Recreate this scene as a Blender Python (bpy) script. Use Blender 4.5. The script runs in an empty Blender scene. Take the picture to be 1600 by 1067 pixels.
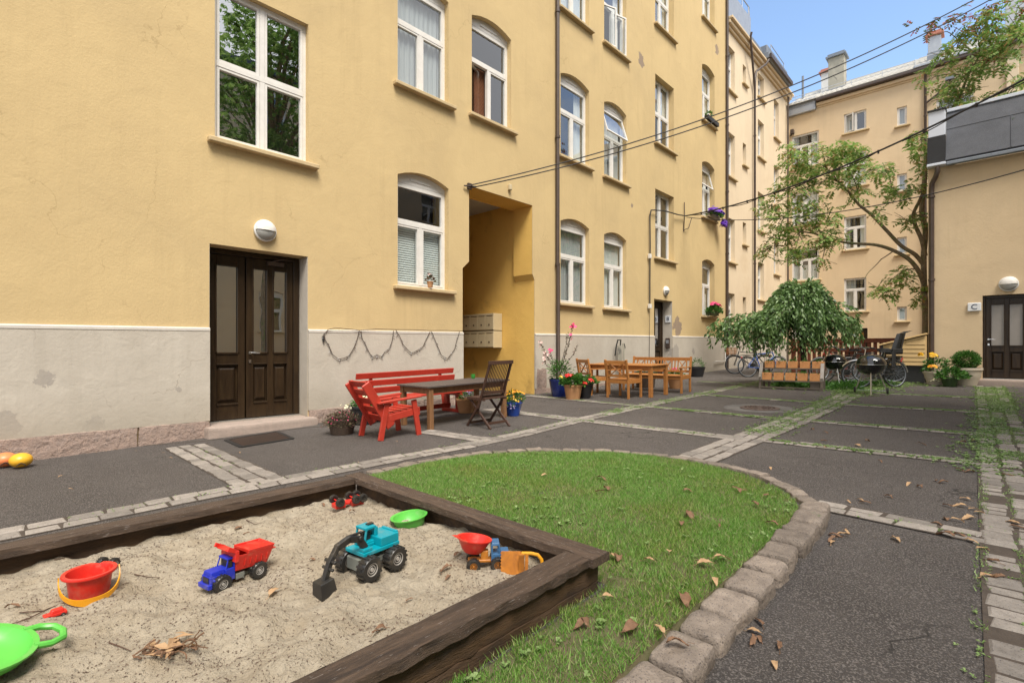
import bpy, math, random
import numpy as np
from mathutils import Vector, Matrix, noise, geometry
R = math.radians; PI = math.pi
random.seed(7)
S = bpy.context.scene; COL = S.collection
# ------------------------------------------------------------------ survey of the place (metres; camera at the origin)
FPX, CX, HY, VPX = 790., 800., 545., 1545.
YAW = math.atan2(VPX-CX, FPX); SN, CS = math.sin(YAW), math.cos(YAW)
SL = .02
def gz(y): return -1.25 + SL*(y-2.29)
def ray(px, py):
    r = (px-CX)/FPX
    return Vector((r*CS-SN, r*SN+CS, (HY-py)/FPX))
def G(px, py, dz=0):                       # a measured point on the sloping ground
    d = ray(px, py); return d*((-1.25-SL*2.29+dz)/(d.z-SL*d.y))
def Zp(px, py, z): d = ray(px, py); return d*(z/d.z)      # on a level plane
def Xp(px, py, x=-8.07): d = ray(px, py); return d*(x/d.x)  # on the plane of the long wall
def Yp(px, py, y): d = ray(px, py); return d*(y/d.y)
def V(*a): return Vector(a)
# ------------------------------------------------------------------ mesh helpers
class MB:
    def __init__(s): s.v = []; s.f = []
    def add(s, vs, fs, M=None):
        n = len(s.v)
        s.v += [tuple(M @ Vector(v)) if M else tuple(v) for v in vs]
        s.f += [tuple(i+n for i in f) for f in fs]; return s
    def box(s, c, d, M=None, rz=0, taper=0):
        x, y, z = d[0]/2, d[1]/2, d[2]/2; t = 1-taper
        vs = [(-x,-y,-z),(x,-y,-z),(x,y,-z),(-x,y,-z),(-x*t,-y*t,z),(x*t,-y*t,z),(x*t,y*t,z),(-x*t,y*t,z)]
        T = Matrix.Translation(c) @ Matrix.Rotation(rz, 4, 'Z')
        return s.add(vs, [(0,3,2,1),(4,5,6,7),(0,1,5,4),(1,2,6,5),(2,3,7,6),(3,0,4,7)], M @ T if M else T)
    def b2(s, a, b, M=None):
        return s.box([(a[i]+b[i])/2 for i in range(3)], [abs(b[i]-a[i]) for i in range(3)], M)
    def beam(s, p, q, w, h, up=(0,0,1), M=None):
        p, q = Vector(p), Vector(q); d = q-p; L = d.length; d.normalize()
        u = Vector(up); sx = d.cross(u)
        if sx.length < 1e-3: sx = d.cross(Vector((1,0,0)))
        sx.normalize(); uz = sx.cross(d)
        T = Matrix((sx, d, uz)).transposed().to_4x4(); T.translation = (p+q)/2
        return s.box((0,0,0), (w, L, h), M @ T if M else T)
    def tube(s, pts, r, n=6, M=None, closed=False, caps=True):
        pts = [Vector(p) for p in pts]; m = len(pts); vs = []; fs = []
        prev = None
        for i, p in enumerate(pts):
            if closed: d = pts[(i+1) % m]-pts[i-1]
            else: d = pts[min(i+1, m-1)]-pts[max(i-1, 0)]
            if d.length < 1e-9: d = Vector((0,0,1))
            d.normalize()
            if prev is None:
                a = d.orthogonal().normalized()
            else:
                a = prev-d*prev.dot(d)
                a = a.normalized() if a.length > 1e-6 else d.orthogonal().normalized()
            prev = a; b = d.cross(a)
            rr = r[i] if isinstance(r, (list, tuple)) else r
            for k in range(n):
                t = 2*PI*k/n; vs.append(p+(a*math.cos(t)+b*math.sin(t))*rr)
        for i in range(m if closed else m-1):
            for k in range(n):
                j = (i+1) % m
                fs.append((i*n+k, i*n+(k+1) % n, j*n+(k+1) % n, j*n+k))
        if caps and not closed:
            fs.append(tuple(reversed(range(n)))); fs.append(tuple((m-1)*n+k for k in range(n)))
        return s.add(vs, fs, M)
    def lathe(s, prof, n=20, M=None, sx=1, sy=1, arc=2*PI):
        vs = []; fs = []; full = arc > 6.28; m = n if full else n+1
        for r, z in prof:
            for k in range(m):
                t = arc*k/n; vs.append((r*math.cos(t)*sx, r*math.sin(t)*sy, z))
        for i in range(len(prof)-1):
            for k in range(n):
                k2 = (k+1) % m
                fs.append((i*m+k, i*m+k2, (i+1)*m+k2, (i+1)*m+k))
        return s.add(vs, fs, M)
    def prism(s, poly, h, M=None):             # polygon in local xy, thickness h along +z
        n = len(poly)
        vs = [(x, y, 0) for x, y in poly]+[(x, y, h) for x, y in poly]
        tri = geometry.tessellate_polygon([[Vector((x, y, 0)) for x, y in poly]])
        fs = [tuple(t) for t in tri]+[tuple(i+n for i in reversed(t)) for t in tri]
        fs += [(i, (i+1) % n, (i+1) % n+n, i+n) for i in range(n)]
        return s.add(vs, fs, M)
    def quad(s, *p): return s.add(p, [tuple(range(len(p)))])
    def ball(s, c, r, n=12, sq=(1,1,1), M=None):
        T = Matrix.Translation(c) @ Matrix.Diagonal((*sq, 1))
        pr = [(max(r*math.sin(PI*i/(n//2+2)), 1e-4), -r*math.cos(PI*i/(n//2+2))) for i in range(n//2+3)]
        return s.lathe(pr, n, M @ T if M else T)
    def build(s, name, mat, parent=None, smooth=False, bevel=0, seg=1, mats=None):
        me = bpy.data.meshes.new(name); me.from_pydata(s.v, [], s.f)
        me.materials.append(mat)
        if smooth:
            me.polygons.foreach_set('use_smooth', [True]*len(me.polygons))
            try: me.set_sharp_from_angle(angle=R(42))
            except Exception: pass
        me.update()
        o = bpy.data.objects.new(name, me); COL.objects.link(o)
        if parent: o.parent = parent
        if bevel:
            b = o.modifiers.new('bevel', 'BEVEL'); b.width = bevel; b.segments = seg; b.limit_method = 'ANGLE'; b.angle_limit = R(35)
        return o
def leafmesh(name, P, k, mat, parent=None):     # P: (n*k,3) array of leaf corners, k corners a leaf
    P = np.asarray(P, dtype=np.float32).reshape(-1, 3); n = len(P)//k
    me = bpy.data.meshes.new(name); me.vertices.add(n*k); me.vertices.foreach_set('co', P.ravel())
    me.loops.add(n*k); me.loops.foreach_set('vertex_index', np.arange(n*k, dtype=np.int32))
    me.polygons.add(n); me.polygons.foreach_set('loop_start', np.arange(0, n*k, k, dtype=np.int32))
    me.materials.append(mat); me.update(calc_edges=True)
    o = bpy.data.objects.new(name, me); COL.objects.link(o)
    if parent: o.parent = parent
    return o
def tag(o, label=None, cat=None, group=None, kind=None):
    if label: o['label'] = label
    if cat: o['category'] = cat
    if group: o['group'] = group
    if kind: o['kind'] = kind
    return o
TILT = Matrix.Rotation(math.atan(SL), 3, 'X')
def thing(name, label, cat, loc=(0,0,0), rz=0, group=None, tilt=False, sc=1):
    o = bpy.data.objects.new(name, None); COL.objects.link(o); o.empty_display_size = .2
    o.location = loc
    Rm = Matrix.Rotation(rz, 3, 'Z')
    o.rotation_euler = ((TILT @ Rm) if tilt else Rm).to_euler(); o.scale = (sc,)*3
    return tag(o, label, cat, group)
def copy_tree(o, parent=None):
    c = o.copy(); COL.objects.link(c); c.parent = parent
    for ch in [x for x in bpy.data.objects if x.parent == o]: copy_tree(ch, c)
    return c
def fit(o): return o
# ------------------------------------------------------------------ materials
def _n(nt, t, **kw):
    n = nt.nodes.new(t)
    for k, v in kw.items(): setattr(n, k, v)
    return n
def mat(name, c1, c2=None, scale=4, detail=5, rough=.75, bump=0, bscale=60, metal=0, island=0, stretch=None, spec=.5,
        c3=None, s3=1.2, t3=(.5, .62), speck=None, sps=300, spt=.66, bump2=0, b2scale=6, patches=None, patchcol=None, coat=0, trans=0, rdist=.5, zdirt=None, crack=None, streak=None):
    m = bpy.data.materials.new(name); m.use_nodes = True; nt = m.node_tree; L = nt.links.new
    bs = nt.nodes['Principled BSDF']; bs.inputs['Roughness'].default_value = rough; bs.inputs['Metallic'].default_value = metal
    bs.inputs['Specular IOR Level'].default_value = spec
    if coat: bs.inputs['Coat Weight'].default_value = coat
    tc = _n(nt, 'ShaderNodeTexCoord'); co = tc.outputs['Object']
    if stretch:
        mp = _n(nt, 'ShaderNodeMapping'); mp.inputs['Scale'].default_value = stretch; L(co, mp.inputs[0]); co = mp.outputs[0]
    def nz(sc, det=5, ro=.55, dist=0):
        n = _n(nt, 'ShaderNodeTexNoise'); n.inputs['Scale'].default_value = sc; n.inputs['Detail'].default_value = det
        n.inputs['Roughness'].default_value = ro; n.inputs['Distortion'].default_value = dist; L(co, n.inputs['Vector']); return n.outputs['Fac']
    def ramp(f, a, b):
        r = _n(nt, 'ShaderNodeMapRange'); r.inputs['From Min'].default_value = a; r.inputs['From Max'].default_value = b; L(f, r.inputs['Value']); return r.outputs[0]
    def mix(f, a, b, mode='MIX'):
        x = _n(nt, 'ShaderNodeMix', data_type='RGBA', blend_type=mode)
        if hasattr(f, 'is_output'): L(f, x.inputs[0])
        else: x.inputs[0].default_value = f
        for s_, v in ((6, a), (7, b)):
            if hasattr(v, 'is_output'): L(v, x.inputs[s_])
            else: x.inputs[s_].default_value = (*v, 1)
        return x.outputs[2]
    c = None
    if c2: c = mix(ramp(nz(scale, detail, .6, rdist), .3, .7), c1, c2)
    if c3: c = mix(ramp(nz(s3, 7, .62, .4), *t3), c if c else c1, c3)
    if speck: c = mix(ramp(nz(sps, 2, .5), spt, spt+.06), c if c else c1, speck)
    if patches:
        for (px, py, pz, rad) in patches:
            vm = _n(nt, 'ShaderNodeVectorMath', operation='DISTANCE'); L(co, vm.inputs[0]); vm.inputs[1].default_value = (px, py, pz)
            a = _n(nt, 'ShaderNodeMath', operation='ADD'); L(vm.outputs['Value'], a.inputs[0])
            b = _n(nt, 'ShaderNodeMath', operation='MULTIPLY_ADD'); L(nz(2.2/rad*.5, 5, .6), b.inputs[0]); b.inputs[1].default_value = rad*2.4; b.inputs[2].default_value = -rad*1.2
            L(b.outputs[0], a.inputs[1])
            c = mix(ramp(a.outputs[0], rad, rad*.93), c if c else c1, patchcol)
    if streak:   # faint rain runs down the render
        mp2 = _n(nt, 'ShaderNodeMapping'); mp2.inputs['Scale'].default_value = (5,5,.28); L(co, mp2.inputs[0]); sn = _n(nt, 'ShaderNodeTexNoise'); sn.inputs['Scale'].default_value = 1.3; sn.inputs['Detail'].default_value = 7; sn.inputs['Roughness'].default_value = .7; L(mp2.outputs[0], sn.inputs['Vector'])
        k1 = ramp(sn.outputs['Fac'], .5, .78); k2 = ramp(nz(.6, 4), .4, .65); mu = _n(nt, 'ShaderNodeMath', operation='MULTIPLY'); L(k1, mu.inputs[0]); L(k2, mu.inputs[1]); c = mix(mu.outputs[0], c if c else c1, streak)
    if crack:   # hairline cracks: (cells per metre, line width, colour)
        vo = _n(nt, 'ShaderNodeTexVoronoi', feature='DISTANCE_TO_EDGE'); vo.inputs['Scale'].default_value = crack[0]
        nn = _n(nt, 'ShaderNodeTexNoise'); nn.inputs['Scale'].default_value = 2.5; nn.inputs['Detail'].default_value = 6; L(co, nn.inputs['Vector'])
        vm = _n(nt, 'ShaderNodeVectorMath', operation='MULTIPLY_ADD'); L(nn.outputs['Color'], vm.inputs[0]); vm.inputs[1].default_value = (.7,.7,.7); L(co, vm.inputs[2]); L(vm.outputs[0], vo.inputs['Vector'])
        k1 = ramp(vo.outputs['Distance'], crack[1], crack[1]*.3); k2 = ramp(nz(.9, 3), .5, .6); mu = _n(nt, 'ShaderNodeMath', operation='MULTIPLY'); L(k1, mu.inputs[0]); L(k2, mu.inputs[1])
        c = mix(mu.outputs[0], c if c else c1, crack[2])
    if zdirt:   # wear near a given height (world z), broken up by noise
        sp = _n(nt, 'ShaderNodeSeparateXYZ'); L(tc.outputs['Object'], sp.inputs[0])
        a = _n(nt, 'ShaderNodeMath', operation='MULTIPLY_ADD'); L(nz(3, 6, .65), a.inputs[0]); a.inputs[1].default_value = zdirt[3]; L(sp.outputs[2], a.inputs[2])
        c = mix(ramp(a.outputs[0], zdirt[1], zdirt[0]), c if c else c1, zdirt[2])
    if island:
        g = _n(nt, 'ShaderNodeNewGeometry'); hv = _n(nt, 'ShaderNodeHueSaturation')
        r = _n(nt, 'ShaderNodeMapRange'); r.inputs['To Min'].default_value = 1-island; r.inputs['To Max'].default_value = 1+island
        L(g.outputs['Random Per Island'], r.inputs['Value']); L(r.outputs[0], hv.inputs['Value'])
        if c: L(c, hv.inputs['Color'])
        else: hv.inputs['Color'].default_value = (*c1, 1)
        c = hv.outputs[0]
    if c: L(c, bs.inputs['Base Color'])
    else: bs.inputs['Base Color'].default_value = (*c1, 1)
    if bump:
        bp = _n(nt, 'ShaderNodeBump'); bp.inputs['Strength'].default_value = bump; bp.inputs['Distance'].default_value = .01
        L(nz(bscale, 6, .6), bp.inputs['Height'])
        if bump2:
            b2 = _n(nt, 'ShaderNodeBump'); b2.inputs['Strength'].default_value = bump2; b2.inputs['Distance'].default_value = .03
            L(nz(b2scale, 4, .5, .6), b2.inputs['Height']); L(b2.outputs[0], bp.inputs['Normal'])
        L(bp.outputs[0], bs.inputs['Normal'])
    if trans:
        t = _n(nt, 'ShaderNodeBsdfTranslucent'); ms = _n(nt, 'ShaderNodeMixShader'); ms.inputs[0].default_value = trans
        if c: L(c, t.inputs[0])
        else: t.inputs[0].default_value = (*c1, 1)
        L(bs.outputs[0], ms.inputs[1]); L(t.outputs[0], ms.inputs[2]); L(ms.outputs[0], nt.nodes['Material Output'].inputs[0])
    return m
def leafmat(name, cols, trans=.3, rough=.55, patch=None):
    m = bpy.data.materials.new(name); m.use_nodes = True; nt = m.node_tree; L = nt.links.new
    bs = nt.nodes['Principled BSDF']; bs.inputs['Roughness'].default_value = rough
    g = _n(nt, 'ShaderNodeNewGeometry'); cr = _n(nt, 'ShaderNodeValToRGB'); L(g.outputs['Random Per Island'], cr.inputs[0])
    cr.color_ramp.interpolation = 'LINEAR'
    while len(cr.color_ramp.elements) < len(cols): cr.color_ramp.elements.new(.5)
    for i, c in enumerate(cols):
        cr.color_ramp.elements[i].position = i/max(1, len(cols)-1); cr.color_ramp.elements[i].color = (*c, 1)
    out = cr.outputs[0]
    if patch:
        tc = _n(nt, 'ShaderNodeTexCoord'); nz = _n(nt, 'ShaderNodeTexNoise'); nz.inputs['Scale'].default_value = patch[1]; nz.inputs['Detail'].default_value = 5; L(tc.outputs['Object'], nz.inputs['Vector'])
        r = _n(nt, 'ShaderNodeMapRange'); r.inputs['From Min'].default_value = .45; r.inputs['From Max'].default_value = .68; L(nz.outputs['Fac'], r.inputs['Value'])
        x = _n(nt, 'ShaderNodeMix', data_type='RGBA', blend_type='MULTIPLY'); L(r.outputs[0], x.inputs[0]); L(out, x.inputs[6]); x.inputs[7].default_value = (*patch[0], 1); out = x.outputs[2]
    L(out, bs.inputs['Base Color'])
    t = _n(nt, 'ShaderNodeBsdfTranslucent'); L(out, t.inputs[0]); ms = _n(nt, 'ShaderNodeMixShader'); ms.inputs[0].default_value = trans
    L(bs.outputs[0], ms.inputs[1]); L(t.outputs[0], ms.inputs[2]); L(ms.outputs[0], nt.nodes['Material Output'].inputs[0])
    return m
def glassmat(name, refl=.3, tint=(.85,.9,.9)):
    m = bpy.data.materials.new(name); m.use_nodes = True; nt = m.node_tree; L = nt.links.new
    nt.nodes.remove(nt.nodes['Principled BSDF'])
    tr = _n(nt, 'ShaderNodeBsdfTransparent'); tr.inputs[0].default_value = (*tint, 1)
    gl = _n(nt, 'ShaderNodeBsdfGlossy'); gl.inputs['Roughness'].default_value = .01; gl.inputs['Color'].default_value = (.95,.97,1,1)
    lf = _n(nt, 'ShaderNodeLayerWeight'); lf.inputs[0].default_value = .5; lw = _n(nt, 'ShaderNodeMath', operation='POWER'); L(lf.outputs['Facing'], lw.inputs[0]); lw.inputs[1].default_value = 4
    tc = _n(nt, 'ShaderNodeTexCoord'); nz = _n(nt, 'ShaderNodeTexNoise'); nz.inputs['Scale'].default_value = 2.2; nz.inputs['Detail'].default_value = 1
    bp = _n(nt, 'ShaderNodeBump'); bp.inputs['Strength'].default_value = .035; bp.inputs['Distance'].default_value = .03
    L(tc.outputs['Object'], nz.inputs['Vector']); L(nz.outputs['Fac'], bp.inputs['Height']); L(bp.outputs[0], gl.inputs['Normal'])
    a = _n(nt, 'ShaderNodeMath', operation='MULTIPLY_ADD'); L(lw.outputs[0], a.inputs[0]); a.inputs[1].default_value = 1.6; a.inputs[2].default_value = refl; a.use_clamp = True
    ms = _n(nt, 'ShaderNodeMixShader'); L(a.outputs[0], ms.inputs[0]); L(tr.outputs[0], ms.inputs[1]); L(gl.outputs[0], ms.inputs[2])
    L(ms.outputs[0], nt.nodes['Material Output'].inputs[0])
    return m
YEL = (.62,.42,.17); 
m_yellow = mat('yellow_plaster', (.605,.46,.24), (.55,.415,.217), .9, 6, .9, .3, 30, bump2=.22, b2scale=3.2, c3=(.5,.38,.205), s3=.55, t3=(.5,.8), spec=.2,
    patches=[(-8.07,14.55,9.2,.2),(-8.07,20.75,12.2,.2),(-8.07,17.15,.78,.33),(-8.07,14.0,4.45,.07)], patchcol=(.3,.23,.17), crack=(.4,.003,(.47,.35,.18)), streak=(.5,.375,.195))
m_ochre = mat('ochre_plaster', (.8,.52,.145), (.74,.47,.13), 1.2, 6, .9, .3, 26, bump2=.3, b2scale=3, spec=.2, c3=(.42,.26,.08), s3=1.1, t3=(.62,.8))
m_trim = mat('yellow_sill_paint', (.56,.43,.25), (.48,.37,.21), 5, 5, .85, .3, 50, spec=.2)
m_peach = mat('peach_plaster', (.72,.6,.43), (.67,.55,.39), .7, 6, .9, .3, 22, bump2=.25, b2scale=2, c3=(.58,.45,.29), s3=.4, t3=(.55,.85), spec=.2, streak=(.58,.475,.34))
m_peach2 = mat('apricot_plaster', (.66,.52,.34), (.62,.48,.31), .7, 6, .9, .3, 22, bump2=.3, b2scale=2, c3=(.56,.44,.29), s3=.6, t3=(.5,.8), spec=.2, streak=(.54,.425,.275))
m_socle = mat('grey_white_plaster', (.52,.475,.405), (.455,.41,.345), 1.3, 7, .9, .35, 24, bump2=.28, b2scale=4, c3=(.45,.41,.35), s3=1.6, t3=(.6,.75), spec=.2,
    patches=[(-8.04,.55,-.35,.09),(-8.04,.2,-.88,.17),(-8.04,1.0,-.95,.1),(-8.04,1.9,-.55,.04),(-8.04,16.9,-.15,.3),(-8.04,18.4,-.1,.1)], zdirt=(-.98,-.35,(.38,.335,.27),.35), crack=(.5,.003,(.38,.335,.28)), streak=(.4,.36,.3), patchcol=(.36,.325,.285))
m_ceil = mat('white_ceiling', (.55,.53,.5), (.48,.46,.43), 2, rough=.9)
m_granite = mat('pink_granite', (.36,.26,.21), (.26,.2,.17), 14, 7, .85, .9, 30, speck=(.1,.08,.08), sps=120, spt=.6, bump2=.8, b2scale=12)
m_step = mat('step_granite', (.4,.31,.26), (.32,.26,.22), 10, 7, .8, .5, 40, speck=(.2,.16,.14), sps=160, spt=.6)
m_lip = mat('plinth_lip_paint', (.62,.58,.52), (.55,.51,.45), 6, rough=.8)
m_white = mat('white_window_paint', (.74,.72,.68), (.66,.64,.6), 8, 4, .5, .1, 40)
m_door = mat('dark_brown_door', (.018,.010,.005), (.04,.024,.011), 12, 5, .38, .25, 40, stretch=(1,1,.15), spec=.3)
m_glass = glassmat('window_glass', .14); m_glassb = glassmat('stair_window_glass', .5)
m_glassd = glassmat('door_glass', .72)
m_frost = mat('frosted_glass', (.3,.27,.24), (.26,.235,.21), 3, rough=.25)
m_dark = mat('room_shade', (.035,.032,.03), rough=.9)  # near-black colour stands in for the shade inside the rooms
m_curt = mat('curtain_cloth', (.8,.78,.73), (.66,.64,.6), 6, rough=.9, stretch=(1,6,.2))
m_curtg = mat('grey_curtain_cloth', (.5,.5,.49), (.38,.39,.4), 6, rough=.9, stretch=(1,6,.2))
m_blind = mat('white_blind', (.82,.83,.8), rough=.6)
m_bblind = mat('brown_blind', (.22,.08,.035), (.3,.12,.05), 9, rough=.6)
m_red_cloth = mat('red_cloth', (.4,.03,.03), rough=.9)
m_pipe = mat('brown_pipe_metal', (.075,.05,.038), (.05,.035,.028), 6, 4, .45, .1, 30)
m_iron = mat('black_iron', (.02,.02,.02), rough=.5)
m_steel = mat('galvanised_steel', (.42,.44,.46), (.34,.36,.39), 5, rough=.45, metal=.6)
m_zinc = mat('grey_zinc', (.2,.22,.25), (.16,.18,.2), 3, rough=.5, metal=.3)
m_chrome = mat('bright_metal', (.65,.65,.65), rough=.25, metal=1)
m_slate = mat('grey_roof_felt', (.085,.09,.105), (.06,.064,.075), 3, 7, .8, .4, 90, speck=(.16,.17,.19), sps=200, spt=.62)
m_slated = mat('black_roof_felt', (.03,.032,.036), (.022,.022,.025), 3, 7, .85, .3, 90)
m_flash = mat('white_flashing', (.6,.64,.72), rough=.5)
m_tile = mat('pale_roof_tile', (.62,.6,.55), (.52,.5,.45), 3, 5, .7, .2, 20, island=.06)
m_conc = mat('chimney_render', (.4,.37,.3), (.28,.27,.22), 2.5, 6, .9, .4, 14, c3=(.17,.16,.14), s3=2, t3=(.55,.62))
m_brick = mat('chimney_brick', (.35,.13,.09), (.45,.2,.14), 8, rough=.9)
m_asph = mat('asphalt', (.085,.073,.066), (.062,.053,.048), 1.1, 7, .8, .9, 210, c3=(.11,.096,.088), s3=.8, t3=(.45,.75), speck=(.2,.178,.162), sps=115, spt=.53, bump2=1, b2scale=95, crack=(.45,.006,(.035,.03,.026)))
m_stone = mat('cobble_granite', (.26,.232,.205), (.18,.16,.14), 16, 7, .85, .6, 50, island=.28, speck=(.08,.07,.065), sps=130, spt=.62, bump2=.35, b2scale=14)
m_kerb = mat('kerb_granite', (.26,.215,.175), (.15,.122,.1), 12, 7, .85, .9, 60, island=.22, speck=(.07,.06,.055), sps=150, spt=.6, bump2=.6, b2scale=16, c3=(.12,.13,.07), s3=5, t3=(.62,.72))
m_dirt = mat('joint_soil', (.045,.034,.026), (.075,.058,.045), 18, 6, .95, .6, 80)
m_lawn = mat('lawn_soil', (.085,.095,.035), (.12,.09,.05), 6, 7, .95, .8, 60, c3=(.15,.10,.06), s3=2.2, t3=(.6,.72))
m_sand = mat('sand', (.4,.345,.26), (.325,.275,.205), 9, 7, .95, 1.0, 130, speck=(.12,.09,.06), sps=60, spt=.655, bump2=.8, b2scale=34, c3=(.31,.255,.18), s3=5, t3=(.42,.68))
m_timber = mat('weathered_timber', (.115,.074,.048), (.034,.021,.013), 9, 7, .8, 1, 60, stretch=(6,.5,6), speck=(.22,.19,.17), sps=40, spt=.66, c3=(.035,.022,.015), s3=3, t3=(.55,.65))
m_timbery = mat('weathered_timber_cross', (.115,.074,.048), (.036,.022,.014), 9, 7, .8, .8, 60, stretch=(.5,6,6), speck=(.2,.17,.15), sps=40, spt=.64)
m_board = mat('brown_board', (.09,.048,.02), (.02,.012,.008), 5, 7, .75, .7, 50, stretch=(3,.6,3))
m_redw = mat('red_painted_wood', (.44,.042,.024), (.36,.032,.018), 7, 6, .42, .25, 60, stretch=(1,1,1), c3=(.5,.09,.055), s3=3, t3=(.6,.75))
m_tabtop = mat('weathered_table_top', (.11,.09,.08), (.065,.05,.045), 9, 7, .5, .5, 50, stretch=(6,.5,6))
m_tableg = mat('table_pine', (.26,.13,.055), (.15,.075,.035), 7, 6, .6, .3, 50, stretch=(4,4,.6))
m_teak = mat('dark_teak', (.075,.035,.022), (.045,.022,.014), 9, 6, .55, .3, 50, stretch=(4,4,.6))
m_oak = mat('oiled_orange_wood', (.46,.2,.055), (.34,.135,.035), 8, 6, .45, .3, 50, stretch=(3,3,3))
m_boxw = mat('planter_box_wood', (.62,.3,.11), (.46,.2,.075), 9, 6, .7, .3, 50, stretch=(4,1,4), island=.2)
m_fence = mat('red_brown_fence', (.2,.055,.025), (.14,.04,.02), 6, 5, .7, .3, 40)
m_shed = mat('beige_cladding', (.6,.42,.2), (.55,.38,.17), 4, 5, .7, .2, 40)
m_barkr = mat('rowan_bark', (.26,.2,.13), (.13,.1,.065), 12, 6, .9, .8, 40, c3=(.13,.14,.06), s3=3, t3=(.5,.6))
m_barkd = mat('dark_bark', (.05,.03,.02), (.03,.02,.014), 12, 6, .9, .8, 40)
m_cable = mat('black_cable', (.025,.022,.02), rough=.6)
m_lampw = mat('lamp_opal', (.36,.36,.34), rough=.3); m_lampg = mat('lamp_rim', (.7,.7,.68), rough=.4)
m_mail = mat('mailbox_cream', (.56,.47,.3), (.52,.43,.27), 3, rough=.5)
m_soil = mat('pot_soil', (.03,.02,.014), rough=.95)
m_bluepot = mat('blue_glaze', (.012,.025,.14), (.008,.015,.09), 8, rough=.2, coat=.4)
m_blueb = mat('bright_blue_glaze', (.02,.07,.38), (.015,.05,.26), 8, rough=.2, coat=.4)
m_terra = mat('terracotta', (.48,.26,.12), (.4,.2,.09), 6, rough=.75, bump=.2, bscale=40)
m_cream = mat('cream_pot', (.55,.48,.38), (.45,.39,.3), 6, rough=.7, bump=.2, bscale=40)
m_blkpot = mat('black_pot', (.02,.02,.022), rough=.35); m_grnpot = mat('dark_green_pot', (.03,.06,.015), rough=.5)
m_basket = mat('wicker', (.09,.06,.04), (.05,.035,.025), 60, rough=.9, bump=.8, bscale=60)
m_tyre = mat('tyre_rubber', (.022,.022,.022), rough=.8, bump=.4, bscale=100)
m_bblue = mat('blue_bike_paint', (.02,.1,.42), rough=.25, coat=.5); m_bblack = mat('black_bike_paint', (.02,.02,.022), rough=.3, coat=.4); m_bred = mat('red_bike_paint', (.3,.02,.02), rough=.3, coat=.4)
m_enamel = mat('black_enamel', (.008,.008,.009), rough=.08, coat=.8)
m_alu = mat('aluminium', (.55,.54,.5), rough=.35, metal=.8)
m_prd = mat('red_toy_plastic', (.62,.026,.016), (.54,.024,.016), 20, rough=.36, bump=.05, bscale=60, c3=(.5,.13,.08), s3=14, t3=(.52,.8)); m_pbl = mat('blue_toy_plastic', (.014,.03,.42), (.012,.025,.36), 20, rough=.34, c3=(.12,.12,.32), s3=14, t3=(.55,.85)); m_pye = mat('yellow_toy_plastic', (.68,.31,.015), (.6,.26,.01), 12, rough=.35)
m_pgr = mat('green_toy_plastic', (.03,.4,.06), rough=.35); m_plg = mat('lime_toy_plastic', (.11,.48,.07), (.09,.42,.06), 8, rough=.38, c3=(.22,.45,.14), s3=9, t3=(.55,.85)); m_pte = mat('teal_toy_plastic', (.0,.28,.36), (.0,.25,.32), 15, rough=.35, c3=(.16,.32,.32), s3=12, t3=(.52,.85))
m_pbk = mat('black_toy_plastic', (.014,.014,.015), (.03,.028,.025), 14, rough=.38, c3=(.12,.1,.075), s3=16, t3=(.56,.8)); m_pgy = mat('grey_toy_plastic', (.17,.18,.16), rough=.5); m_hub = mat('silver_hub', (.38,.36,.33), (.28,.26,.24), 20, rough=.4)
m_psb = mat('steel_blue_toy_plastic', (.04,.12,.25), rough=.4); m_por = mat('dusty_orange_plastic', (.55,.2,.02), (.25,.09,.02), 14, rough=.5, detail=6)
m_bye = mat('yellow_ball', (.75,.42,.03), (.7,.36,.02), 10, rough=.35); m_bor = mat('orange_ball', (.7,.22,.08), rough=.4)
m_cglass = mat('green_glass', (.03,.22,.03), rough=.1, coat=.5)
m_sign = mat('white_enamel_sign', (.7,.72,.74), rough=.35); m_ink = mat('dark_sign_ink', (.02,.03,.08), rough=.5)
m_twig = mat('twig_bark', (.1,.055,.035), (.06,.035,.025), 20, rough=.9)
m_dry = mat('dry_leaf', (.27,.15,.085), (.1,.055,.03), 18, 5, .8, .4, 60, trans=.15); m_dryl = mat('pale_dry_leaf', (.5,.34,.19), (.38,.22,.11), 18, 5, .8, .4, 60, trans=.15)
m_leafrow = leafmat('rowan_leaves', [(.12,.22,.05),(.18,.31,.07),(.25,.4,.1),(.32,.4,.13),(.42,.26,.1)], .45)
m_leafrow2 = leafmat('rowan_autumn_leaves', [(.06,.12,.02),(.1,.17,.035),(.28,.1,.06),(.4,.08,.06)], .35)
m_leafdk = leafmat('weeping_leaves', [(.04,.09,.025),(.1,.19,.05),(.17,.29,.09),(.32,.46,.21)], .35, .4)
m_leafgn = leafmat('fresh_leaves', [(.03,.1,.015),(.06,.17,.025),(.11,.25,.04)], .3)
m_leafgy = leafmat('heather_leaves', [(.05,.06,.03),(.1,.09,.05),(.2,.09,.08),(.12,.15,.05)], .2)
m_leafch = leafmat('chestnut_leaves', [(.1,.2,.04),(.18,.3,.07),(.3,.42,.13)], .5)
m_grass = leafmat('grass_blades', [(.07,.19,.02),(.105,.27,.03),(.155,.35,.045),(.24,.4,.09),(.38,.39,.19)], .35, .6, patch=((1.12,.9,.85),1.6))
m_weed = leafmat('weed_leaves', [(.14,.23,.06),(.2,.31,.09),(.3,.4,.16)], .3)
def petal(n, c, c2=None): return leafmat(n, [c, c2 or tuple(min(1, x*1.4+.03) for x in c)], .25, .5)
p_red = petal('red_petals', (.6,.015,.012)); p_pink = petal('pink_petals', (.7,.06,.2)); p_vio = petal('violet_petals', (.13,.03,.4)); p_yel = petal('yellow_petals', (.8,.42,.02), (.85,.6,.05))
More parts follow.
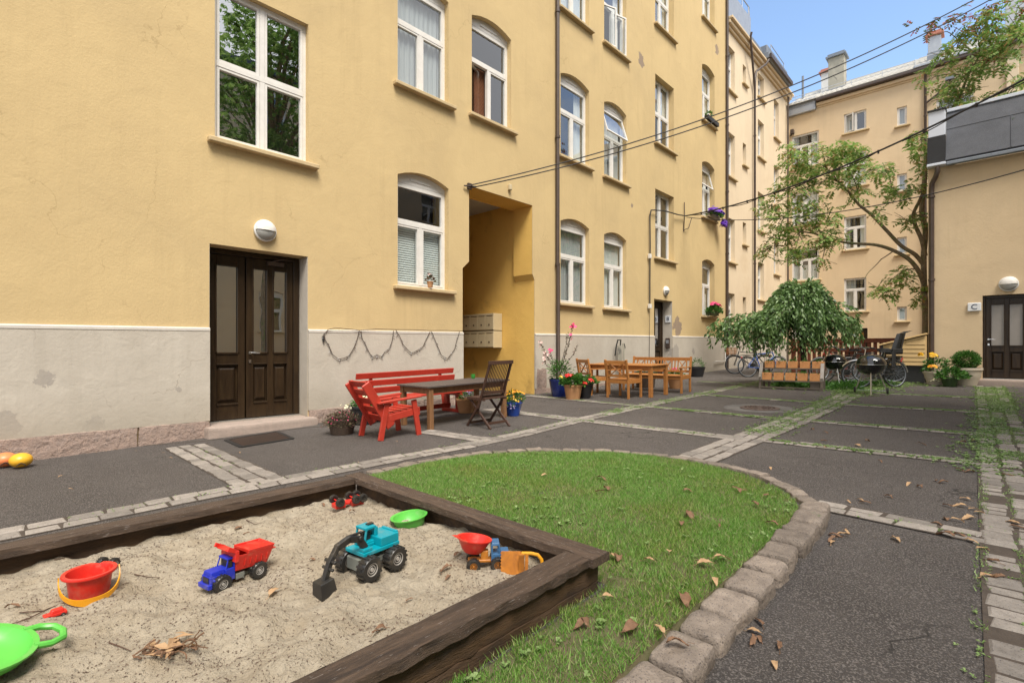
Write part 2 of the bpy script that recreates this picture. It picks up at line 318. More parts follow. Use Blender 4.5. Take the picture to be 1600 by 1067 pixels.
p_whp = petal('pale_pink_petals', (.75,.45,.4), (.8,.7,.65)); p_ora = petal('orange_petals', (.8,.25,.03), (.8,.5,.03)); p_lil = petal('lilac_petals', (.3,.25,.45)); p_wht = petal('cream_petals', (.75,.7,.5))
# ------------------------------------------------------------------ ground
mb = MB(); nx, ny = 2, 40
ys = [-60+i*4 for i in range(41)]
for i in range(40):
    mb.quad((-60, ys[i], gz(ys[i])), (60, ys[i], gz(ys[i])), (60, ys[i+1], gz(ys[i+1])), (-60, ys[i+1], gz(ys[i+1])))
tag(mb.build('ground', m_asph), 'dark grey asphalt of the courtyard', kind='structure')

def stone(mb, c, ln, wd, ang, h=.012, z0=-.02, ch=.012, slope=True):
    ca, sa = math.cos(ang), math.sin(ang); vs = []
    for (zz, ins) in ((z0, 0), (h-ch*.7, 0), (h, ch)):
        for (a, b) in ((-1,-1),(1,-1),(1,1),(-1,1)):
            x = a*(ln/2-ins)+STJ[(a+1)//2+(b+1)][0]; y = b*(wd/2-ins)+STJ[(a+1)//2+(b+1)][1]
            X = c[0]+x*ca-y*sa; Y = c[1]+x*sa+y*ca
            vs.append((X, Y, gz(Y)+zz))
    fs = []
    for r in (0, 4):
        fs += [(r+k, r+(k+1) % 4, r+4+(k+1) % 4, r+4+k) for k in range(4)]
    fs.append((8, 9, 10, 11)); mb.add(vs, fs)
STJ = [(0,0)]*4
def strip(name, path, offs, wd, lmin, lmax, label, h=.012, gap=.012):
    global STJ
    P = [Vector((p[0], p[1])) for p in path]; mb = MB(); mj = MB()
    seg = [(P[i+1]-P[i]).length for i in range(len(P)-1)]; tot = sum(seg)
    def at(s):
        s = max(0, min(tot, s))
        for i, l in enumerate(seg):
            if s <= l or i == len(seg)-1:
                d = (P[i+1]-P[i]).normalized(); return P[i]+d*s, d
            s -= l
    for o in offs:
        s = -random.random()*lmin*.5
        while s < tot:
            l = random.uniform(lmin, lmax); p, d = at(s+l/2); n = Vector((-d.y, d.x))
            STJ = [(random.uniform(-.008, .008), random.uniform(-.009, .009)) for _ in range(4)]
            w = wd*random.uniform(.93, 1.0)
            stone(mb, p+n*(o+random.uniform(-.006, .006)), l-gap, w-gap, math.atan2(d.y, d.x), h+random.uniform(-.004, .005)); s += l
    o0, o1 = min(offs)-wd/2-.01, max(offs)+wd/2+.01; N = max(2, int(tot/.3))
    for i in range(N):
        a, da = at(tot*i/N); b, db = at(tot*(i+1)/N); na = Vector((-da.y, da.x)); nb = Vector((-db.y, db.x))
        q = [a+na*o0, b+nb*o0, b+nb*o1, a+na*o1]; mj.quad(*[(p.x, p.y, gz(p.y)+.004+STZ[0]) for p in q])
    STZ[0] += .0003
    o = mb.build(name, m_stone); tag(o, label, kind='structure')
    j = mj.build('joint_soil', m_dirt, o); return o
STZ = [0]
strip('cobblestone_strip', [(-4.98,-3),(-4.98,.1),(-4.95,1.2),(-4.88,2.3),(-4.83,3.3),(-4.75,4.2),(-4.73,5.2),(-4.84,6.5),(-4.9,8.5),(-4.9,12),(-4.95,17),(-5,22)], [-.075,.075], .145, .18, .3, 'pale cobblestone band running along the yard past the sandbox')
strip('cobblestone_strip', [(-7.55,1.86),(-5.06,1.84)], [-.15,0,.15], .145, .12, .24, 'wide cobblestone band leading to the nearest door step')
strip('cobblestone_strip', [(-6.0,4.5),(-4.9,4.6)], [-.075,.075], .145, .15, .28, 'short cobblestone band under the red chair')
strip('cobblestone_strip', [(-6.95,6.75),(-4.95,6.75)], [-.075,.075], .145, .15, .28, 'cobblestone band in front of the passage')
strip('cobblestone_strip', [(-4.72,6.75),(-2.4,6.75)], [-.07,.07], .135, .15, .28, 'cobblestone band crossing beyond the lawn')
strip('cobblestone_strip', [(-2.3,5.3),(-2.26,7),(-2.2,9),(-2.2,11),(-2.3,14.5),(-2.35,20)], [-.15,0,.15], .145, .15, .28, 'cobblestone band from the lawn tip towards the grills')
for y0, x0, x1, lb in ((6.84,-2.05,-.12,'first'),(8.85,-2.0,-.14,'second'),(11.4,-2.0,-.14,'third'),(14.0,-2.05,-.14,'fourth')):
    strip('cobblestone_strip', [(x0, y0), (x1, y0+.1)], [-.06,.06], .115, .15, .26, '%s weedy cobblestone cross band beyond the lawn on the right' % lb)
for y0, x0, x1, lb in ((8.9,-4.75,-2.4,'nearest the manhole'),(11.5,-4.75,-2.4,'beyond the manhole'),(9.0,-7.9,-5.05,'before the blue pot'),(15.0,-6.4,-5.05,'before the blue bicycle')):
    strip('cobblestone_strip', [(x0, y0), (x1, y0-.12)], [-.06,.06], .115, .15, .26, 'weedy cobblestone cross band '+lb)
strip('cobblestone_strip', [(-.98,4.46),(-.06,4.4)], [-.06,.06], .12, .2, .32, 'cobblestone band from the lawn corner to the right strip')
for dx in (.08, .245, .41):
    strip('cobblestone_strip', [(dx+.02,-3),(dx,2.6),(dx-.03,4.2),(dx-.08,7.2),(dx-.16,12.5),(dx-.24,17.4)], [0], .16, .1, .17, 'long cobblestone band %s' % ('on the right, its left row' if dx < .1 else 'on the right, its middle row' if dx < .3 else 'on the right, its outer row'))
# lawn
arc = [(-4.38,2.62),(-4.36,3.3),(-4.18,3.95),(-3.85,4.5),(-3.2,4.92),(-2.5,5.13),(-2.05,5.12),(-1.65,4.98),(-1.3,4.68),(-1.1,4.4),(-.99,4.05),(-.97,3.6),(-.97,3.0),(-.97,2.5),(-.97,2.0),(-.98,1.4),(-1.0,.6),(-1.02,-.4),(-1.05,-2.5)]
lawn = arc+[(-1.46,-2.5),(-1.46,2.26),(-3.9,2.26)]
LP = np.array(lawn)
def inlawn(x, y):
    x = np.asarray(x); y = np.asarray(y); r = np.zeros(x.shape, bool); n = len(LP)
    for i in range(n):
        x1, y1 = LP[i]; x2, y2 = LP[(i+1) % n]
        c = ((y1 > y) != (y2 > y)); 
        with np.errstate(divide='ignore', invalid='ignore'):
            r ^= c & (x < (x2-x1)*(y-y1)/(y2-y1)+x1)
    return r
def lawnz(x, y):
    k = np.clip((4.6-y)/1.5, 0, 1)*np.clip((x+1.6)/.55, 0, 1)
    return -1.25+SL*(y-2.29)+.012+.06*k+.012*np.sin(x*3.1+1)*np.sin(y*2.3)
mb = MB()
xs = np.arange(-4.5, -.9, .07); yy = np.arange(-2.5, 5.3, .07)
for x in xs:
    for y in yy:
        cs = [(x,y),(x+.07,y),(x+.07,y+.07),(x,y+.07)]
        if inlawn(*np.array(cs).T).any():
            mb.quad(*[(a, b, float(lawnz(a, b))+.006*noise.noise((a*9, b*9, 0)) if inlawn(a, b) else gz(b)-.02) for a, b in cs])
tag(mb.build('lawn', m_lawn, smooth=True), 'tongue of lawn soil beside the sandbox', kind='structure')
def kerb(name, pts, w, lmin, lmax, h, label, rnd):
    P = [Vector(p) for p in pts]; seg = [(P[i+1]-P[i]).length for i in range(len(P)-1)]; tot = sum(seg); mb = MB(); s = 0
    def at(s):
        for i, l in enumerate(seg):
            if s <= l or i == len(seg)-1: d = (P[i+1]-P[i]).normalized(); return P[i]+d*s, d
            s -= l
    while s < tot-.05:
        l = random.uniform(lmin, lmax); p, d = at(s+l/2); s += l
        T = Matrix.Translation((p.x, p.y, gz(p.y)+h/2-.04+random.uniform(-.006,.006))) @ Matrix.Rotation(math.atan2(d.y, d.x)+random.uniform(-.04,.04), 4, 'Z') @ Matrix.Rotation(random.uniform(-.03,.03), 4, 'X')
        b = bmesh_block(l-(.016 if h > .05 else .01), w*random.uniform(.93,1.05), h+.08, rnd, random.random()*50)
        mb.add(b[0], b[1], T)
    return tag(mb.build(name, m_kerb, smooth=True), label, kind='structure')
def bmesh_block(lx, ly, lz, r, seed, n=7):
    # rounded, knocked-about granite block
    vs = []; fs = []; idx = {}
    def pt(u, v, w):
        k = (u, v, w)
        if k in idx: return idx[k]
        p = Vector(((u/n*2-1)*lx/2, (v/n*2-1)*ly/2, (w/n*2-1)*lz/2))
        q = Vector((max(-lx/2+r, min(lx/2-r, p.x)), max(-ly/2+r, min(ly/2-r, p.y)), max(-lz/2+r, min(lz/2-r, p.z))))
        d = p-q
        if d.length > 1e-6: p = q+d.normalized()*min(r, max(d.length, r) if True else r)
        p += Vector((noise.noise(p*9+Vector((seed,0,0))), noise.noise(p*9+Vector((0,seed,0))), noise.noise(p*9+Vector((0,0,seed)))))*.013
        idx[k] = len(vs); vs.append(p); return idx[k]
    for a in range(n):
        for b in range(n):
            for c0 in (0, n):
                fs.append((pt(a,b,c0), pt(a+1,b,c0), pt(a+1,b+1,c0), pt(a,b+1,c0)))
                fs.append((pt(a,c0,b), pt(a+1,c0,b), pt(a+1,c0,b+1), pt(a,c0,b+1)))
                fs.append((pt(c0,a,b), pt(c0,a+1,b), pt(c0,a+1,b+1), pt(c0,a,b+1)))
    return vs, fs
kerb('lawn_kerb', [(-4.45,2.65),(-4.43,3.3),(-4.24,3.98),(-3.9,4.55),(-3.22,4.99),(-2.5,5.21),(-2.03,5.2),(-1.6,5.06),(-1.22,4.75),(-1.0,4.42)], .13, .16, .26, .03, 'flush granite kerb curving round the far end of the lawn', .015)
kerb('lawn_kerb', [(-.93,4.3),(-.89,3.9),(-.88,3.0),(-.88,2.0),(-.89,1.2),(-.9,.6),(-.92,-1)], .19, .19, .31, .085, 'raised rough granite block kerb along the right side of the lawn', .03)
# grass
rng = np.random.default_rng(3)
def blades(n, hmin, hmax, w, ptfun, zfun, lean=.5):
    x, y = ptfun(n); z = zfun(x, y); n = len(x)
    a = rng.uniform(0, 2*PI, n); h = rng.uniform(hmin, hmax, n); l = h*rng.uniform(0, lean, n); b = rng.uniform(0, 2*PI, n)
    P = np.empty((n, 3, 3))
    P[:,0] = np.stack([x-np.cos(a)*w, y-np.sin(a)*w, z], 1); P[:,1] = np.stack([x+np.cos(a)*w, y+np.sin(a)*w, z], 1)
    P[:,2] = np.stack([x+np.cos(b)*l, y+np.sin(b)*l, z+h], 1); return P
def nfield(x, y, s, o=0):
    return np.sin(x*s+1.7+o)*np.cos(y*s*1.1+o)+.6*np.sin(x*s*2.3-y*s*1.9+o)+.4*np.sin(y*s*4.1+x*s*3.7+2*o)
def lawnpts(n):
    x = rng.uniform(-4.45, -.96, n); y = rng.uniform(.2, 5.2, n); k = inlawn(x, y)
    dens = .78+.22*nfield(x, y, 2.6)
    wob = .05*np.sin(x*23)+.05*np.sin(y*27+x*9)
    bare = (np.hypot((x+1.45), (y-3.55)) < .07+wob) | (np.hypot(x+1.2, y-1.75) < .1+wob) | ((x > -1.5) & (x < -1.4+.06*np.sin(y*19)) & (y < 2.35))
    k &= (rng.random(n) < np.clip(dens, .3, 1)*np.where(bare, .3, 1))
    return x[k], y[k]
A = blades(430000, .012, .034, .002, lawnpts, lawnz, 1.3)
x, y = lawnpts(26000); near = y < 3.2
o = leafmesh('grass', A.reshape(-1,3), 3, m_grass)
tag(o, 'short green grass covering the lawn tongue', 'grass', kind='stuff')
# weeds: little rosettes of leaves in the joints and the lawn
def rosettes(pts, r0, r1, nl=6, lw=.35, up=.5):
    out = []
    for (x, y, z, s) in pts:
        for k in range(nl):
            a = random.uniform(0, 2*PI); r = random.uniform(r0, r1)*s; e = random.uniform(.1, up); dx, dy = math.cos(a), math.sin(a)
            w = r*lw
            out += [(x, y, z), (x+dx*r*.55-dy*w, y+dy*r*.55+dx*w, z+r*e), (x+dx*r, y+dy*r, z+r*e*.7), (x+dx*r*.55+dy*w, y+dy*r*.55-dx*w, z+r*e)]
    return out
pts = []
def band(x0, y0, x1, y1, wd, n, s=1):
    for _ in range(n):
        t = random.random(); x = x0+(x1-x0)*t+random.gauss(0, wd); y = y0+(y1-y0)*t+random.gauss(0, wd*.6 if abs(x1-x0) > abs(y1-y0) else wd)
        if noise.noise((x*1.3, y*1.3, 5)) > -.25: pts.append((x, y, gz(y)+.008, s*random.uniform(.6,1.3)))
band(.16,8,.0,17.3,.15,900,1.1); band(-2.25,7.2,-2.25,14.5,.16,1500,.9); band(-2.27,13.5,-2.3,19,.28,1500,1.3); band(.12,7.4,.1,17.3,.17,2600,.95); band(.0,6.6,.1,9,.18,500)
band(-2.0,6.88,-.14,6.94,.05,260,.7); band(-2.0,8.9,-.14,8.95,.06,420,.75); band(-2.0,11.45,-.14,11.5,.07,520,.8); band(-2.0,14.05,-.14,14.1,.08,520,.9)
band(-4.9,7.4,-4.9,20,.1,1600,.8); band(-4.9,4.8,-4.85,7.4,.08,160,.6); band(-4.75,8.85,-2.4,8.75,.07,560,.85); band(-4.75,11.45,-2.4,11.4,.07,480,.85)
band(-6.9,6.75,-2.5,6.75,.06,220,.6); band(-7.6,9,-5,8.9,.06,160,.7); band(-6.3,15,-5,14.9,.07,200,.8); band(-5.0,.2,-4.9,4.5,.06,70,.5); band(-7.4,1.86,-5.1,1.84,.1,50,.5)
band(-.96,4.4,-.1,4.4,.05,60,.5); band(-.02,1,-.02,7,.03,110,.45); band(.11,1,.11,7,.02,120,.45)
band(-1.85,6.8,-.3,6.8,.1,60,.8); band(-4.2,14.6,-2.4,16.8,.5,1400,1.5); band(-2.6,14.6,-1.2,18.5,.5,1000,1.3); band(-8.0,5,-7.95,20,.04,120,.7)
tag(leafmesh('weeds', rosettes(pts, .012, .036, 7, .3, .6), 4, m_weed), 'bright green weeds growing in the cobblestone joints', 'weeds', kind='stuff')
A = []
def mossband(x0, y0, x1, y1, wd, n, th=-.15):
    L = math.hypot(x1-x0, y1-y0); t = rng.random(n); ux, uy = (x1-x0)/L, (y1-y0)/L; o = rng.uniform(-wd, wd, n); x = x0+(x1-x0)*t-uy*o; y = y0+(y1-y0)*t+ux*o
    k = nfield(x, y, 3.1)+.5*nfield(x, y, 9.7)+rng.normal(0, .35, n) > th; return x[k], y[k]
for (x0, y0, x1, y1, wd, n, th) in ((-2.03,6.9,-.14,6.95,.045,2600,.1),(-2.0,8.92,-.14,8.98,.06,4200,-.2),(-2.0,11.47,-.14,11.52,.07,4200,-.4),(-2.0,14.06,-.14,14.12,.08,4200,-.5),(-4.75,8.9,-2.4,8.78,.07,4200,-.3),(-4.75,11.5,-2.4,11.4,.08,4200,-.4),
    (-2.27,7.3,-2.25,11,.22,7000,-.1),(-2.25,11,-2.3,15,.28,9000,-.4),(-4.9,7.2,-4.93,20,.13,11000,-.3),(.17,7.3,.09,12.5,.26,14000,-.15),(.09,12.5,.02,17.4,.28,12000,-.3),(-.03,3,-.03,7.3,.03,900,.1),(.14,1.5,.13,7.3,.015,900,.0),(-7.7,9,-5,8.9,.05,1600,.2),(-6.4,15,-5,14.9,.06,1600,0),(-4.7,6.77,-2.4,6.75,.06,1400,.2),(-8.02,4,-8.0,20,.05,1200,.3),(-4.98,.3,-4.8,4.6,.13,500,.3)):
    A.append(blades(n, .006, .022, .0035, lambda n_: mossband(x0, y0, x1, y1, wd, n_, th), lambda x, y: -1.25+SL*(y-2.29)+.008, 1.6).reshape(-1,3))
tag(leafmesh('moss', np.concatenate(A), 3, m_weed), 'fine green moss and grass filling the cobblestone joints', 'moss', kind='stuff')
pts = []
while len(pts) < 190:
    x, y = random.uniform(-4.2,-.98), random.uniform(.6,4.9)
    if inlawn(x, y) and (noise.noise((x*1.5, y*1.5, 0)) > .02 or (y < 2.6 and x > -1.5 and random.random() < .9)): pts.append((x, y, float(lawnz(x, y))+.012, random.uniform(.5,1.2)))
tag(leafmesh('lawn_weeds', rosettes(pts, .014, .032, 8, .38, .7), 4, m_weed), 'broad leaved weeds scattered through the lawn', 'weeds', kind='stuff')
# ------------------------------------------------------------------ facades
class Fac:
    def __init__(s, o, u, n): s.o = Vector(o); s.u = Vector(u); s.n = Vector(n)
    def p(s, u, z, d=0): return s.o+s.u*u+s.n*d+Vector((0,0,z))
    def box(s, mb, u0, u1, z0, z1, d0, d1):
        c = [s.p(u, z, d) for d in (d0, d1) for z in (z0, z1) for u in (u0, u1)]
        mb.add(c, [(0,1,3,2),(4,6,7,5),(0,4,5,1),(2,3,7,6),(0,2,6,4),(1,5,7,3)])
def archpts(u0, u1, z0, z1, rise, n=8):
    if rise <= 0: return [(u0,z0),(u1,z0),(u1,z1),(u0,z1)]
    top = [(u0+(u1-u0)*(1-t), z1-rise+rise*(1-(2*t-1)**2)) for t in [i/n for i in range(n+1)]]
    return [(u0,z0),(u1,z0)]+top
def wallmesh(fac, outer, holes, name, material, parent, depths):
    mb = MB()
    def dedupe(poly):
        out = []
        for p in poly:
            if not out or abs(out[-1][0]-p[0])+abs(out[-1][1]-p[1]) > 1e-5: out.append(p)
        return out
    loops = [dedupe(outer)]+[dedupe(h) for h in holes]
    allp = [p for l in loops for p in l]
    tri = geometry.tessellate_polygon([[Vector((p[0], p[1], 0)) for p in l] for l in loops])
    mb.add([fac.p(*p) for p in allp], [tuple(t) for t in tri])
    for h, dp in zip(loops[1:], depths):
        n = len(h)
        for i in range(n):
            a, b = h[i], h[(i+1) % n]; mb.quad(fac.p(*a), fac.p(*b), fac.p(b[0], b[1], -dp), fac.p(a[0], a[1], -dp))
    return mb.build(name, material, parent)
def window(fac, bld, u0, u1, z0, z1, rise=0, inset=.13, style='T', cover=None, sill=True, open_=None, sillm=None, trans=.62, gmat=None):
    f = MB(); g = MB(); d1 = -inset; d0 = d1-.07; fw = .05
    zt = z1-rise if rise else z1
    if rise:
        ap = archpts(u0, u1, 0, z1, rise)[2:]
        poly = [(u, z) for u, z in ap]+[(u0, zt-.09), (u1, zt-.09)]
        n = len(poly); tri = geometry.tessellate_polygon([[Vector((p[0], p[1], 0)) for p in poly]])
        f.add([fac.p(u, z, d1) for u, z in poly], [tuple(t) for t in tri])
        fac.box(f, u0, u1, zt-.14, zt-.09, d0, d1-.004)
        uc = (u0+u1)/2; fac.box(f, uc-.25, uc+.25, zt-.015, zt+.03, d1, d1+.015)
        zt -= .14
    else: fac.box(f, u0, u1, zt-fw, zt, d0, d1); zt -= fw
    fac.box(f, u0, u0+fw, z0, zt, d0, d1); fac.box(f, u1-fw, u1, z0, zt, d0, d1); fac.box(f, u0+fw, u1-fw, z0, z0+fw, d0, d1)
    a, b, c, d = u0+fw, u1-fw, z0+fw, zt; m = (a+b)/2; zm = c+(d-c)*trans; h = .035
    L = []
    if style in 'TX3N':
        if style == 'X': zm = c+(d-c)*.5
        fac.box(f, a, b, zm-h, zm+h, d0, d1+.012)
        if style == 'X': fac.box(f, m-h, m+h, c, d, d0, d1+.009)
        elif style == 'T': fac.box(f, m-h, m+h, c, zm-h, d0, d1+.009)
        elif style == '3':
            for k in (1, 2): mm = a+(b-a)*k/3; fac.box(f, mm-h*.8, mm+h*.8, c, zm-h, d0, d1+.009)
        if style == 'X': L = [(a,m-h,c,zm-h),(m+h,b,c,zm-h),(a,m-h,zm+h,d),(m+h,b,zm+h,d)]
        elif style == '3': L = [(a+(b-a)*k/3+(h*.8 if k else 0), a+(b-a)*(k+1)/3-(h*.8 if k < 2 else 0), c, zm-h) for k in range(3)]+[(a,b,zm+h,d)]
        elif style == 'N': L = [(a,b,c,zm-h),(a,b,zm+h,d)]
        else: L = [(a,m-h,c,zm-h),(m+h,b,c,zm-h),(a,b,zm+h,d)]
    elif style == '2':
        fac.box(f, m-h, m+h, c, d, d0, d1+.009); L = [(a,m-h,c,d),(m+h,b,c,d)]
    else: L = [(a,b,c,d)]
    s = .038
    sashes = []
    for k, (p, q, r, t) in enumerate(L):
        if open_ is not None and k in open_:
            # a sash swung outward on its left stile
            ang = open_[k]; w = q-p
            top = isinstance(ang, tuple)
            sm = MB(); gm = MB(); lf = Fac((0,0,0), (1,0,0), (0,1,0)); H = t-r
            lf.box(sm, 0, s, 0, H, -.04, 0); lf.box(sm, w-s, w, 0, H, -.04, 0); lf.box(sm, s, w-s, 0, s, -.04, 0); lf.box(sm, s, w-s, H-s, H, -.04, 0)
            gm.add([(s,-.02,s),(w-s,-.02,s),(w-s,-.02,H-s),(s,-.02,H-s)], [(0,1,2,3)])
            def place(v):
                if top:   # top-hung
                    zz = v[2]-H; y = v[1]; aa = ang[0]; z2 = zz*math.cos(aa)+y*math.sin(aa); y2 = -zz*math.sin(aa)+y*math.cos(aa); return fac.p(p+v[0], t+z2, d1+.01+y2)
                x2 = v[0]*math.cos(ang)-v[1]*math.sin(ang); y2 = v[0]*math.sin(ang)+v[1]*math.cos(ang); return fac.p(p+x2, r+v[2], d1+.02+y2)
            f.add([place(v) for v in sm.v], sm.f); g.add([place(v) for v in gm.v], gm.f); continue
        fac.box(f, p+.004, p+s, r+.004, t-.004, d0+.01, d1+.005); fac.box(f, q-s, q-.004, r+.004, t-.004, d0+.01, d1+.005)
        fac.box(f, p+s, q-s, r+.004, r+s, d0+.01, d1+.005); fac.box(f, p+s, q-s, t-s, t-.004, d0+.01, d1+.005)
        g.quad(fac.p(p+s, r+s, d1-.03), fac.p(q-s, r+s, d1-.03), fac.p(q-s, t-s, d1-.03), fac.p(p+s, t-s, d1-.03))
    fo = f.build('window', m_white, bld); g.build('glass', gmat or m_glass, fo)
    if sill:
        sm = MB(); fac.box(sm, u0-.1, u1+.14, z0-.085, z0-.012, -.02, .11)
        sm.add([fac.p(u0, z0-.012, .09), fac.p(u1, z0-.012, .09), fac.p(u1, z0+.012, -inset), fac.p(u0, z0+.012, -inset)], [(0,1,2,3)])
        sm.build('sill', sillm or m_trim, fo, bevel=.012)
    def curtain(ca, cb, cz0, cz1, matl, name='curtain', dd=-.06, wave=.018):
        cm = MB(); n = max(4, int((cb-ca)/.03)); vs = []
        for i in range(n+1):
            uu = ca+(cb-ca)*i/n; w = wave*math.sin(i*1.7)+wave*.5*math.sin(i*.6)
            vs += [fac.p(uu, cz0, d0+dd+w), fac.p(uu, cz1, d0+dd+w*.6)]
        cm.add(vs, [(2*i, 2*i+2, 2*i+3, 2*i+1) for i in range(n)]); cm.build(name, matl, fo, smooth=True)
    def blind(ca, cb, cz0, cz1, matl, pitch=.045):
        bm_ = MB(); z = cz0
        while z < cz1:
            bm_.add([fac.p(ca, z, d0-.05), fac.p(cb, z, d0-.05), fac.p(cb, z+pitch*.9, d0-.065), fac.p(ca, z+pitch*.9, d0-.065)], [(0,1,2,3)]); z += pitch
        bm_.build('blind', matl, fo)
    if cover == 'blind': blind(a, b, c, zm-h, m_blind)
    elif cover == 'bblind': blind(a, m, c, zm-h, m_bblind, .03)
    elif cover == 'sides': curtain(a, a+(b-a)*.22, c, d, m_curtg); curtain(b-(b-a)*.28, b, c, d, m_curt)
    elif cover == 'right': curtain(b-(b-a)*.35, b, c, d, m_curt)
    elif cover == 'left': curtain(a, a+(b-a)*.5, c, d, m_curtg)
    elif cover == 'full': curtain(a, b, c, d, m_curt)
    elif cover == 'low': curtain(a, b, c, c+(zm-c)*.75, m_curt)
    elif cover == 'fullg': curtain(a, b, c, d, m_curtg)
    elif cover == 'red': curtain(b-(b-a)*.42, b-(b-a)*.3, c, zm, m_red_cloth); curtain(a, b, zm, d, m_curt)
    return fo
def dooor(fac, bld, u0, u1, z0, z1, inset, leaves, name='door', toplight=False, handle=True, glassm=None, scl=1):
    # leaves: list of (ua, ub, ncols); each leaf: tall glass panels above raised wooden panels
    f = MB(); d1 = -inset
    fac.box(f, u0, u0+.05, z0, z1, d1-.1, d1+.02); fac.box(f, u1-.09, u1, z0, z1, d1-.1, d1+.02); fac.box(f, u0+.05, u1-.09, z1-.07, z1, d1-.1, d1+.02)
    fo = f.build('door_frame', m_door, bld, bevel=.006)
    H = z1-.07-z0
    for li, (ua, ub, nc) in enumerate(leaves):
        l = MB(); g = MB(); st = .1*scl; ua += .006; ub -= .006; zt = z1-.075; W = ub-ua
        zb = z0+H*.1; zpm = z0+H*.335; zgl = z0+H*.41; ztp = zt-.16*scl
        cw = (W-st*(nc+1))/nc
        for k in range(nc+1): fac.box(l, ua+k*(cw+st), ua+k*(cw+st)+st, z0+.01, zt, d1-.06, d1)
        for k in range(nc):
            a = ua+st+k*(cw+st); b = a+cw
            fac.box(l, a, b, z0+.01, zb, d1-.06, d1-.001); fac.box(l, a, b, zpm, zgl, d1-.06, d1-.001); fac.box(l, a, b, ztp, zt, d1-.06, d1-.001)
            fac.box(l, a, b, zb, zpm, d1-.05, d1-.035); mg = cw*.2
            # raised field with sloped margins
            o_ = [(a+.02,zb+.025),(b-.02,zb+.025),(b-.02,zpm-.025),(a+.02,zpm-.025)]; i_ = [(a+mg,zb+.07),(b-mg,zb+.07),(b-mg,zpm-.07),(a+mg,zpm-.07)]
            l.add([fac.p(u, z, d1-.034) for u, z in o_]+[fac.p(u, z, d1-.006) for u, z in i_], [(0,1,5,4),(1,2,6,5),(2,3,7,6),(3,0,4,7),(4,5,6,7)])
            for (p, q, r, t) in ((a,b,zpm,zpm+.02),(a,b,zb-.02,zb+.004),(a,b,zgl-.025,zgl+.004),(a,b,ztp-.004,ztp+.02),(a-.02,a+.004,zgl,ztp),(b-.004,b+.02,zgl,ztp)): fac.box(l, p, q, r, t, d1-.001, d1+.016)
            g.quad(fac.p(a, zgl, d1-.03), fac.p(b, zgl, d1-.03), fac.p(b, ztp, d1-.03), fac.p(a, ztp, d1-.03))
        lo = l.build(name, m_door, bld, bevel=.004); g.build('glass', glassm or m_glassd, lo)
        if (handle and li == 1) or (handle == 'one' and li == 0):
            h = MB(); uu = ua+.05; zz = z0+1.02
            h.tube([fac.p(uu, zz, d1), fac.p(uu, zz, d1+.05), fac.p(uu+.03, zz, d1+.055), fac.p(uu+.13, zz-.005, d1+.05)], .009, 8)
            fac.box(h, uu-.018, uu+.018, zz-.02, zz+.02, d1, d1+.01); fac.box(h, uu-.018, uu+.018, zz-.16, zz-.11, d1, d1+.012)
            h.build('handle', m_chrome, lo, smooth=True)
            if handle != 'one':
                c = MB(); fac.box(c, ub-.42, ub-.16, zt-.09, zt-.03, d1+.002, d1+.05); c.tube([fac.p(ub-.36, zt-.03, d1+.03), fac.p(ub-.2, zt+.02, d1+.09), fac.p(ub-.02, zt+.03, d1+.02)], .009, 6); c.build('door_closer', m_pipe, lo)
    return fo
def downpipe(bld, pts, r=.045, m=None, clips=()):
    mb = MB(); mb.tube(pts, r, 10); 
    for c in clips: mb.tube([Vector(c)+V(0,0,-.03), Vector(c)+V(0,0,.03)], r*1.3, 10)
    return mb.build('downpipe', m or m_pipe, bld, smooth=True)
# ---- long yellow building
yb = thing('yellow_apartment_building', 'long yellow rendered apartment block with grey plinth and brown double door', 'building', (0,0,0))
FM = Fac((-8.07,0,0), (0,1,0), (1,0,0))
WN = []   # u0,u1,z0,z1,rise,inset,style,cover,open
WN.append(dict(u0=2.35,u1=3.72,z0=3.02,z1=5.28,inset=.1,style='X',cover=None))
colB = (5.43,6.66); colC = (7.3,8.53); colE = (10.39,11.68); colF = (12.43,13.66); colG = (15.5,16.87); colH = (19.28,20.5)
for (c, rows) in ((colB,((1.2,3.42,'blind',None),(5.0,7.24,'fullg',None))),(colC,((5.05,7.3,'bblind',{0:-.45}),)),
                  (colE,((1.2,3.46,'fullg',None),(5.02,7.28,'sides',None),(8.85,11.1,'full',None))),(colF,((1.2,3.44,'full',None),(5.0,7.26,'fullg',{2:(.3,)}),(8.85,11.1,'sides',{0:.35,1:.3}))),
                  (colH,((1.3,3.52,'low',None),(5.14,7.36,'sides',{2:(.25,)}),(8.9,11.15,'right',None),(12.87,15.1,'full',None)))):
    for z0, z1, cv, op in rows: WN.append(dict(u0=c[0],u1=c[1],z0=z0,z1=z1,rise=.14,inset=.13 if c != colH else .2,style='T',cover=cv,open_=op))
for z0, z1, cv in ((3.06,5.33,'left'),(6.88,9.15,'red'),(10.83,13.1,'right')): WN.append(dict(u0=colG[0],u1=colG[1],z0=z0,z1=z1,inset=.2,style='X',cover=cv))
for w in WN: w.setdefault('rise', 0); w.setdefault('open_', None)
holes = [archpts(w['u0'], w['u1'], w['z0'], w['z1'], w['rise']) for w in WN]; deps = [w['inset']+.09 for w in WN]
Dz0, Dz1 = -1.09, 1.5
holes.append([(2.28,-1.6),(3.71,-1.6),(3.71,Dz1),(2.28,Dz1)]); deps.append(.36)
holes.append([(15.42,-1.6),(16.74,-1.6),(16.74,1.66),(15.42,1.66)]); deps.append(.42)
holes.append([(7.04,-1.6),(9.36,-1.6),(9.36,1.68),(9.28,1.82),(9.28,3.48),(7.22,3.48),(7.22,1.86),(7.04,1.7)]); deps.append(.62)
wallmesh(FM, [(-7,-1.8),(21.72,-1.8),(21.72,16.4),(-7,16.4)], holes, 'wall', m_yellow, yb, deps)
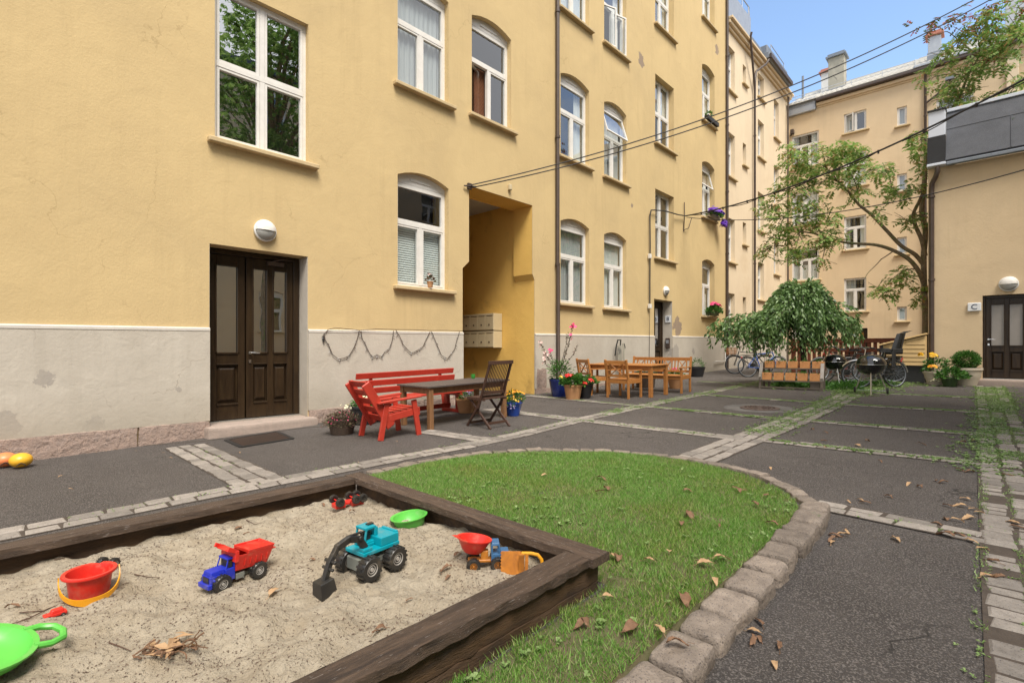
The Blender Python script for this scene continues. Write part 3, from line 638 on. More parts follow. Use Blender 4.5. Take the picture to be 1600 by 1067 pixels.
for w in WN: window(FM, yb, w['u0'], w['u1'], w['z0'], w['z1'], w['rise'], w['inset'], w['style'], w['cover'], open_=w['open_'], gmat=m_glassb if w['z0'] == 3.02 else None)
mb = MB()
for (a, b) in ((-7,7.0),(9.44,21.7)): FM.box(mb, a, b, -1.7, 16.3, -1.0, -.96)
FM.box(mb, 7.0, 9.44, 3.8, 16.3, -1.0, -.96); mb.build('room_shade_backing', m_dark, yb)  # added backing sheet, its dark colour painted as the unlit rooms
mb = MB(); FM.box(mb, -7, 21.72, 16.4, 16.5, -9, .35); FM.box(mb, -7.05, -7, -1.8, 16.4, -9, 0); FM.box(mb, 21.72, 21.77, -1.8, 16.4, -9, -.04); FM.box(mb, -7, 21.7, -1.8, 16.4, -9.1, -9); mb.build('roof', m_slate, yb)
# plinth with a rounded white lip; granite base course
def soz(y): return .262+.0102*y
pl = MB(); lip = MB()
for (a, b) in ((-7,2.28),(3.71,7.04),(9.36,15.42),(16.74,21.7)):
    lo = (lambda y: -1.02 if y < 2.3 else (-1.0 if y < 7.1 else (-.98 if y < 16 else -1.0)))(b if b < 8 else a)
    pl.add([FM.p(a,lo,0),FM.p(b,lo,0),FM.p(b,soz(b),0),FM.p(a,soz(a),0),FM.p(a,lo,.03),FM.p(b,lo,.03),FM.p(b,soz(b),.03),FM.p(a,soz(a),.03)], [(4,5,6,7),(0,4,7,3),(1,2,6,5),(0,1,5,4)])
    lip.add([FM.p(a,soz(a)+.02,-.002),FM.p(b,soz(b)+.02,-.002),FM.p(b,soz(b)+.003,.036),FM.p(a,soz(a)+.003,.036),FM.p(b,soz(b)-.03,.036),FM.p(a,soz(a)-.03,.036),FM.p(b,soz(b)-.045,.02),FM.p(a,soz(a)-.045,.02)], [(0,1,2,3),(3,2,4,5),(5,4,6,7),(0,3,5),(1,4,2)])
    y = a
    while y < b-.05:
        l = min(random.uniform(.9,1.5), b-y)
        v, f = bmesh_block(.2, l-.01, 1.0, .022, random.random()*40, 9); gb = MB(); gb.add(v, f, Matrix.Translation((-8.07-.1+.05, y+l/2, lo-.5))); gb.build('granite_block', m_granite, yb, smooth=True); y += l
pl.build('plinth', m_socle, yb); lip.build('plinth_lip', m_lip, yb)
# chunky granite corner blocks at the passage
for (y, z, ly, lz, lx, x) in ((9.6,-.78,.42,.62,.5,-8.28),(6.9,-1.1,.3,.4,.3,-8.16)):
    v, f = bmesh_block(lx, ly, lz, .04, random.random()*40, 9); gb = MB(); gb.add(v, f, Matrix.Translation((x, y, z))); gb.build('granite_block', m_granite, yb, smooth=True)
# door reveal plaster below + lintel
for (a, zt, dd) in ((2.28,1.5,.35),(3.71,1.5,.35),(15.42,1.66,.41),(16.74,1.66,.41)):
    mb = MB(); s = 1 if a in (2.28,15.42) else -1; FM.box(mb, min(a,a+s*.004), max(a,a+s*.004), -1.1, zt-.004, -dd, -.003); mb.build('door_reveal', m_socle, yb)
# passage
mb = MB(); c = MB()
mb.quad(FM.p(9.36,-1.6,-.62),FM.p(9.36,3.66,-.62),FM.p(9.36,3.66,-8.9),FM.p(9.36,-1.6,-8.9)); mb.quad(FM.p(7.0,-1.6,-.62),FM.p(7.0,3.66,-.62),FM.p(7.0,3.66,-8.9),FM.p(7.0,-1.6,-8.9))
mb.quad(FM.p(7.0,-1.6,-8.9),FM.p(9.36,-1.6,-8.9),FM.p(9.36,3.66,-8.9),FM.p(7.0,3.66,-8.9)); mb.quad(FM.p(7.0,3.45,-.62),FM.p(9.4,3.45,-.62),FM.p(9.4,3.7,-.62),FM.p(7.0,3.7,-.62))
FM.box(mb, 9.283, 9.4, 1.86, 3.45, -.64, -.02)
c.quad(FM.p(7.0,3.66,-.62),FM.p(9.36,3.66,-.62),FM.p(9.36,3.66,-8.9),FM.p(7.0,3.66,-8.9))
e = .004
for L in ([(9.36,-1.6),(9.36,1.68),(9.28,1.82),(9.28,3.48),(7.22,3.48),(7.22,1.86),(7.04,1.7),(7.04,-1.6)],):
    for (a, b_) in zip(L[:-1], L[1:]):
        oa = (-e if a[0] > 8 else e); ob_ = (-e if b_[0] > 8 else e); za = -e if a[1] > 3.4 else 0; zb = -e if b_[1] > 3.4 else 0
        mb.quad(FM.p(a[0]+oa,a[1]+za,-.012), FM.p(b_[0]+ob_,b_[1]+zb,-.012), FM.p(b_[0]+ob_,b_[1]+zb,-.62), FM.p(a[0]+oa,a[1]+za,-.62))
ps = mb.build('passage', m_ochre, yb); c.build('passage_ceiling', m_ceil, ps)
mb = MB(); FM.box(mb, 7.05, 7.2, 3.1, 3.3, -4, -3.9)
dooor(FM, yb, 2.3, 3.69, Dz0+.01, 1.49, .3, [(2.35,2.86,1),(2.87,3.6,2)])
dooor(FM, yb, 15.44, 16.72, -.9, 1.65, .36, [(15.49,16.05,1),(16.05,16.63,1)], handle='one')
mb = MB(); FM.box(mb, 2.3, 3.69, -1.115, -1.078, -.35, -.22); mb.build('threshold', m_alu, yb)
for (a, b, zt, dd) in ((2.2,3.78,-1.095,.22),(15.4,16.76,-.905,.1)):
    v, f = bmesh_block(dd+.42, b-a, .3, .03, 3, 10); mb = MB(); mb.add(v, f, Matrix.Translation((-8.07-.21+dd/2, (a+b)/2, zt-.15))); mb.build('door_step', m_step, yb, smooth=True)
downpipe(yb, [(-8.0,10.18,16.3),(-8.0,10.18,2.2),(-7.985,10.18,2.1),(-7.98,10.18,-.92),(-7.9,10.18,-1.02)], .05, clips=[(-8.0,10.18,2.15),(-8.0,10.18,5.4),(-8.0,10.18,8.6)])
downpipe(yb, [(-8.0,21.68,16.3),(-8.0,21.68,-.85)], .055, clips=[(-8.0,21.68,z) for z in (1.3,4,6.6,9.4,12.3)])
downpipe(yb, [(-7.98,21.4,1.2),(-7.98,21.4,-.5),(-7.96,20.3,-.5)], .02, m_white)
# ---- apricot wing continuing the row
pb = thing('apricot_apartment_building', 'paler apricot apartment block joining the far end of the yellow block', 'building', (0,0,0))
FP = Fac((-8.11,0,0), (0,1,0), (1,0,0))
PW = [(21.85,22.85,z0,z1,'T','low') for z0,z1 in ((.78,2.4),(3.75,5.62),(7.4,9.3),(11.1,13.0))]
PW += [(23.84,24.28,z0,z1,'1','fullg') for z0,z1 in ((1.2,2.35),(4.75,5.75),(8.35,9.35),(12.05,12.9))]
PW += [(25.9,26.8,z0,z1,'N','right') for z0,z1 in ((2.4,4.2),(5.75,7.6),(9.3,11.1),(12.2,13.35))]
PW += [(28.4,29.25,z0,z1,'N','left') for z0,z1 in ((3.9,5.6),(7.5,9.55),(11.0,13.0),(.6,2.2))]
wallmesh(FP, [(21.73,-1.8),(30.87,-1.8),(30.87,13.95),(21.73,13.95)], [archpts(a,b,c,d,0) for a,b,c,d,_,_ in PW], 'wall', m_peach, pb, [.24]*len(PW))
for a,b,c,d,st,cv in PW: window(FP, pb, a, b, c, d, 0, .17, st, cv, sillm=m_trim)
mb = MB(); FP.box(mb, 21.8, 30.8, -1.6, 13.9, -1, -.96); mb.build('room_shade_backing', m_dark, pb)  # added dark sheet, room shade put into its colour
mb = MB(); FP.box(mb, 21.78, 30.95, 13.62, 13.74, 0, .1); FP.box(mb, 21.78, 30.97, 13.742, 13.9, 0, .2); FP.box(mb, 21.78, 31.0, 13.902, 14.02, 0, .3); mb.build('cornice', m_peach2, pb, bevel=.02)
mb = MB(); FP.box(mb, 21.8, 24.6, 14.03, 15.3, -3, .1); mb.build('dormer', m_steel, pb, bevel=.02)
mb = MB(); FP.box(mb, 24.62, 26.2, 14.025, 14.5, -3, .12); FP.box(mb, 26.22, 29.9, 14.025, 14.35, -.5, .42); FP.box(mb, 26.3, 29.7, 14.352, 14.75, -3, .3); mb.build('roof', m_zinc, pb, bevel=.03)
mb = MB(); FP.box(mb, 26.22, 29.9, 14.03, 14.22, .43, .52); mb.build('gutter', m_pipe, pb)
mb = MB()
mb.tube([FP.p(21.9,15.75,.05), FP.p(24.5,15.75,.05), FP.p(24.55,15.3,.05)], .025, 6)
for u in (22.0,22.8,23.6,24.4): mb.tube([FP.p(u,15.3,.05), FP.p(u,15.75,.05)], .02, 6)
mb.tube([FP.p(27.2,14.75,.2), FP.p(27.2,15.15,.2), FP.p(29.4,15.1,.2), FP.p(29.4,14.7,.2)], .02, 6); mb.build('roof_railing', m_steel, pb)
downpipe(pb, [(-7.75,23.9,14.2),(-7.8,23.9,14.0),(-7.99,25.05,12.35),(-8.0,25.12,12.1),(-8.0,25.12,-.82)], .05, clips=[(-8.0,25.12,z) for z in (1,4,7,10)])
downpipe(pb, [(-7.66,26.4,14.15),(-7.8,26.1,13.7),(-8.0,25.3,13.1),(-8.0,25.13,12.7),(-8.0,25.12,12.1)], .05)
downpipe(pb, [(-7.95,30.5,13.9),(-8.0,30.5,13.2),(-8.0,30.5,-.7)], .045)
mb = MB(); FP.box(mb, 21.78, 30.8, -1, .45, 0, .03); mb.build('plinth', m_socle, pb)
mb = MB(); FP.box(mb, 21.78, 31, 13.9, 13.99, -9, -.01); FP.box(mb, 21.78, 31, -1.7, 13.9, -9.1, -9); mb.build('rear_wall', m_peach, pb)
# ---- back building
bb = thing('apricot_back_building', 'apricot rendered building closing the far end of the yard under a pale tiled roof', 'building', (0,0,0))
FB = Fac((0,30.87,0), (1,0,0), (0,-1,0))
BW = [(-7.9,-6.6,z0,z1,'3',cv) for z0,z1,cv in ((9.85,11.68,'sides'),(6.75,8.5,'full'),(3.72,5.42,'low'),(.5,2.2,'low'))]
BW += [(-5.46,-4.5,11.12,12.12,'2','left'),(-5.46,-4.5,8.32,10.05,'T','low'),(-5.46,-4.5,5.1,6.8,'T','sides'),(-5.46,-4.5,1.92,3.62,'T','left')]
BW += [(-3.26,-2.88,z0,z1,'1','fullg') for z0,z1 in ((10.85,11.75),(7.66,8.5),(4.6,5.42),(1.36,2.05))]
BW += [(-1.79,-.5,9.9,11.65,'T','low'),(1.2,2.5,9.9,11.65,'T','low')]
BD = (-5.4,-4.45)
bh = [archpts(a,b,c,d,0) for a,b,c,d,_,_ in BW]+[[(BD[0],-1.6),(BD[1],-1.6),(BD[1],1.05),(BD[0],1.05)]]
wallmesh(FB, [(-8.12,-1.8),(12,-1.8),(12,13.25),(-8.12,13.25)], bh, 'wall', m_peach2, bb, [.16]*len(BW)+[.2])
for i,(a,b,c,d,st,cv) in enumerate(BW): window(FB, bb, a, b, c, d, 0, .07, st, cv, open_={0:.45} if i == 4 else None, trans=.66)
dooor(FB, bb, BD[0], BD[1], -.75, 1.05, .12, [(-5.35,-4.54,2)], handle='one', scl=.8)
mb = MB(); FB.box(mb, -8.1, 12, -1.6, 13.2, -1, -.96); mb.build('room_shade_backing', m_dark, bb)  # added sheet behind the panes, coloured as room darkness
mb = MB(); FB.box(mb, -6.7, 12, 12.85, 12.93, 0, .06); FB.box(mb, -6.7, 12, 12.932, 13.1, 0, .14); mb.build('cornice', m_peach2, bb, bevel=.02)
gt = MB(); FB.box(gt, -6.7, 12, 13.11, 13.27, -.05, .32); gt.build('gutter', m_pipe, bb, bevel=.05, seg=3)
mb = MB(); FB.box(mb, -8.05, -6.72, 12.75, 13.1, 0, .2); FB.box(mb, -8.05, -6.72, 13.1, 13.5, -.05, .1); FB.box(mb, -2.6, 12, 13.28, 13.42, -.3, .34); mb.build('eaves_flashing', m_steel, bb, bevel=.03)
rf = MB()       # corrugated pale tiles in courses
z0, z1, yA, yB = 13.3, 15.5, 30.6, 35.0; NR = 13
for r in range(NR):
    ya, yb2 = yA+(yB-yA)*r/NR, yA+(yB-yA)*(r+1)/NR; za, zb = z0+(z1-z0)*r/NR+.05, z0+(z1-z0)*(r+1)/NR+.012
    x = -8.2; vs = []; n = 0
    while x < 12:
        for (dx, dz) in ((0,0),(.06,.035),(.13,.035),(.19,0)): vs += [(x+dx, ya, za+dz), (x+dx, yb2, zb+dz), (x+dx, ya, za-.04)]; n += 1
        x += .24
    rf.add(vs, [(3*i, 3*i+3, 3*i+4, 3*i+1) for i in range(n-1)]+[(3*i, 3*i+2, 3*i+5, 3*i+3) for i in range(n-1)])
ro = rf.build('roof', m_tile, bb)
mb = MB(); mb.box((2,37.2,14.35), (20.4,4.4,2.2)); mb.box((2,35.04,15.58), (20.4,.22,.12)); mb.build('ridge', m_tile, ro)
mb = MB(); mb.tube([(-8,31.3,14.0),(-2.6,31.3,14.0)], .018, 5); mb.tube([(-8,31.3,13.85),(-2.6,31.3,13.85)], .018, 5); mb.tube([(-2.5,31.9,14.3),(11,31.9,14.3)], .018, 5)
for i in range(9): mb.tube([(-7.8+i*1.3-(.0), 31.3, 13.6),(-7.8+i*1.3, 31.3, 14.05)], .016, 5)
mb.build('snow_guard', m_steel, ro)
def chimney(x, y, w, d, zb, zt, m1, cap, capm, name='chimney'):
    c = MB(); c.box((x, y, (zb+zt)/2), (w, d, zt-zb)); co = c.build(name, m1, ro, bevel=.01)
    k = MB(); k.box((x, y, zt+.06), (w+.22, d+.22, .1)); k.box((x, y, zt+.17), (w+.06, d+.06, .12)); k.build('chimney_cap', capm, co, bevel=.01)
    q = MB(); q.box((x, y, zb+.55), (w+.06, d+.06, .5)); q.build('chimney_flashing', m_zinc, co)
chimney(-6.15,33,.75,.7,13.6,16.15,m_conc,1,m_zinc); chimney(-6.85,34.3,.6,.6,14,16.1,m_white,1,m_brick); chimney(-1.95,32.6,.5,.5,13.8,15.4,m_steel,1,m_brick)
chimney(1.3,33,1.5,.8,13.6,17.4,m_steel,1,m_brick)
mb = MB(); mb.tube([(-7.75,32.5,14.2),(-7.75,32.5,15.6)], .06, 8); mb.build('vent_pipe', m_zinc, ro)
downpipe(bb, [(-2.18,30.6,13.1),(-2.18,30.7,12.85),(-2.18,30.78,12.7),(-2.18,30.78,-.7)], .055, clips=[(-2.18,30.78,z) for z in (2,5,8,11)])
downpipe(bb, [(-1.3,30.75,12.35),(-1.3,30.7,12.25),(-1.45,30.75,12.05),(-2.15,30.78,11.6)], .045)
mb = MB(); mb.box((-1.3,30.7,12.42), (.32,.2,.14)); mb.build('overflow_hopper', m_zinc, bb)
mb = MB(); mb.box((-7.85,30.75,11.9), (.16,.2,.22)); mb.tube([(-7.95,30.78,11.7),(-7.8,30.7,11.9)], .04, 8); mb.build('floodlight', m_pipe, bb)
mb = MB(); FB.box(mb, .55, .95, 11, 13.9, 0, .12); FB.box(mb, 1.1, 12, 13.28, 14.6, -.5, .05); mb.build('pilaster', m_peach, bb, bevel=.02)
# ---- building on the right with door C
rb = thing('right_wing_building', 'low apricot wing with dark felt mansard and brown door marked C', 'building', (0,0,0))
FR = Fac((0,18.2,0), (1,0,0), (0,-1,0))
wallmesh(FR, [(-1.23,-1.6),(9,-1.6),(9,4.98),(-1.23,4.98)], [[(-.12,-1.4),(1.12,-1.4),(1.12,1.4),(-.12,1.4)]], 'wall', m_peach2, rb, [.2])
mb = MB(); mb.quad((-1.23,18.2,-1.6),(-1.23,26,-1.6),(-1.23,26,4.98),(-1.23,18.2,4.98)); mb.quad((-1.23,26,-1.6),(9,26,-1.6),(9,26,7),(-1.23,26,7)); mb.quad((-.85,18.7,6.45),(-.85,26,6.45),(-.85,26,4.9),(-.85,18.7,4.9)); mb.build('side_wall', m_peach2, rb)
dooor(FR, rb, -.11, 1.11, -.77, 1.39, .14, [(-.06,.74,2),(.75,1.06,1)], handle='one', glassm=m_frost)
mb = MB(); FR.box(mb, -.13, 1.2, -.81, -.775, -.2, -.05); mb.build('threshold', m_alu, rb)
v, f = bmesh_block(1.9, .62, .22, .02, 8, 9); mb = MB(); mb.add(v, f, Matrix.Translation((.7,18.0,-.9))); mb.build('door_step', m_step, rb, smooth=True)
mb = MB(); FR.box(mb, -1.2, -.16, -1.4, -.55, 0, .04); mb.build('plinth', m_cream, rb)
mb = MB(); mb.quad((-.85,17.98,5.1),(9,17.98,5.1),(9,18.25,6.0),(-.85,18.25,6.0)); mb.quad((-.85,18.24,6.0),(9,18.24,6.0),(9,18.42,6.52),(-.85,18.42,6.52)); mb.quad((-.85,17.98,5.1),(9,17.98,5.1),(9,18.2,5.0),(-.85,18.2,5.0)); mb.quad((-.85,18.42,6.6),(9,18.42,6.6),(9,26,7.2),(-.85,26,7.2)); 
for i in range(4):
    x = .42+i*2.6; mb.beam((x,17.972,5.12),(x,18.238,5.99),.02,.006, up=(0,-1,.3))
mro = mb.build('mansard_roof', m_slate, rb)
mb = MB(); mb.box((4.08,17.99,4.99), (9.86,.12,.1)); mb.build('gutter', m_zinc, rb, bevel=.02)
mb = MB(); mb.box((-1.045,18.12,5.4), (.38,.26,.8)); mb.build('roof_corner_panel', m_slated, rb)
mb = MB(); mb.box((-1.045,18.1,5.02), (.4,.34,.07)); mb.box((-1.0,18.18,5.14), (.42,.34,.05));  mb.box((-1.04,18.22,6.16), (.36,.3,.72)); mb.box((4.08,18.46,6.56), (9.86,.16,.09)); mb.build('roof_flashing', m_flash, rb, bevel=.01)
mb = MB(); mb.box((-1.04,18.2,6.54), (.4,.34,.035)); mb.box((4.08,18.26,6.0), (9.86,.02,.04)); mb.build('flashing_edge', m_iron, rb)
downpipe(rb, [(-1.02,17.98,4.95),(-1.02,17.98,4.82),(-1.06,18.02,4.7),(-1.14,18.1,4.55),(-1.15,18.12,4.3),(-1.15,18.12,-.85)], .06, clips=[(-1.15,18.12,z) for z in (4.2,1.9)])
mb = MB(); mb.tube([(-1.17,18.3,.9),(-1.13,18.1,.9)], .012, 6); 
# ---- building opposite, seen mirrored in the glass
ob = thing('opposite_building', 'yellow building across the yard seen mirrored in the door glass', 'building', (0,0,0))
FO = Fac((10.5,0,0), (0,1,0), (-1,0,0)); OW = [(y, y+1.2, z, z+2.1) for y in (-4,-.5,3,6.5,10,13.5,20,23.5,27) for z in (.9,4.6,8.3,11.2)]
wallmesh(FO, [(-9,-1.8),(30.9,-1.8),(30.9,14),(-9,14)], [archpts(a,b,c,d,.14) for a,b,c,d in OW], 'wall', m_peach2, ob, [.2]*len(OW))
for a,b,c,d in OW:
    window(FO, ob, a, b, c, d, .14, .12, 'T', None)
mb = MB(); FO.box(mb, -9, 30.9, -1.8, 13.9, -1.1, -1); mb.build('room_shade_backing', m_dark, ob)  # dark backing added, painted as unlit rooms behind the glass
mb = MB(); FO.box(mb, -9, 30.9, 14, 14.3, -6, .3); mb.build('roof', m_slate, ob)
# ------------------------------------------------------------------ sandbox
ZR = -1.05
def rbeam(mb, p, q, w, h, seed=0, n=40, jag=.006):
    # weathered timber: a bar with many sections, its edges worn unevenly
    p, q = Vector(p), Vector(q); d = (q-p).normalized(); sx = d.cross(V(0,0,1)).normalized(); vs = []; fs = []; m = 8
    prof = [(-1,-1),(-.98,.8),(-.9,1),(0,1.0),(.9,1),(.98,.8),(1,-1),(0,-1)]
    for i in range(n+1):
        c = p+(q-p)*i/n
        for k, (a, b) in enumerate(prof):
            j = noise.noise(Vector((i*.9+seed, k*3.3, seed)))*jag+noise.noise(Vector((i*.21+seed, k*1.3, 9)))*jag*.8
            vs.append(c+sx*(a*w/2+(j if abs(a) > .5 else 0))+V(0,0,b*h/2+(j*.5 if b > .5 else 0)))
    for i in range(n):
        for k in range(m): fs.append((i*m+k, i*m+(k+1) % m, (i+1)*m+(k+1) % m, (i+1)*m+k))
    fs += [tuple(range(m)), tuple(n*m+k for k in range(m))]
    mb.add(vs, fs)
X0, X1, Y1, Y0 = -3.88, -1.46, 2.25, -1.6
sb = thing('sandbox', 'weathered dark timber sandbox frame around pale sand', 'sandbox', (-2.7,.4,-1.28))
def off(o): o.location = -sb.location; return o
def sbm(mb, name, m, **k): o = mb.build(name, m, sb, **k); o.location = -sb.location; return o
a = MB(); rbeam(a, (X0+.07,Y0,ZR-.022), (X0+.07,Y1-.15,ZR-.022), .15, .045, 1, 70, .008); sbm(a, 'rim_board', m_timber, smooth=True)
a = MB(); rbeam(a, (X1-.07,Y0,ZR-.022), (X1-.07,Y1-.145,ZR-.022), .155, .045, 5, 90, .016); sbm(a, 'rim_board', m_timber, smooth=True)
a = MB(); rbeam(a, (X0-.01,Y1-.07,ZR-.02), (X1+.03,Y1-.07,ZR-.02), .145, .045, 9, 60, .008); sbm(a, 'rim_board', m_timbery, smooth=True)
a = MB(); rbeam(a, (X0+.05,Y0,ZR-.175), (X0+.05,Y1-.1,ZR-.175), .06, .25, 2, 60, .008); sbm(a, 'side_board', m_board, smooth=True)
a = MB(); rbeam(a, (X1-.05,Y0,ZR-.1), (X1-.05,Y1-.03,ZR-.1), .06, .1, 3, 60, .014); rbeam(a, (X1-.045,Y0,ZR-.225), (X1-.045,Y1-.03,ZR-.225), .06, .14, 7, 60, .008); sbm(a, 'side_board', m_board, smooth=True)
a = MB(); rbeam(a, (X0+.05,Y1-.05,ZR-.175), (X1-.08,Y1-.05,ZR-.175), .06, .25, 4, 60, .008); sbm(a, 'side_board', m_board, smooth=True)
def sandz(x, y):
    p = Vector((x, y, 0))
    z = -1.17+.034*noise.noise(p*2.1)+.036*noise.noise(p*5.5+V(3,1,0))+.02*noise.noise(p*13)+.006*noise.noise(p*36)
    e = min(x-(X0+.1), (X1-.1)-x, (Y1-.12)-y); z += -.02*max(0, 1-e/.25)
    for (a, b, r, h) in ((-2.3,1.02,.09,-.022),(-2.45,.72,.16,.022),(-2.2,1.15,.1,.012),(-2.75,.72,.12,-.02),(-2.0,.9,.2,.012),(-2.62,1.25,.15,.012)):
        z += h*math.exp(-((x-a)**2+(y-b)**2)/(r*r))
    return z
nx_, ny_ = 190, 290; mb = MB(); xs = np.linspace(X0+.07, X1-.07, nx_); yy = np.linspace(-1.5, Y1-.07, ny_)
mb.v = [(x, y, sandz(x, y)) for y in yy for x in xs]
mb.f = [(j*nx_+i, j*nx_+i+1, (j+1)*nx_+i+1, (j+1)*nx_+i) for j in range(ny_-1) for i in range(nx_-1)]
tag(mb.build('sand', m_sand, smooth=True), 'pale trampled sand inside the timber sandbox', kind='structure')
# fine litter on the sand
P = []
for _ in range(7500):
    x, y = random.uniform(X0+.15, X1-.15), random.uniform(.1, Y1-.13)
    if noise.noise((x*2.5, y*2.5, 3)) < random.uniform(-.5,.35): continue
    z = sandz(x, y)+.002; a = random.uniform(0, PI); l = random.uniform(.002,.007)*(1 if random.random() < .9 else 2); w = random.uniform(.001,.0028)
    ca, sa = math.cos(a), math.sin(a)
    P += [(x-ca*l, y-sa*l, z), (x+sa*w, y-ca*w, z+.002), (x+ca*l, y+sa*l, z+.001), (x-sa*w, y+ca*w, z+.003)]
tag(leafmesh('litter', P, 4, m_twig), 'tiny dark crumbs of bark and seed over the sand', 'litter', kind='stuff')
def SZ(px, py, dz=0):
    p = Zp(px, py, -1.15)
    for _ in range(4): p = Zp(px, py, sandz(p.x, p.y)+dz)
    return p
# ------------------------------------------------------------------ toys
def wheel(parent, c, r, w, axis='x', hub=m_hub, tread=True, name='wheel', k=10, tm=None):
    mb = MB(); T = Matrix.Translation(c) @ Matrix.Rotation(PI/2, 4, 'Y' if axis == 'x' else 'X')
    mb.lathe([(r*.55,-w*.5),(r*.9,-w*.5),(r,-w*.36),(r,w*.36),(r*.9,w*.5),(r*.55,w*.5),(r*.5,w*.3),(.0005,w*.3)], 24, T); mb.lathe([(.0005,-w*.3),(r*.5,-w*.3),(r*.55,-w*.5)], 24, T)
    if tread:
        for i in range(16):
            a = 2*PI*i/16
            mb.box((0,0,0), (r*.14, r*.16, w*.92), T @ Matrix.Rotation(a, 4, 'Z') @ Matrix.Translation((r*.99,0,0)))
    o = mb.build(name, tm or m_pbk, parent, smooth=True)
    h = MB()
    for s in (1,-1):
        h.lathe([(.0005,s*w*.44),(r*.16,s*w*.44),(r*.18,s*w*.34)], 12, T); h.lathe([(r*.28,s*w*.36),(r*.3,s*w*.42),(r*.34,s*w*.42),(r*.36,s*w*.36)], 20, T); h.lathe([(r*.46,s*w*.4),(r*.48,s*w*.47),(r*.53,s*w*.47),(r*.55,s*w*.4)], 20, T)
    h.build('rim', hub, o, smooth=True); return o
def P2(pts): return pts
# dump truck: local +x is forward
p = SZ(375, 912); A = math.atan2(-1, .2)
dt = thing('toy_dump_truck', 'blue and red toy dump truck standing on the sand', 'toy truck', (p.x-.055,p.y-.0,p.z-.006), A, sc=.98)
cab = MB(); cab.b2((.075,-.042,.045),(.15,.042,.085)); cab.box((.112,0,.095),(.07,.078,.02),taper=.12); cab.b2((.03,-.046,.04),(.078,.046,.1))
for y in (-.043,.043): cab.beam((.075,y*.95,.1),(.062,y*.88,.145),.006,.007); cab.beam((.034,y*.95,.1),(.034,y*.88,.145),.006,.012)
cab.box((.048,0,.148),(.042,.086,.01),taper=.06); cab.b2((.145,-.05,.03),(.165,.05,.052)); cab.b2((.06,-.055,.062),(.14,-.036,.072)); cab.b2((.06,.036,.062),(.14,.055,.072)); cab.b2((.03,-.046,.1),(.036,.046,.146))
co = cab.build('cab', m_pbl, dt, bevel=.004, seg=2)
g = MB(); g.b2((.151,-.025,.05),(.154,.025,.08)); g.build('grille', m_pbk, co); g = MB(); g.b2((.04,-.036,.102),(.058,.036,.14)); g.build('seat', m_pbk, co)
ch = MB(); ch.b2((-.14,-.025,.032),(.14,.025,.05)); ch.b2((-.13,-.05,.058),(-.05,.05,.066)); ch.b2((-.02,-.045,.03),(.025,.045,.06)); ch.b2((-.15,-.04,.04),(-.135,.04,.055)); ch.build('chassis', m_pgy, dt, bevel=.002)
bd = MB(); Tt = Matrix.Translation((-.14,0,.066)) @ Matrix.Rotation(R(-4), 4, 'Y')
def shell(mb, b0, b1, top0, top1, wb, wt, h, T, th=.005):
    vs = [(b0,-wb,0),(b1,-wb,0),(b1,wb,0),(b0,wb,0),(top0,-wt,h),(top1,-wt,h),(top1,wt,h),(top0,wt,h)]
    vi = [(b0+th,-wb+th,th),(b1-th,-wb+th,th),(b1-th,wb-th,th),(b0+th,wb-th,th),(top0+th,-wt+th,h),(top1-th,-wt+th,h),(top1-th,wt-th,h),(top0+th,wt-th,h)]
    mb.add(vs+vi, [(0,3,2,1),(0,1,5,4),(1,2,6,5),(2,3,7,6),(3,0,4,7),(8,9,10,11),(8,12,13,9),(9,13,14,10),(10,14,15,11),(11,15,12,8),(4,5,13,12),(5,6,14,13),(6,7,15,14),(7,4,12,15)], T)
shell(bd, .0,.17,-.02,.178,.05,.068,.08, Tt); shell(bd, -.02,.12,-.026,.12,.0685,.071,.016, Tt @ Matrix.Translation((0,0,.08)))
bd.b2((.168,-.068,.05),(.186,.068,.105), Tt); bd.beam((.175,-.06,.1),(.225,-.06,.125),.01,.02, M=Tt); bd.beam((.175,.06,.1),(.225,.06,.125),.01,.02, M=Tt); bd.b2((.176,-.06,.104),(.215,.06,.111), Tt)
shell(bd, -.02,.03,-.05,.03,.0,.052,.03, Tt @ Matrix.Translation((0,0,.035)))
for x in (.01,.04,.07,.1,.13): bd.beam((x,-.058,.02),(x,-.063,.055),.004,.006, M=Tt); bd.beam((x,.058,.02),(x,.063,.055),.004,.006, M=Tt)
bd.build('tipper_body', m_prd, dt, bevel=.0015)
for x in (.1,-.09):
    for y in (-.052,.052): wheel(dt, (x,y,.042), .042, .032, 'y')
# excavator
p = SZ(572, 893)
ex = thing('toy_excavator', 'turquoise toy excavator with black digging arm on four black wheels', 'toy excavator', (p.x-.02,p.y+.05,p.z-.01), math.atan2(-1,.12), sc=1.2)
b = MB(); b.b2((-.08,-.05,.05),(.085,.05,.075)); b.b2((.08,-.05,.03),(.1,.05,.085)); b.lathe([(.03,.07),(.03,.1)],16); b.build('undercarriage', m_pgy, ex, bevel=.004)
h = MB(); h.b2((-.1,-.065,.098),(.095,.065,.115)); h.b2((-.1,-.06,.115),(.0,.06,.152)); h.b2((-.105,-.05,.12),(-.09,.05,.158)); h.b2((.0,-.06,.115),(.045,.015,.128))
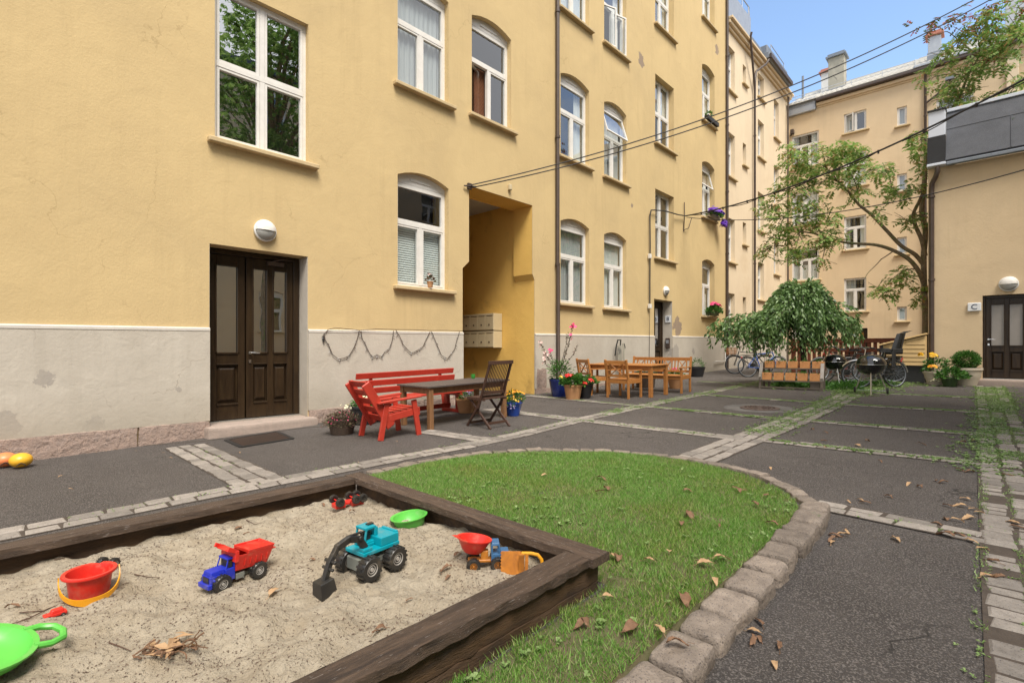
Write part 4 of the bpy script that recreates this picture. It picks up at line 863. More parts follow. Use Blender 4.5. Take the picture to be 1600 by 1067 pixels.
# cab with open windows
cx0, cx1, cy0, cy1, cz0, cz1 = -.012, .055, -.058, .012, .118, .19
for x in (cx0+.004,cx1-.004):
    for y in (cy0+.004,cy1-.004): h.beam((x,y,cz0),(x-(.012 if x > .02 else 0),y,cz1),.009,.009)
h.b2((cx0,cy0,cz1-.004),(cx1-.008,cy1,cz1+.008)); h.b2((cx0,cy0,cz0),(cx1,cy1,cz0+.018)); h.b2((cx0-.01,cy0,.115),(cx0+.004,cy1,cz1)); h.b2((.045,.02,.115),(.09,.06,.13))
h.build('housing', m_pte, ex, bevel=.003, seg=2)
st = MB(); st.b2((.005,-.04,.135),(.025,-.01,.17)); st.b2((.03,-.035,.135),(.04,-.02,.165)); st.box((0,-.02,.2),(.03,.02,.008)); st.build('seat', m_pbk, ex)
am = MB()
def arm2(y0):
    pass
AP = [(.07,.035,.13),(.1,.035,.175),(.15,.035,.188),(.205,.035,.17),(.24,.035,.12),(.262,.035,.06)]
for i in range(len(AP)-1):
    q, r_ = Vector(AP[i]), Vector(AP[i+1]); am.beam(q-(r_-q)*.08, r_+(r_-q)*.08, .022, .028 if i < 3 else .022)
am.tube([(.235,.0,.125),(.235,.07,.125)], .008, 8); am.tube([(.247,.0,.1),(.247,.07,.1)], .007, 8); am.tube([(.1,.015,.18),(.1,.055,.18)], .01, 8); am.tube([(.075,.035,.16),(.09,.035,.205)], .006, 6); am.tube([(.09,.035,.2),(.15,.035,.2),(.2,.035,.185)], .006, 8)
am.build('arm', m_pbk, ex, bevel=.002)
bu = MB(); Tb = Matrix.Translation((.268,.035,.062)) @ Matrix.Rotation(R(188), 4, 'Y') @ Matrix.Rotation(0, 4, 'Z')
shell(bu, -.03,.03,-.036,.036,.03,.034,.062, Tb); bu.build('bucket', m_pbk, ex, bevel=.002)
for x in (.075,-.065):
    for y in (-.075,.075): wheel(ex, (x,y,.05), .052, .048, 'y')
# bowl
def lathe_thing(name, label, cat, p, prof, m, n=32, rz=0, sx=1, sy=1, group=None, part='shell'):
    mb = MB(); mb.lathe(prof, n, sx=sx, sy=sy); o = mb.build(name, m, smooth=True); o.location = p; o.rotation_euler = (0,0,rz); return tag(o, label, cat, group)
p = SZ(641, 822)
o = lathe_thing('toy_bowl', 'shallow bright green plastic bowl with sand in it', 'bowl', (p.x,p.y,p.z-.01), [(.0005,.004),(.075,.004),(.095,.02),(.108,.075),(.124,.08),(.124,.084),(.106,.081),(.092,.026),(.074,.012),(.0005,.012)], m_plg)
mb = MB(); mb.lathe([(.0005,.03),(.04,.027),(.085,.02)], 20); q = mb.build('bowl_sand', m_sand, o, smooth=True)
o.rotation_euler = (R(5), R(-4), 0)
# overturned red truck (wheels up)
p = SZ(545, 790)
ov = thing('overturned_toy_truck', 'small red toy truck lying wheels up near the far sandbox corner', 'toy truck', (p.x,p.y,p.z), math.atan2(.26,.02), sc=1.0)
b = MB(); b.b2((-.11,-.018,.03),(.1,.018,.045)); b.b2((-.115,-.04,.005),(-.04,.04,.035)); b.b2((.01,-.042,.0),(.1,.042,.032)); b.b2((-.035,-.03,.02),(.0,.03,.04))
for x in (-.09,.03,.085): b.tube([(x,-.06,.055),(x,.06,.055)], .006, 6)
b.build('body', m_prd, ov, bevel=.003)
for x in (-.09,.03,.085):
    for y in (-.058,.058): wheel(ov, (x,y,.055), .03, .03, 'y', m_pbk, k=8)
# tipper with round skip and blue cab
p = SZ(757, 886)
tp = thing('toy_tipper', 'dusty toy tipper with red skip and steel blue cab beside the yellow scoop', 'toy truck', (p.x,p.y,p.z-.004), R(49), sc=1.0)
b = MB(); b.b2((-.09,-.025,.04),(.1,.025,.055)); b.b2((-.02,-.022,.05),(.02,.022,.1)); b.build('chassis', m_por, tp, bevel=.003)
c = MB(); c.b2((.035,-.042,.05),(.085,.042,.09)); c.b2((.085,-.036,.05),(.13,.036,.098)); c.box((.058,0,.14),(.045,.08,.014),taper=.08)
for x in (.04,.078):
    for y in (-.037,.037): c.beam((x,y,.088),(x,y*.95,.136),.008,.008)
c.b2((.034,-.04,.09),(.04,.04,.136)); co = c.build('cab', m_psb, tp, bevel=.004, seg=2)
s = MB(); Ts = Matrix.Translation((-.065,0,.09)) @ Matrix.Rotation(R(8), 4, 'Y')
s.lathe([(.0005,.0),(.04,.0),(.055,.02),(.078,.07),(.084,.072),(.084,.078),(.074,.076),(.05,.024),(.036,.008),(.0005,.006)], 28, Ts, sx=1.15, sy=.85); s.add([(-.085,-.03,.074),(-.085,.03,.074),(-.125,0,.079)], [(0,1,2)], Ts); s.build('skip', m_prd, tp, smooth=True)
for x, r in ((-.06,.036),(.07,.038)):
    for y in (-.05,.05): wheel(tp, (x,y,r), r, .03, 'y', m_por)
# yellow scoop standing on edge
p = SZ(800, 897)
sc_ = thing('toy_scoop', 'orange yellow toy scoop with toothed edge and looped handle leaning on the near sandbox board', 'toy scoop', (p.x,p.y,p.z), math.atan2(SN*0+.73,.69)-R(4), sc=1)
b = MB(); pl_ = [(-.055,.0)]+[(-.055-(.006 if i % 2 else 0), .0+.115*i/14) for i in range(1,15)]+[(.045,.115),(.052,.1),(.052,.01),(.045,0)]
T = Matrix.Rotation(R(80), 4, 'X'); b.prism(pl_, .006, T)
b.beam((.05,.0,.004),(.05,-.02,.112),.03,.006, M=None); bo = b.build('blade', m_por, sc_, bevel=.002)
b = MB(); b.tube([T @ V(*q) for q in [(.05,.105,.0),(.1,.105,0),(.135,.098,0),(.155,.075,0),(.16,.04,0),(.16,.0,0)]], .0095, 8); b.build('handle', m_pye, sc_, smooth=True)
b = MB(); b.prism([(.066,.0),(.084,.0),(.086,.1),(.07,.1)], .007, T); b.build('strut', m_por, sc_)
# red bucket
p = SZ(134, 938)
rbk = thing('toy_bucket', 'red plastic toy bucket with lowered yellow handle', 'bucket', (p.x-.05,p.y+.02,p.z-.012), R(35), sc=.88)
b = MB(); n = 40; vs = []; prof = [(.0005,.004),(.078,.004),(.084,.02),(.098,.125),(.118,.135),(.12,.142),(.117,.149),(.1,.147),(.094,.125),(.08,.024),(.0005,.014)]
b.lathe(prof, n)
b.v = [((x, y, z-(.014*math.exp(-((math.atan2(y, x)-2.1)/.09)**2) if z > .12 else 0))) for x, y, z in b.v]
b.build('shell', m_prd, rbk, smooth=True)
b = MB(); c0 = R(-38)
pts = [];  W = .006
hp = [(a, .135-.105*math.sin(PI*t)**.7, .122+.014*math.sin(PI*t)) for t in [i/26 for i in range(27)] for a in [c0-PI/2+PI*t]]
vs = []
for i, (a, z, r) in enumerate(hp):
    hw = .011+.009*math.exp(-((i-13)/4)**2)
    for (dr, dz) in ((0,-hw),(.006,-hw),(.006,hw),(0,hw)): vs.append(((r+dr)*math.cos(a), (r+dr)*math.sin(a), z+dz))
b.add(vs, [(i*4+k, i*4+(k+1) % 4, i*4+4+(k+1) % 4, i*4+4+k) for i in range(26) for k in range(4)]+[(0,1,2,3),(104,105,106,107)])
b.build('handle', m_pye, rbk, smooth=True)
# tiny red car
p = SZ(86, 962)
ca = thing('toy_car', 'tiny red toy car half sunk in the sand by the red bucket', 'toy car', (p.x,p.y,p.z-.004), math.atan2(-1,.12), sc=.85)
b = MB(); b.b2((-.045,-.022,.008),(.045,.022,.024)); b.box((-.008,0,.032),(.055,.04,.018),taper=.22); b.build('body', m_prd, ca, bevel=.004, seg=2)
for x in (-.027,.027):
    for y in (-.022,.022): wheel(ca, (x,y,.009), .009, .008, 'y', tread=False)
# second tiny car by the dump truck wheel
p = SZ(368, 903)
ca = thing('toy_car', 'crushed little red toy car beneath the blue dump truck', 'toy car', (p.x,p.y,p.z), R(70), sc=.75)
b = MB(); b.b2((-.045,-.018,.006),(.03,.018,.022)); b.box((.0,0,.03),(.045,.034,.016),taper=.25); b.build('body', m_prd, ca, bevel=.004, seg=2)
for x in (-.027,.045):
    for y in (-.022,.022): wheel(ca, (x,y,.012), .012, .01, 'y', tread=False)
# loose wheel pair
p = SZ(170, 888)
lw = thing('toy_wheel_set', 'loose black toy wheels on an axle behind the red bucket', 'toy wheels', (p.x,p.y,p.z), math.atan2(.6,.5)-PI/2+R(75))
wheel(lw, (.03,0,.028), .03, .026, 'x'); wheel(lw, (-.04,0,.028), .03, .026, 'x'); b = MB(); b.tube([(-.04,0,.028),(.03,0,.028)], .004, 6); b.build('axle', m_prd, lw)
# green sieve in the corner
p = SZ(-48, 1062)
gs = thing('toy_sand_shovel', 'large green plastic sand scoop with looped handle cut off at the photo corner', 'toy scoop', (p.x,p.y,p.z+.025), R(0), sc=1.5)
T = Matrix.Rotation(R(-12), 4, 'X') @ Matrix.Rotation(R(6), 4, 'Y')
b = MB(); b.lathe([(.0005,.012),(.07,.012),(.095,.03),(.102,.05),(.112,.052),(.112,.057),(.1,.056),(.092,.036),(.068,.019),(.0005,.019)], 36, T, sx=1.05, sy=1); b.build('dish', m_plg, gs, smooth=True)
b = MB(); hd = R(102); b.tube([T @ V(math.cos(hd+t)*r*1.0, math.sin(hd+t)*r, .052) for t, r in ((-.42,.103),(-.36,.135),(-.2,.158),(0,.164),(.2,.158),(.36,.135),(.42,.103))], .0085, 8); b.build('handle', m_plg, gs, smooth=True)
# balls by the wall
for (px, py, m, lb, em) in ((19,734,m_bye,'yellow foam ball with a frown drawn on it beside the granite base','f'),(-6,733,m_bor,'orange foam ball left of the yellow ball at the photo edge','g')):
    q = G(px, py); q = q+V(-.05,.07,0); o = thing('play_ball', lb, 'ball', (q.x,q.y,gz(q.y)+.085), R(0)); b = MB(); b.ball((0,0,0), .088, 24, sq=(1.12,1.12,.88)); b.build('ball_skin', m, o, smooth=True)
    b = MB(); d = -q.normalized(); aa = math.atan2(d.y, d.x)
    for k in range(9):
        t = (k-4)*.09; b.ball((.0975*math.cos(aa+t)*.985, .0975*math.sin(aa+t)*.985, -.018-.012*abs(k-4)**1.3*.35), .006, 6)
    b.build('drawn_face', m_pbk, o)
# ------------------------------------------------------------------ fallen leaves and twigs
def leafobj(m, seed, L=.075, W=.03):
    rn = random.Random(seed); n = 7; vs = []
    curl = rn.uniform(.6, 1.5); tw = rn.uniform(-.8,.8)
    for i in range(n):
        t = i/(n-1); w = W*rn.uniform(.7,1.25)*math.sin(PI*min(1, t*.93+.05))**.7*(1 if i < n-1 else .2); x = (t-.5)*L
        zc = .012*math.sin(PI*t*curl)+.006
        for s in (-1,-.5,0,.5,1):
            a = s*curl*.9+tw*(t-.5); vs.append((x+rn.uniform(-.005,.005), (w*math.sin(a)*.7 if abs(a) < 1.6 else w*.7*s)+rn.uniform(-.003,.003), zc+w*.4*(1-math.cos(a))+rn.uniform(-.003,.004)))
    mb = MB(); mb.add(vs, [(i*5+k, i*5+k+1, i*5+5+k+1, i*5+5+k) for i in range(n-1) for k in range(4)])
    st = [(L*.45,0,.008),(L*.62,.003,.003),(L*.78,.0,.002)]; mb.tube(st, .0012, 4)
    return mb.build('fallen_leaf', m, smooth=True)
protos = [leafobj(m_dry, 1), leafobj(m_dry, 2, .1, .03), leafobj(m_dryl, 3, .08, .034), leafobj(m_dryl, 4, .06, .02), leafobj(m_dry, 5, .06, .026)]
used = set()
def putleaf(k, p, label, group, s=1.0, rz=None):
    pr = protos[k]
    if k in used: o = pr.copy(); COL.objects.link(o)
    else: o = pr; used.add(k)
    o.location = p; o.rotation_euler = (random.uniform(-.25,.25), random.uniform(-.25,.25), random.uniform(0, 2*PI) if rz is None else rz); o.scale = (s,)*3
    for kk in ('label','category','group'): 
        if kk in o: del o[kk]
    tag(o, label, 'leaf', group); return o
LA = 'curled brown dead leaf lying on the dark asphalt'; LG = 'curled brown dead leaf lying on the green lawn'; LS = 'dry brown leaf lying on the sand in the sandbox'; LC = 'dead leaf resting on the raised granite kerb'
for px, py in ((1290,677),(1355,690),(1340,697),(1205,733),(1290,700),(1375,722),(1420,758),(1437,762),(1462,752),(1388,777),(1345,783),(1326,785),(1352,787),(1480,792),(1500,792),(1520,797),(1478,812),(1495,815),(1512,811),(1530,803),(1508,781),(1323,833),(1305,838),(1318,838),(1300,845),(1460,820),(1400,845),(1475,838),(1500,838),(1518,848),(1535,860),(1500,735),(1515,738),(1520,690),(1505,692),(1560,722),(1575,745),(1585,820),(1592,828),(1180,990),(1188,1001),(1186,975),(1176,1004),(1219,1012),(1212,1042),(1300,850),(1545,905),(1550,880),(1165,768),(1440,695),(1472,755),(1270,672),(1353,662),(1287,690),(1560,905)):
    p = G(px, py); putleaf(random.choice((0,0,1,2,3,4)), (p.x,p.y,gz(p.y)+.003), LA, 'dead leaves on the asphalt', random.uniform(.75,1.4)*(.8 if py > 950 else 1))
for px, py in ((1197,775),(1180,788),(940,745),(948,760),(937,765),(1150,762),(1155,765),(1075,800),(1078,803),(1065,815),(1205,820),(1015,872),(955,857),(965,860),(1095,882),(1103,886),(1128,880),(1165,880),(1118,917),(1115,925),(1070,945),(1082,955),(985,985),(907,968),(915,967),(950,925),(1030,990),(1045,860),(850,738),(1125,822),(1075,765)):
    p = Zp(px, py, -1.17); 
    if inlawn(p.x, p.y): putleaf(random.choice((0,1,2,4)), (p.x,p.y,float(lawnz(p.x,p.y))+.02), LG, 'dead leaves on the lawn', random.uniform(.7,1.2))
for px, py, s in ((430,928,1),(595,985,.8),(588,992,.7),(698,890,.9),(690,895,.7),(715,868,.6),(375,828,.7),(385,836,.6),(493,783,.7),(505,790,.5),(172,835,.8),(188,842,.7),(200,838,.7),(180,845,.6),(700,905,.7),(640,940,.5),(850,895,.5),(488,876,.4),(550,800,.6),(20,950,.6)):
    p = SZ(px, py); putleaf(2 if (px, py) == (430,928) else random.choice((0,4,1)), (p.x,p.y,p.z+.006), 'pale curled leaf standing on the sand between truck and excavator' if (px, py) == (430,928) else LS, None if (px, py) == (430,928) else 'dead leaves in the sandbox', s)
for px, py in ((1055,1007),):
    p = Zp(px, py, -1.165); putleaf(1, (-.89, p.y, gz(p.y)+.1), LC, 'dead leaves on the kerb', .9)
for px, py in ((375,633+75),(212,705),(180,703),(267,716),(165,705),(150,708),(255,708),(560,723),(667,705),(730,700),(620,690),(760,690),(870,650),(905,640),(1010,640),(1110,632),(600,672),(690,718),(1000,655),(840,648),(95,745),(110,765)):
    p = G(px, py); putleaf(3, (p.x,p.y,gz(p.y)+.003), 'small pale leaf scrap on the asphalt near the long wall', 'pale leaf scraps on the asphalt', random.uniform(.4,.75))
# the heap of twisted dry leaves
p = SZ(250, 1020); hp_ = thing('dry_leaf_heap', 'heap of twisted rust brown leaf stalks on the near sand', 'leaf heap', (p.x,p.y,p.z), 0)
b = MB(); rn = random.Random(4)
for i in range(26):
    a = rn.uniform(-.5,.5)+.9; c0 = V(rn.uniform(-.1,.1), rn.uniform(-.03,.03), .006); c0 = V(c0.x*.6-c0.y*.3, c0.x*.9+c0.y*.5, c0.z)
    pts = [c0]; d = V(math.cos(a+rn.uniform(-1,1)), math.sin(a+rn.uniform(-1,1)), rn.uniform(0,.35))
    for _ in range(5): d = (d+V(rn.uniform(-.7,.7), rn.uniform(-.7,.7), rn.uniform(-.35,.3))).normalized(); pts.append(pts[-1]+d*rn.uniform(.008,.02)); pts[-1].z = max(.003, pts[-1].z)
    b.tube(pts, [rn.uniform(.002,.005)]*len(pts), 5)
b.build('stalks', m_dry, hp_, smooth=True)
b = MB()
for i in range(16):
    c0 = V(rn.uniform(-.06,.08), rn.uniform(-.05,.09), rn.uniform(.008,.02)); a = rn.uniform(0,6.28); l = rn.uniform(.02,.04); w = l*.35
    u = V(math.cos(a), math.sin(a), rn.uniform(-.2,.5)); v2 = V(-math.sin(a), math.cos(a), rn.uniform(-.3,.6))
    b.add([c0-u*l, c0-v2*w+V(0,0,.006), c0, c0+v2*w+V(0,0,.008), c0+u*l], [(0,1,2,3),(1,4,3,2)])
b.build('crumpled_leaves', m_dryl, hp_)
def twig(pp, r, label, dz=.004, fork=None):
    pts = [SZ(*q) for q in pp]; pts = [V(q.x, q.y, q.z+dz) for q in pts]; o0 = pts[0].copy(); b = MB(); b.tube([q-o0 for q in pts], [r*(1-.6*i/(len(pts)-1)) for i in range(len(pts))], 5)
    if fork:
        f = [SZ(*q) for q in fork]; b.tube([V(q.x, q.y, q.z+dz)-o0 for q in f], [r*.7]*len(f), 5)
    o = b.build('twig', m_twig, smooth=True); o.location = o0; tag(o, label, 'twig')
twig([(100,943),(75,952),(45,967),(20,975),(0,984)], .0035, 'long thin twig running from the red bucket to the photo edge', fork=[(68,955),(45,957),(30,958)])
twig([(210,898),(230,902),(250,903)], .003, 'short dark twig between bucket and dump truck'); twig([(85,875),(100,872),(120,871)], .0028, 'thin dark twig behind the red bucket')
twig([(408,933),(420,922),(440,905)], .0022, 'thin twig beside the pale standing leaf'); twig([(170,1005),(190,1012),(205,1018)], .003, 'pale twig at the left end of the leaf heap'); twig([(385,813),(398,820),(410,817)], .003, 'small twig near the left sandbox board')
# ------------------------------------------------------------------ wall fittings
def lamp(loc, n, r, label):
    # round bulkhead lamp with a hood across it; n = outward normal
    n = Vector(n); rot = n.to_track_quat('Z', 'Y').to_matrix().to_4x4(); t = thing('wall_lamp', label, 'wall lamp', loc)
    b = MB(); b.lathe([(.001,0),(r*.92,0),(r,.02),(r,.05),(r*.9,.065),(r*.86,.05)], 28, rot); b.build('lamp_rim', m_lampg, t, smooth=True)
    b = MB(); b.lathe([(r*.87,.05),(r*.8,.085),(r*.55,.115),(r*.25,.128),(.001,.13)], 28, rot); b.build('lamp_shade', m_lampw, t, smooth=True)
    b = MB(); pr = [(r*.89,.052),(r*.83,.095),(r*.58,.125),(r*.3,.138),(.001,.141)]; vs = []; fs = []; m = 15
    side = V(0,0,1).cross(n).normalized()
    for rr, h in pr:
        for k in range(m): a = PI*k/(m-1); vs.append(n*h+side*rr*math.cos(a)+V(0,0,1)*rr*math.sin(a))
    for i in range(len(pr)-1):
        for k in range(m-1): fs.append((i*m+k, i*m+k+1, i*m+m+k+1, i*m+m+k))
    b.add(vs, fs); b.tube([n*.06+side*r*.9, n*.125+side*r*.5, n*.146, n*.125-side*r*.5, n*.06-side*r*.9], .006, 6); b.build('lamp_hood', m_white, t, smooth=True)
lamp((-8.07,3.03,1.8), (1,0,0), .165, 'round white lamp above the nearest brown double door'); lamp((-8.07,16.2,1.98), (1,0,0), .16, 'round white lamp above the far door in the yellow wall'); lamp((.37,18.2,1.66), (0,-1,0), .19, 'round white lamp above door C')
# mailboxes in the passage
mbx = thing('mailbox_cabinet', 'cream mailbox cabinet of two rows on the ochre passage wall', 'mailboxes', (-9.9,9.2,.47))
FX = Fac((0,9.2,0), (1,0,0), (0,-1,0)); b = MB(); 
def rel(mb): mb.v = [(x+9.9, y-9.2, z-.47) for x, y, z in mb.v]; return mb
FX.box(b, -10.65, -9.17, .03, .455, -.15, .16); FX.box(b, -10.65, -9.17, .475, .91, -.15, .16); rel(b).build('cabinet', m_mail, mbx, bevel=.006)
for r in range(2):
    for k in range(5):
        x = -10.63+.292*k; z = .045+.445*r; b = MB(); FX.box(b, x+.006, x+.284, z+.005, z+.33, .161, .17); o = rel(b).build('mailbox_door', m_mail, mbx, bevel=.003)
        b = MB(); FX.box(b, x+.12, x+.16, z+.11, z+.15, .171, .178); FX.box(b, x+.03, x+.25, z+.352, z+.366, .161, .166); rel(b).build('lock', m_pipe, o)
# string lights
sl = thing('string_lights', 'unlit dark string lights hung in four swags along the grey plinth', 'string lights', (-8.0,5,.2))
k = 4.85; Z6 = lambda L: [Xp(500+x/k, 490+y/k, -8.02)-V(-8.0,5,.2) for x, y in L]
sw = [[(30,150),(40,200),(70,250),(95,310),(140,345),(180,338),(220,320),(245,280),(270,230),(285,180),(298,128)],[(310,135),(320,190),(345,235),(370,290),(395,330),(415,322),(430,310),(450,322),(470,325),(490,290),(530,260),(548,200),(558,130)],[(575,125),(605,175),(630,235),(665,275),(690,298),(710,295),(750,270),(780,250),(800,205),(835,135)],[(845,135),(870,195),(895,255),(920,315),(945,330),(965,342),(990,310),(1020,270),(1035,210),(1058,135)]]
b = MB(); b.tube(Z6([(25,205),(22,165),(60,122),(100,112),(150,111),(230,118),(300,127),(430,117),(570,121),(700,122),(830,128),(950,127),(1082,131)]), .006, 6); bc = MB()
for s in sw:
    L = Z6(s); b.tube(L, .006, 6)
    for i in range(len(L)-1):
        q = (L[i]+L[i+1])/2; s_ = 1 if i % 2 else -1; b.tube([q, q+V(.01,.03*s_,-.02)], .005, 5); bc.tube([q+V(.01,.03*s_,-.02), q+V(.012,.042*s_,-.03)], .006, 5)
b.build('cord', m_pipe, sl); bc.build('bulbs', m_curtg, sl); b = MB(); b.tube(Z6([(22,175),(28,215)]), .018, 6); b.build('plug', m_cable, sl)
# door number in the far doorway, sign C
def text_mesh(ch, size, m, parent, loc, rot):
    cu = bpy.data.curves.new('lettering', 'FONT'); cu.body = ch; cu.size = size; cu.extrude = .002; cu.align_x = 'CENTER'; cu.align_y = 'CENTER'
    to = bpy.data.objects.new('tmp', cu); COL.objects.link(to); dg = bpy.context.evaluated_depsgraph_get(); me = bpy.data.meshes.new_from_object(to.evaluated_get(dg)); bpy.data.objects.remove(to)
    me.materials.clear(); me.materials.append(m); o = bpy.data.objects.new('lettering', me); COL.objects.link(o); o.parent = parent; o.location = loc; o.rotation_euler = rot; return o
t = thing('door_sign', 'small white enamel sign with the letter C beside the brown door', 'sign', (-.28,18.17,1.11)); b = MB(); b.box((0,0,0), (.27,.03,.22)); b.build('plate', m_sign, t, bevel=.012); text_mesh('C', .19, m_ink, t, (0,-.02,0), (PI/2,0,0))
t = thing('door_number_sign', 'small pale number plate in the reveal of the far yellow wall door', 'sign', (-8.22,16.72,1.05)); b = MB(); b.box((0,0,0), (.2,.02,.24)); b.build('plate', m_sign, t); text_mesh('8', .2, m_ink, t, (0,-.014,0), (PI/2,0,0))
t = thing('intercom', 'dark intercom box in the reveal of the far yellow wall door', 'intercom', (-8.22,16.7,.2)); b = MB(); b.box((0,0,0), (.16,.05,.36)); b.build('housing', m_pipe, t, bevel=.01); b = MB(); b.box((0,-.028,.05), (.1,.01,.12)); b.build('speaker_grille', m_steel, t)
# hose on a hook
t = thing('garden_hose', 'grey garden hose hanging from a hook on the white plinth', 'hose', (-7.95,13.1,0)); b = MB()
for i in range(5):
    o_ = .04*i; b.tube([V(.04,-.18+o_,.1), V(.06,-.2+o_*1.2,-.3), V(.06,-.15+o_,-.6-.03*i), V(.06,.0+o_*.5,-.72), V(.06,.12,-.5), V(.05,.16-o_*.4,0), V(.04,.12-o_*.3,.16)], .014, 6)
b.build('coils', m_conc, t, smooth=True); b = MB(); b.tube([V(0,-.28,-.2), V(.06,-.3,.1), V(.06,-.22,.26), V(.06,-.06,.26), V(.02,-.04,.0)], .02, 8); b.tube([V(0,.2,-.1), V(.05,.2,.05), V(.05,.14,.16)], .014, 6); b.build('hook', m_iron, t, smooth=True)
# cables
def cable(p, q, sag, r, label, n=40, extra=None, name='overhead_cable'):
    p, q = Vector(p), Vector(q); b = MB(); L = [(p+(q-p)*(i/n)-V(0,0,4*sag*(i/n)*(1-i/n)))-p for i in range(n+1)]; b.tube(L, r, 6)
    if extra: extra(b, L)
    o = b.build(name, m_cable, smooth=True); o.location = p; return tag(o, label, 'cable')
A1 = V(-8.0,7.2,3.45)
cable(A1+V(0,0,.02), ray(1650,-72)*12, .62, .013, 'upper thin black cable from above the passage to the upper right sky'); cable(A1+V(0,.05,-.02), ray(1660,-64)*12, .66, .013, 'lower thin black cable parallel to the one above the passage')
def twistx(b, L):
    b.tube([v+V(.02*math.sin(i*1.3),0,.035*math.cos(i*.9)-.03) for i, v in enumerate(L)], .012, 5)
    for i in range(3, len(L), 4): b.tube([L[i]+V(0,-.01,.03), L[i]+V(0,.01,-.06)], .022, 5)
B1 = V(-7.95,17.6,4.8)
cable(B1, ray(1650,98)*9.5, .42, .022, 'thick bundled black cable crossing in front of the rowan tree', extra=twistx)
cable(B1+V(0,.03,-.05), ray(1660,248)*10, .5, .012, 'thin lower black cable crossing the far buildings to the right')
t = thing('wall_cable', 'cable dropping down the yellow wall into two small junction boxes', 'cable', (-8.0,15,3)); b = MB(); b.tube([V(0.03,2.6,1.8),V(.04,2.0,1.72),V(.03,1.0,1.66),V(.03,.3,1.55),V(.02,.05,1.5),V(0,0,1.3),V(0,0.02,.4),V(0,0,-.8),V(0,.0,-1.6)], .022, 6); b.tube([V(0,0,-1.6),V(-.02,0,-3.3)], .008, 5); b.build('cord', m_cable, t, smooth=True); b = MB(); b.box((0,0,0),(.09,.1,.15)); b.build('junction_box', m_white, t, bevel=.01); b = MB(); b.box((0,0,-1.62),(.09,.12,.14)); b.build('junction_box', m_white, t, bevel=.01)
t = thing('cable_bracket', 'rusty bracket holding two cables at the passage corner', 'bracket', (-8.05,7.2,3.45)); b = MB(); b.box((.02,0,0),(.05,.1,.12)); b.tube([V(.02,-.15,-.02),V(.05,0,0),V(.05,.15,.02)], .018, 6); b.build('bracket_arm', m_pipe, t)
t = thing('cable_bracket', 'bracket with two prongs carrying cables between the stair and flower windows', 'bracket', (-8.05,17.6,4.8)); b = MB(); b.tube([V(0,0,-.55),V(.04,0,0),V(.03,0,.5)], .016, 6); b.tube([V(0,0,-.5),V(.08,.25,-.4),V(.1,.45,0)], .014, 6); b.build('bracket_arm', m_pipe, t)
t = thing('alarm_box', 'small cream sensor fixed above the passage opening', 'sensor', (-8.03,8.45,3.72)); b = MB(); b.box((0,0,0),(.07,.08,.13)); b.build('housing', m_mail, t, bevel=.01)
# manhole and grate
q = G(1187, 638); t = thing('manhole_cover', 'round rusty manhole cover in the asphalt beyond the lawn', 'manhole cover', (q.x,q.y,gz(q.y)+.006), 0, tilt=True)
b = MB(); b.lathe([(.33,-.01),(.33,.008),(.29,.012),(.0005,.012)], 40)
for i in range(20):
    a = 2*PI*i/20
    for r in (.1,.17,.24): b.box((0,0,0),(.045,.012,.012), Matrix.Rotation(a,4,'Z') @ Matrix.Translation((r,0,.014)))
b.build('lid', mat('rusty_iron', (.12,.08,.06), (.07,.05,.045), 12, rough=.8), t); b = MB(); b.lathe([(.62,-.003),(.34,-.001)], 30); b.build('cement_collar', mat('pale_cement', (.15,.14,.13), (.08,.075,.07), 4, rough=.9), t)
q = [G(353,688), G(433,675), G(457,686), G(377,699)]; c0 = sum(q, V(0,0,0))/4; t = thing('drain_grate', 'dark rectangular grate set into the asphalt at the nearest door step', 'grate', c0+V(0,0,.006)); b = MB()
for i in range(4): b.beam(q[i]-c0, q[(i+1)%4]-c0, .05, .016)
b.build('grate_frame', m_iron, t); b = MB()
for i in range(1,26): b.beam(q[0].lerp(q[1], i/26)-c0, q[3].lerp(q[2], i/26)-c0, .012, .01)
b.build('grate_bars', m_pipe, t)
# seam in the asphalt along the wall
b = MB(); pp = [G(x, y) for x, y in ((-40,727),(60,716),(180,700),(330,688),(480,668),(560,664))]
b.tube([V(p.x,p.y,gz(p.y)-.001) for p in pp], .008, 5); tag(b.build('asphalt_seam', m_dirt), 'dark seam in the asphalt along the wall', kind='structure')
# ------------------------------------------------------------------ garden furniture
# red bench along the wall: local x along the bench, front towards -y(local); placed so that local x = world Y
bn = thing('red_bench', 'long red painted bench with slatted back against the grey plinth', 'bench', (-7.35,5.4,gz(5.4)), PI/2, tilt=True); bn.rotation_euler = (TILT @ Matrix.Rotation(PI/2, 3, 'Z')).to_euler()
Lb = 2.1     # local +y = world -X (towards the wall)
b = MB()
for k, (y, z) in enumerate(((.245,.45),(.275,.575),(.305,.70))): b.beam((-Lb/2,y,z+.045),(Lb/2,y,z+.045),.025,.1, up=(0,-.22,1))
b.build('backrest', m_redw, bn, bevel=.004); b = MB()
for k in range(3): b.b2((-Lb/2,-.29+k*.14,.375),(Lb/2,-.16+k*.14,.405))
b.build('seat', m_redw, bn, bevel=.004)
for x in (-.75,.75):
    b = MB(); b.b2((x-.04,-.22,0),(x+.04,-.14,.373)); b.build('leg', m_redw, bn, bevel=.004); b = MB(); b.b2((x-.04,.1,0),(x+.04,.18,.373)); b.beam((x,.23,.1),(x,.365,.76),.05,.05); b.build('leg', m_redw, bn, bevel=.004)
    b = MB(); b.b2((x-.035,-.28,.31),(x+.035,.2,.372)); b.b2((x-.045,-.3,.0),(x+.045,.25,.06)); b.build('cross_rail', m_redw, bn, bevel=.004)
b = MB(); b.b2((-.7,-.03,.09),(.7,.02,.17)); b.build('stretcher', m_redw, bn, bevel=.004)
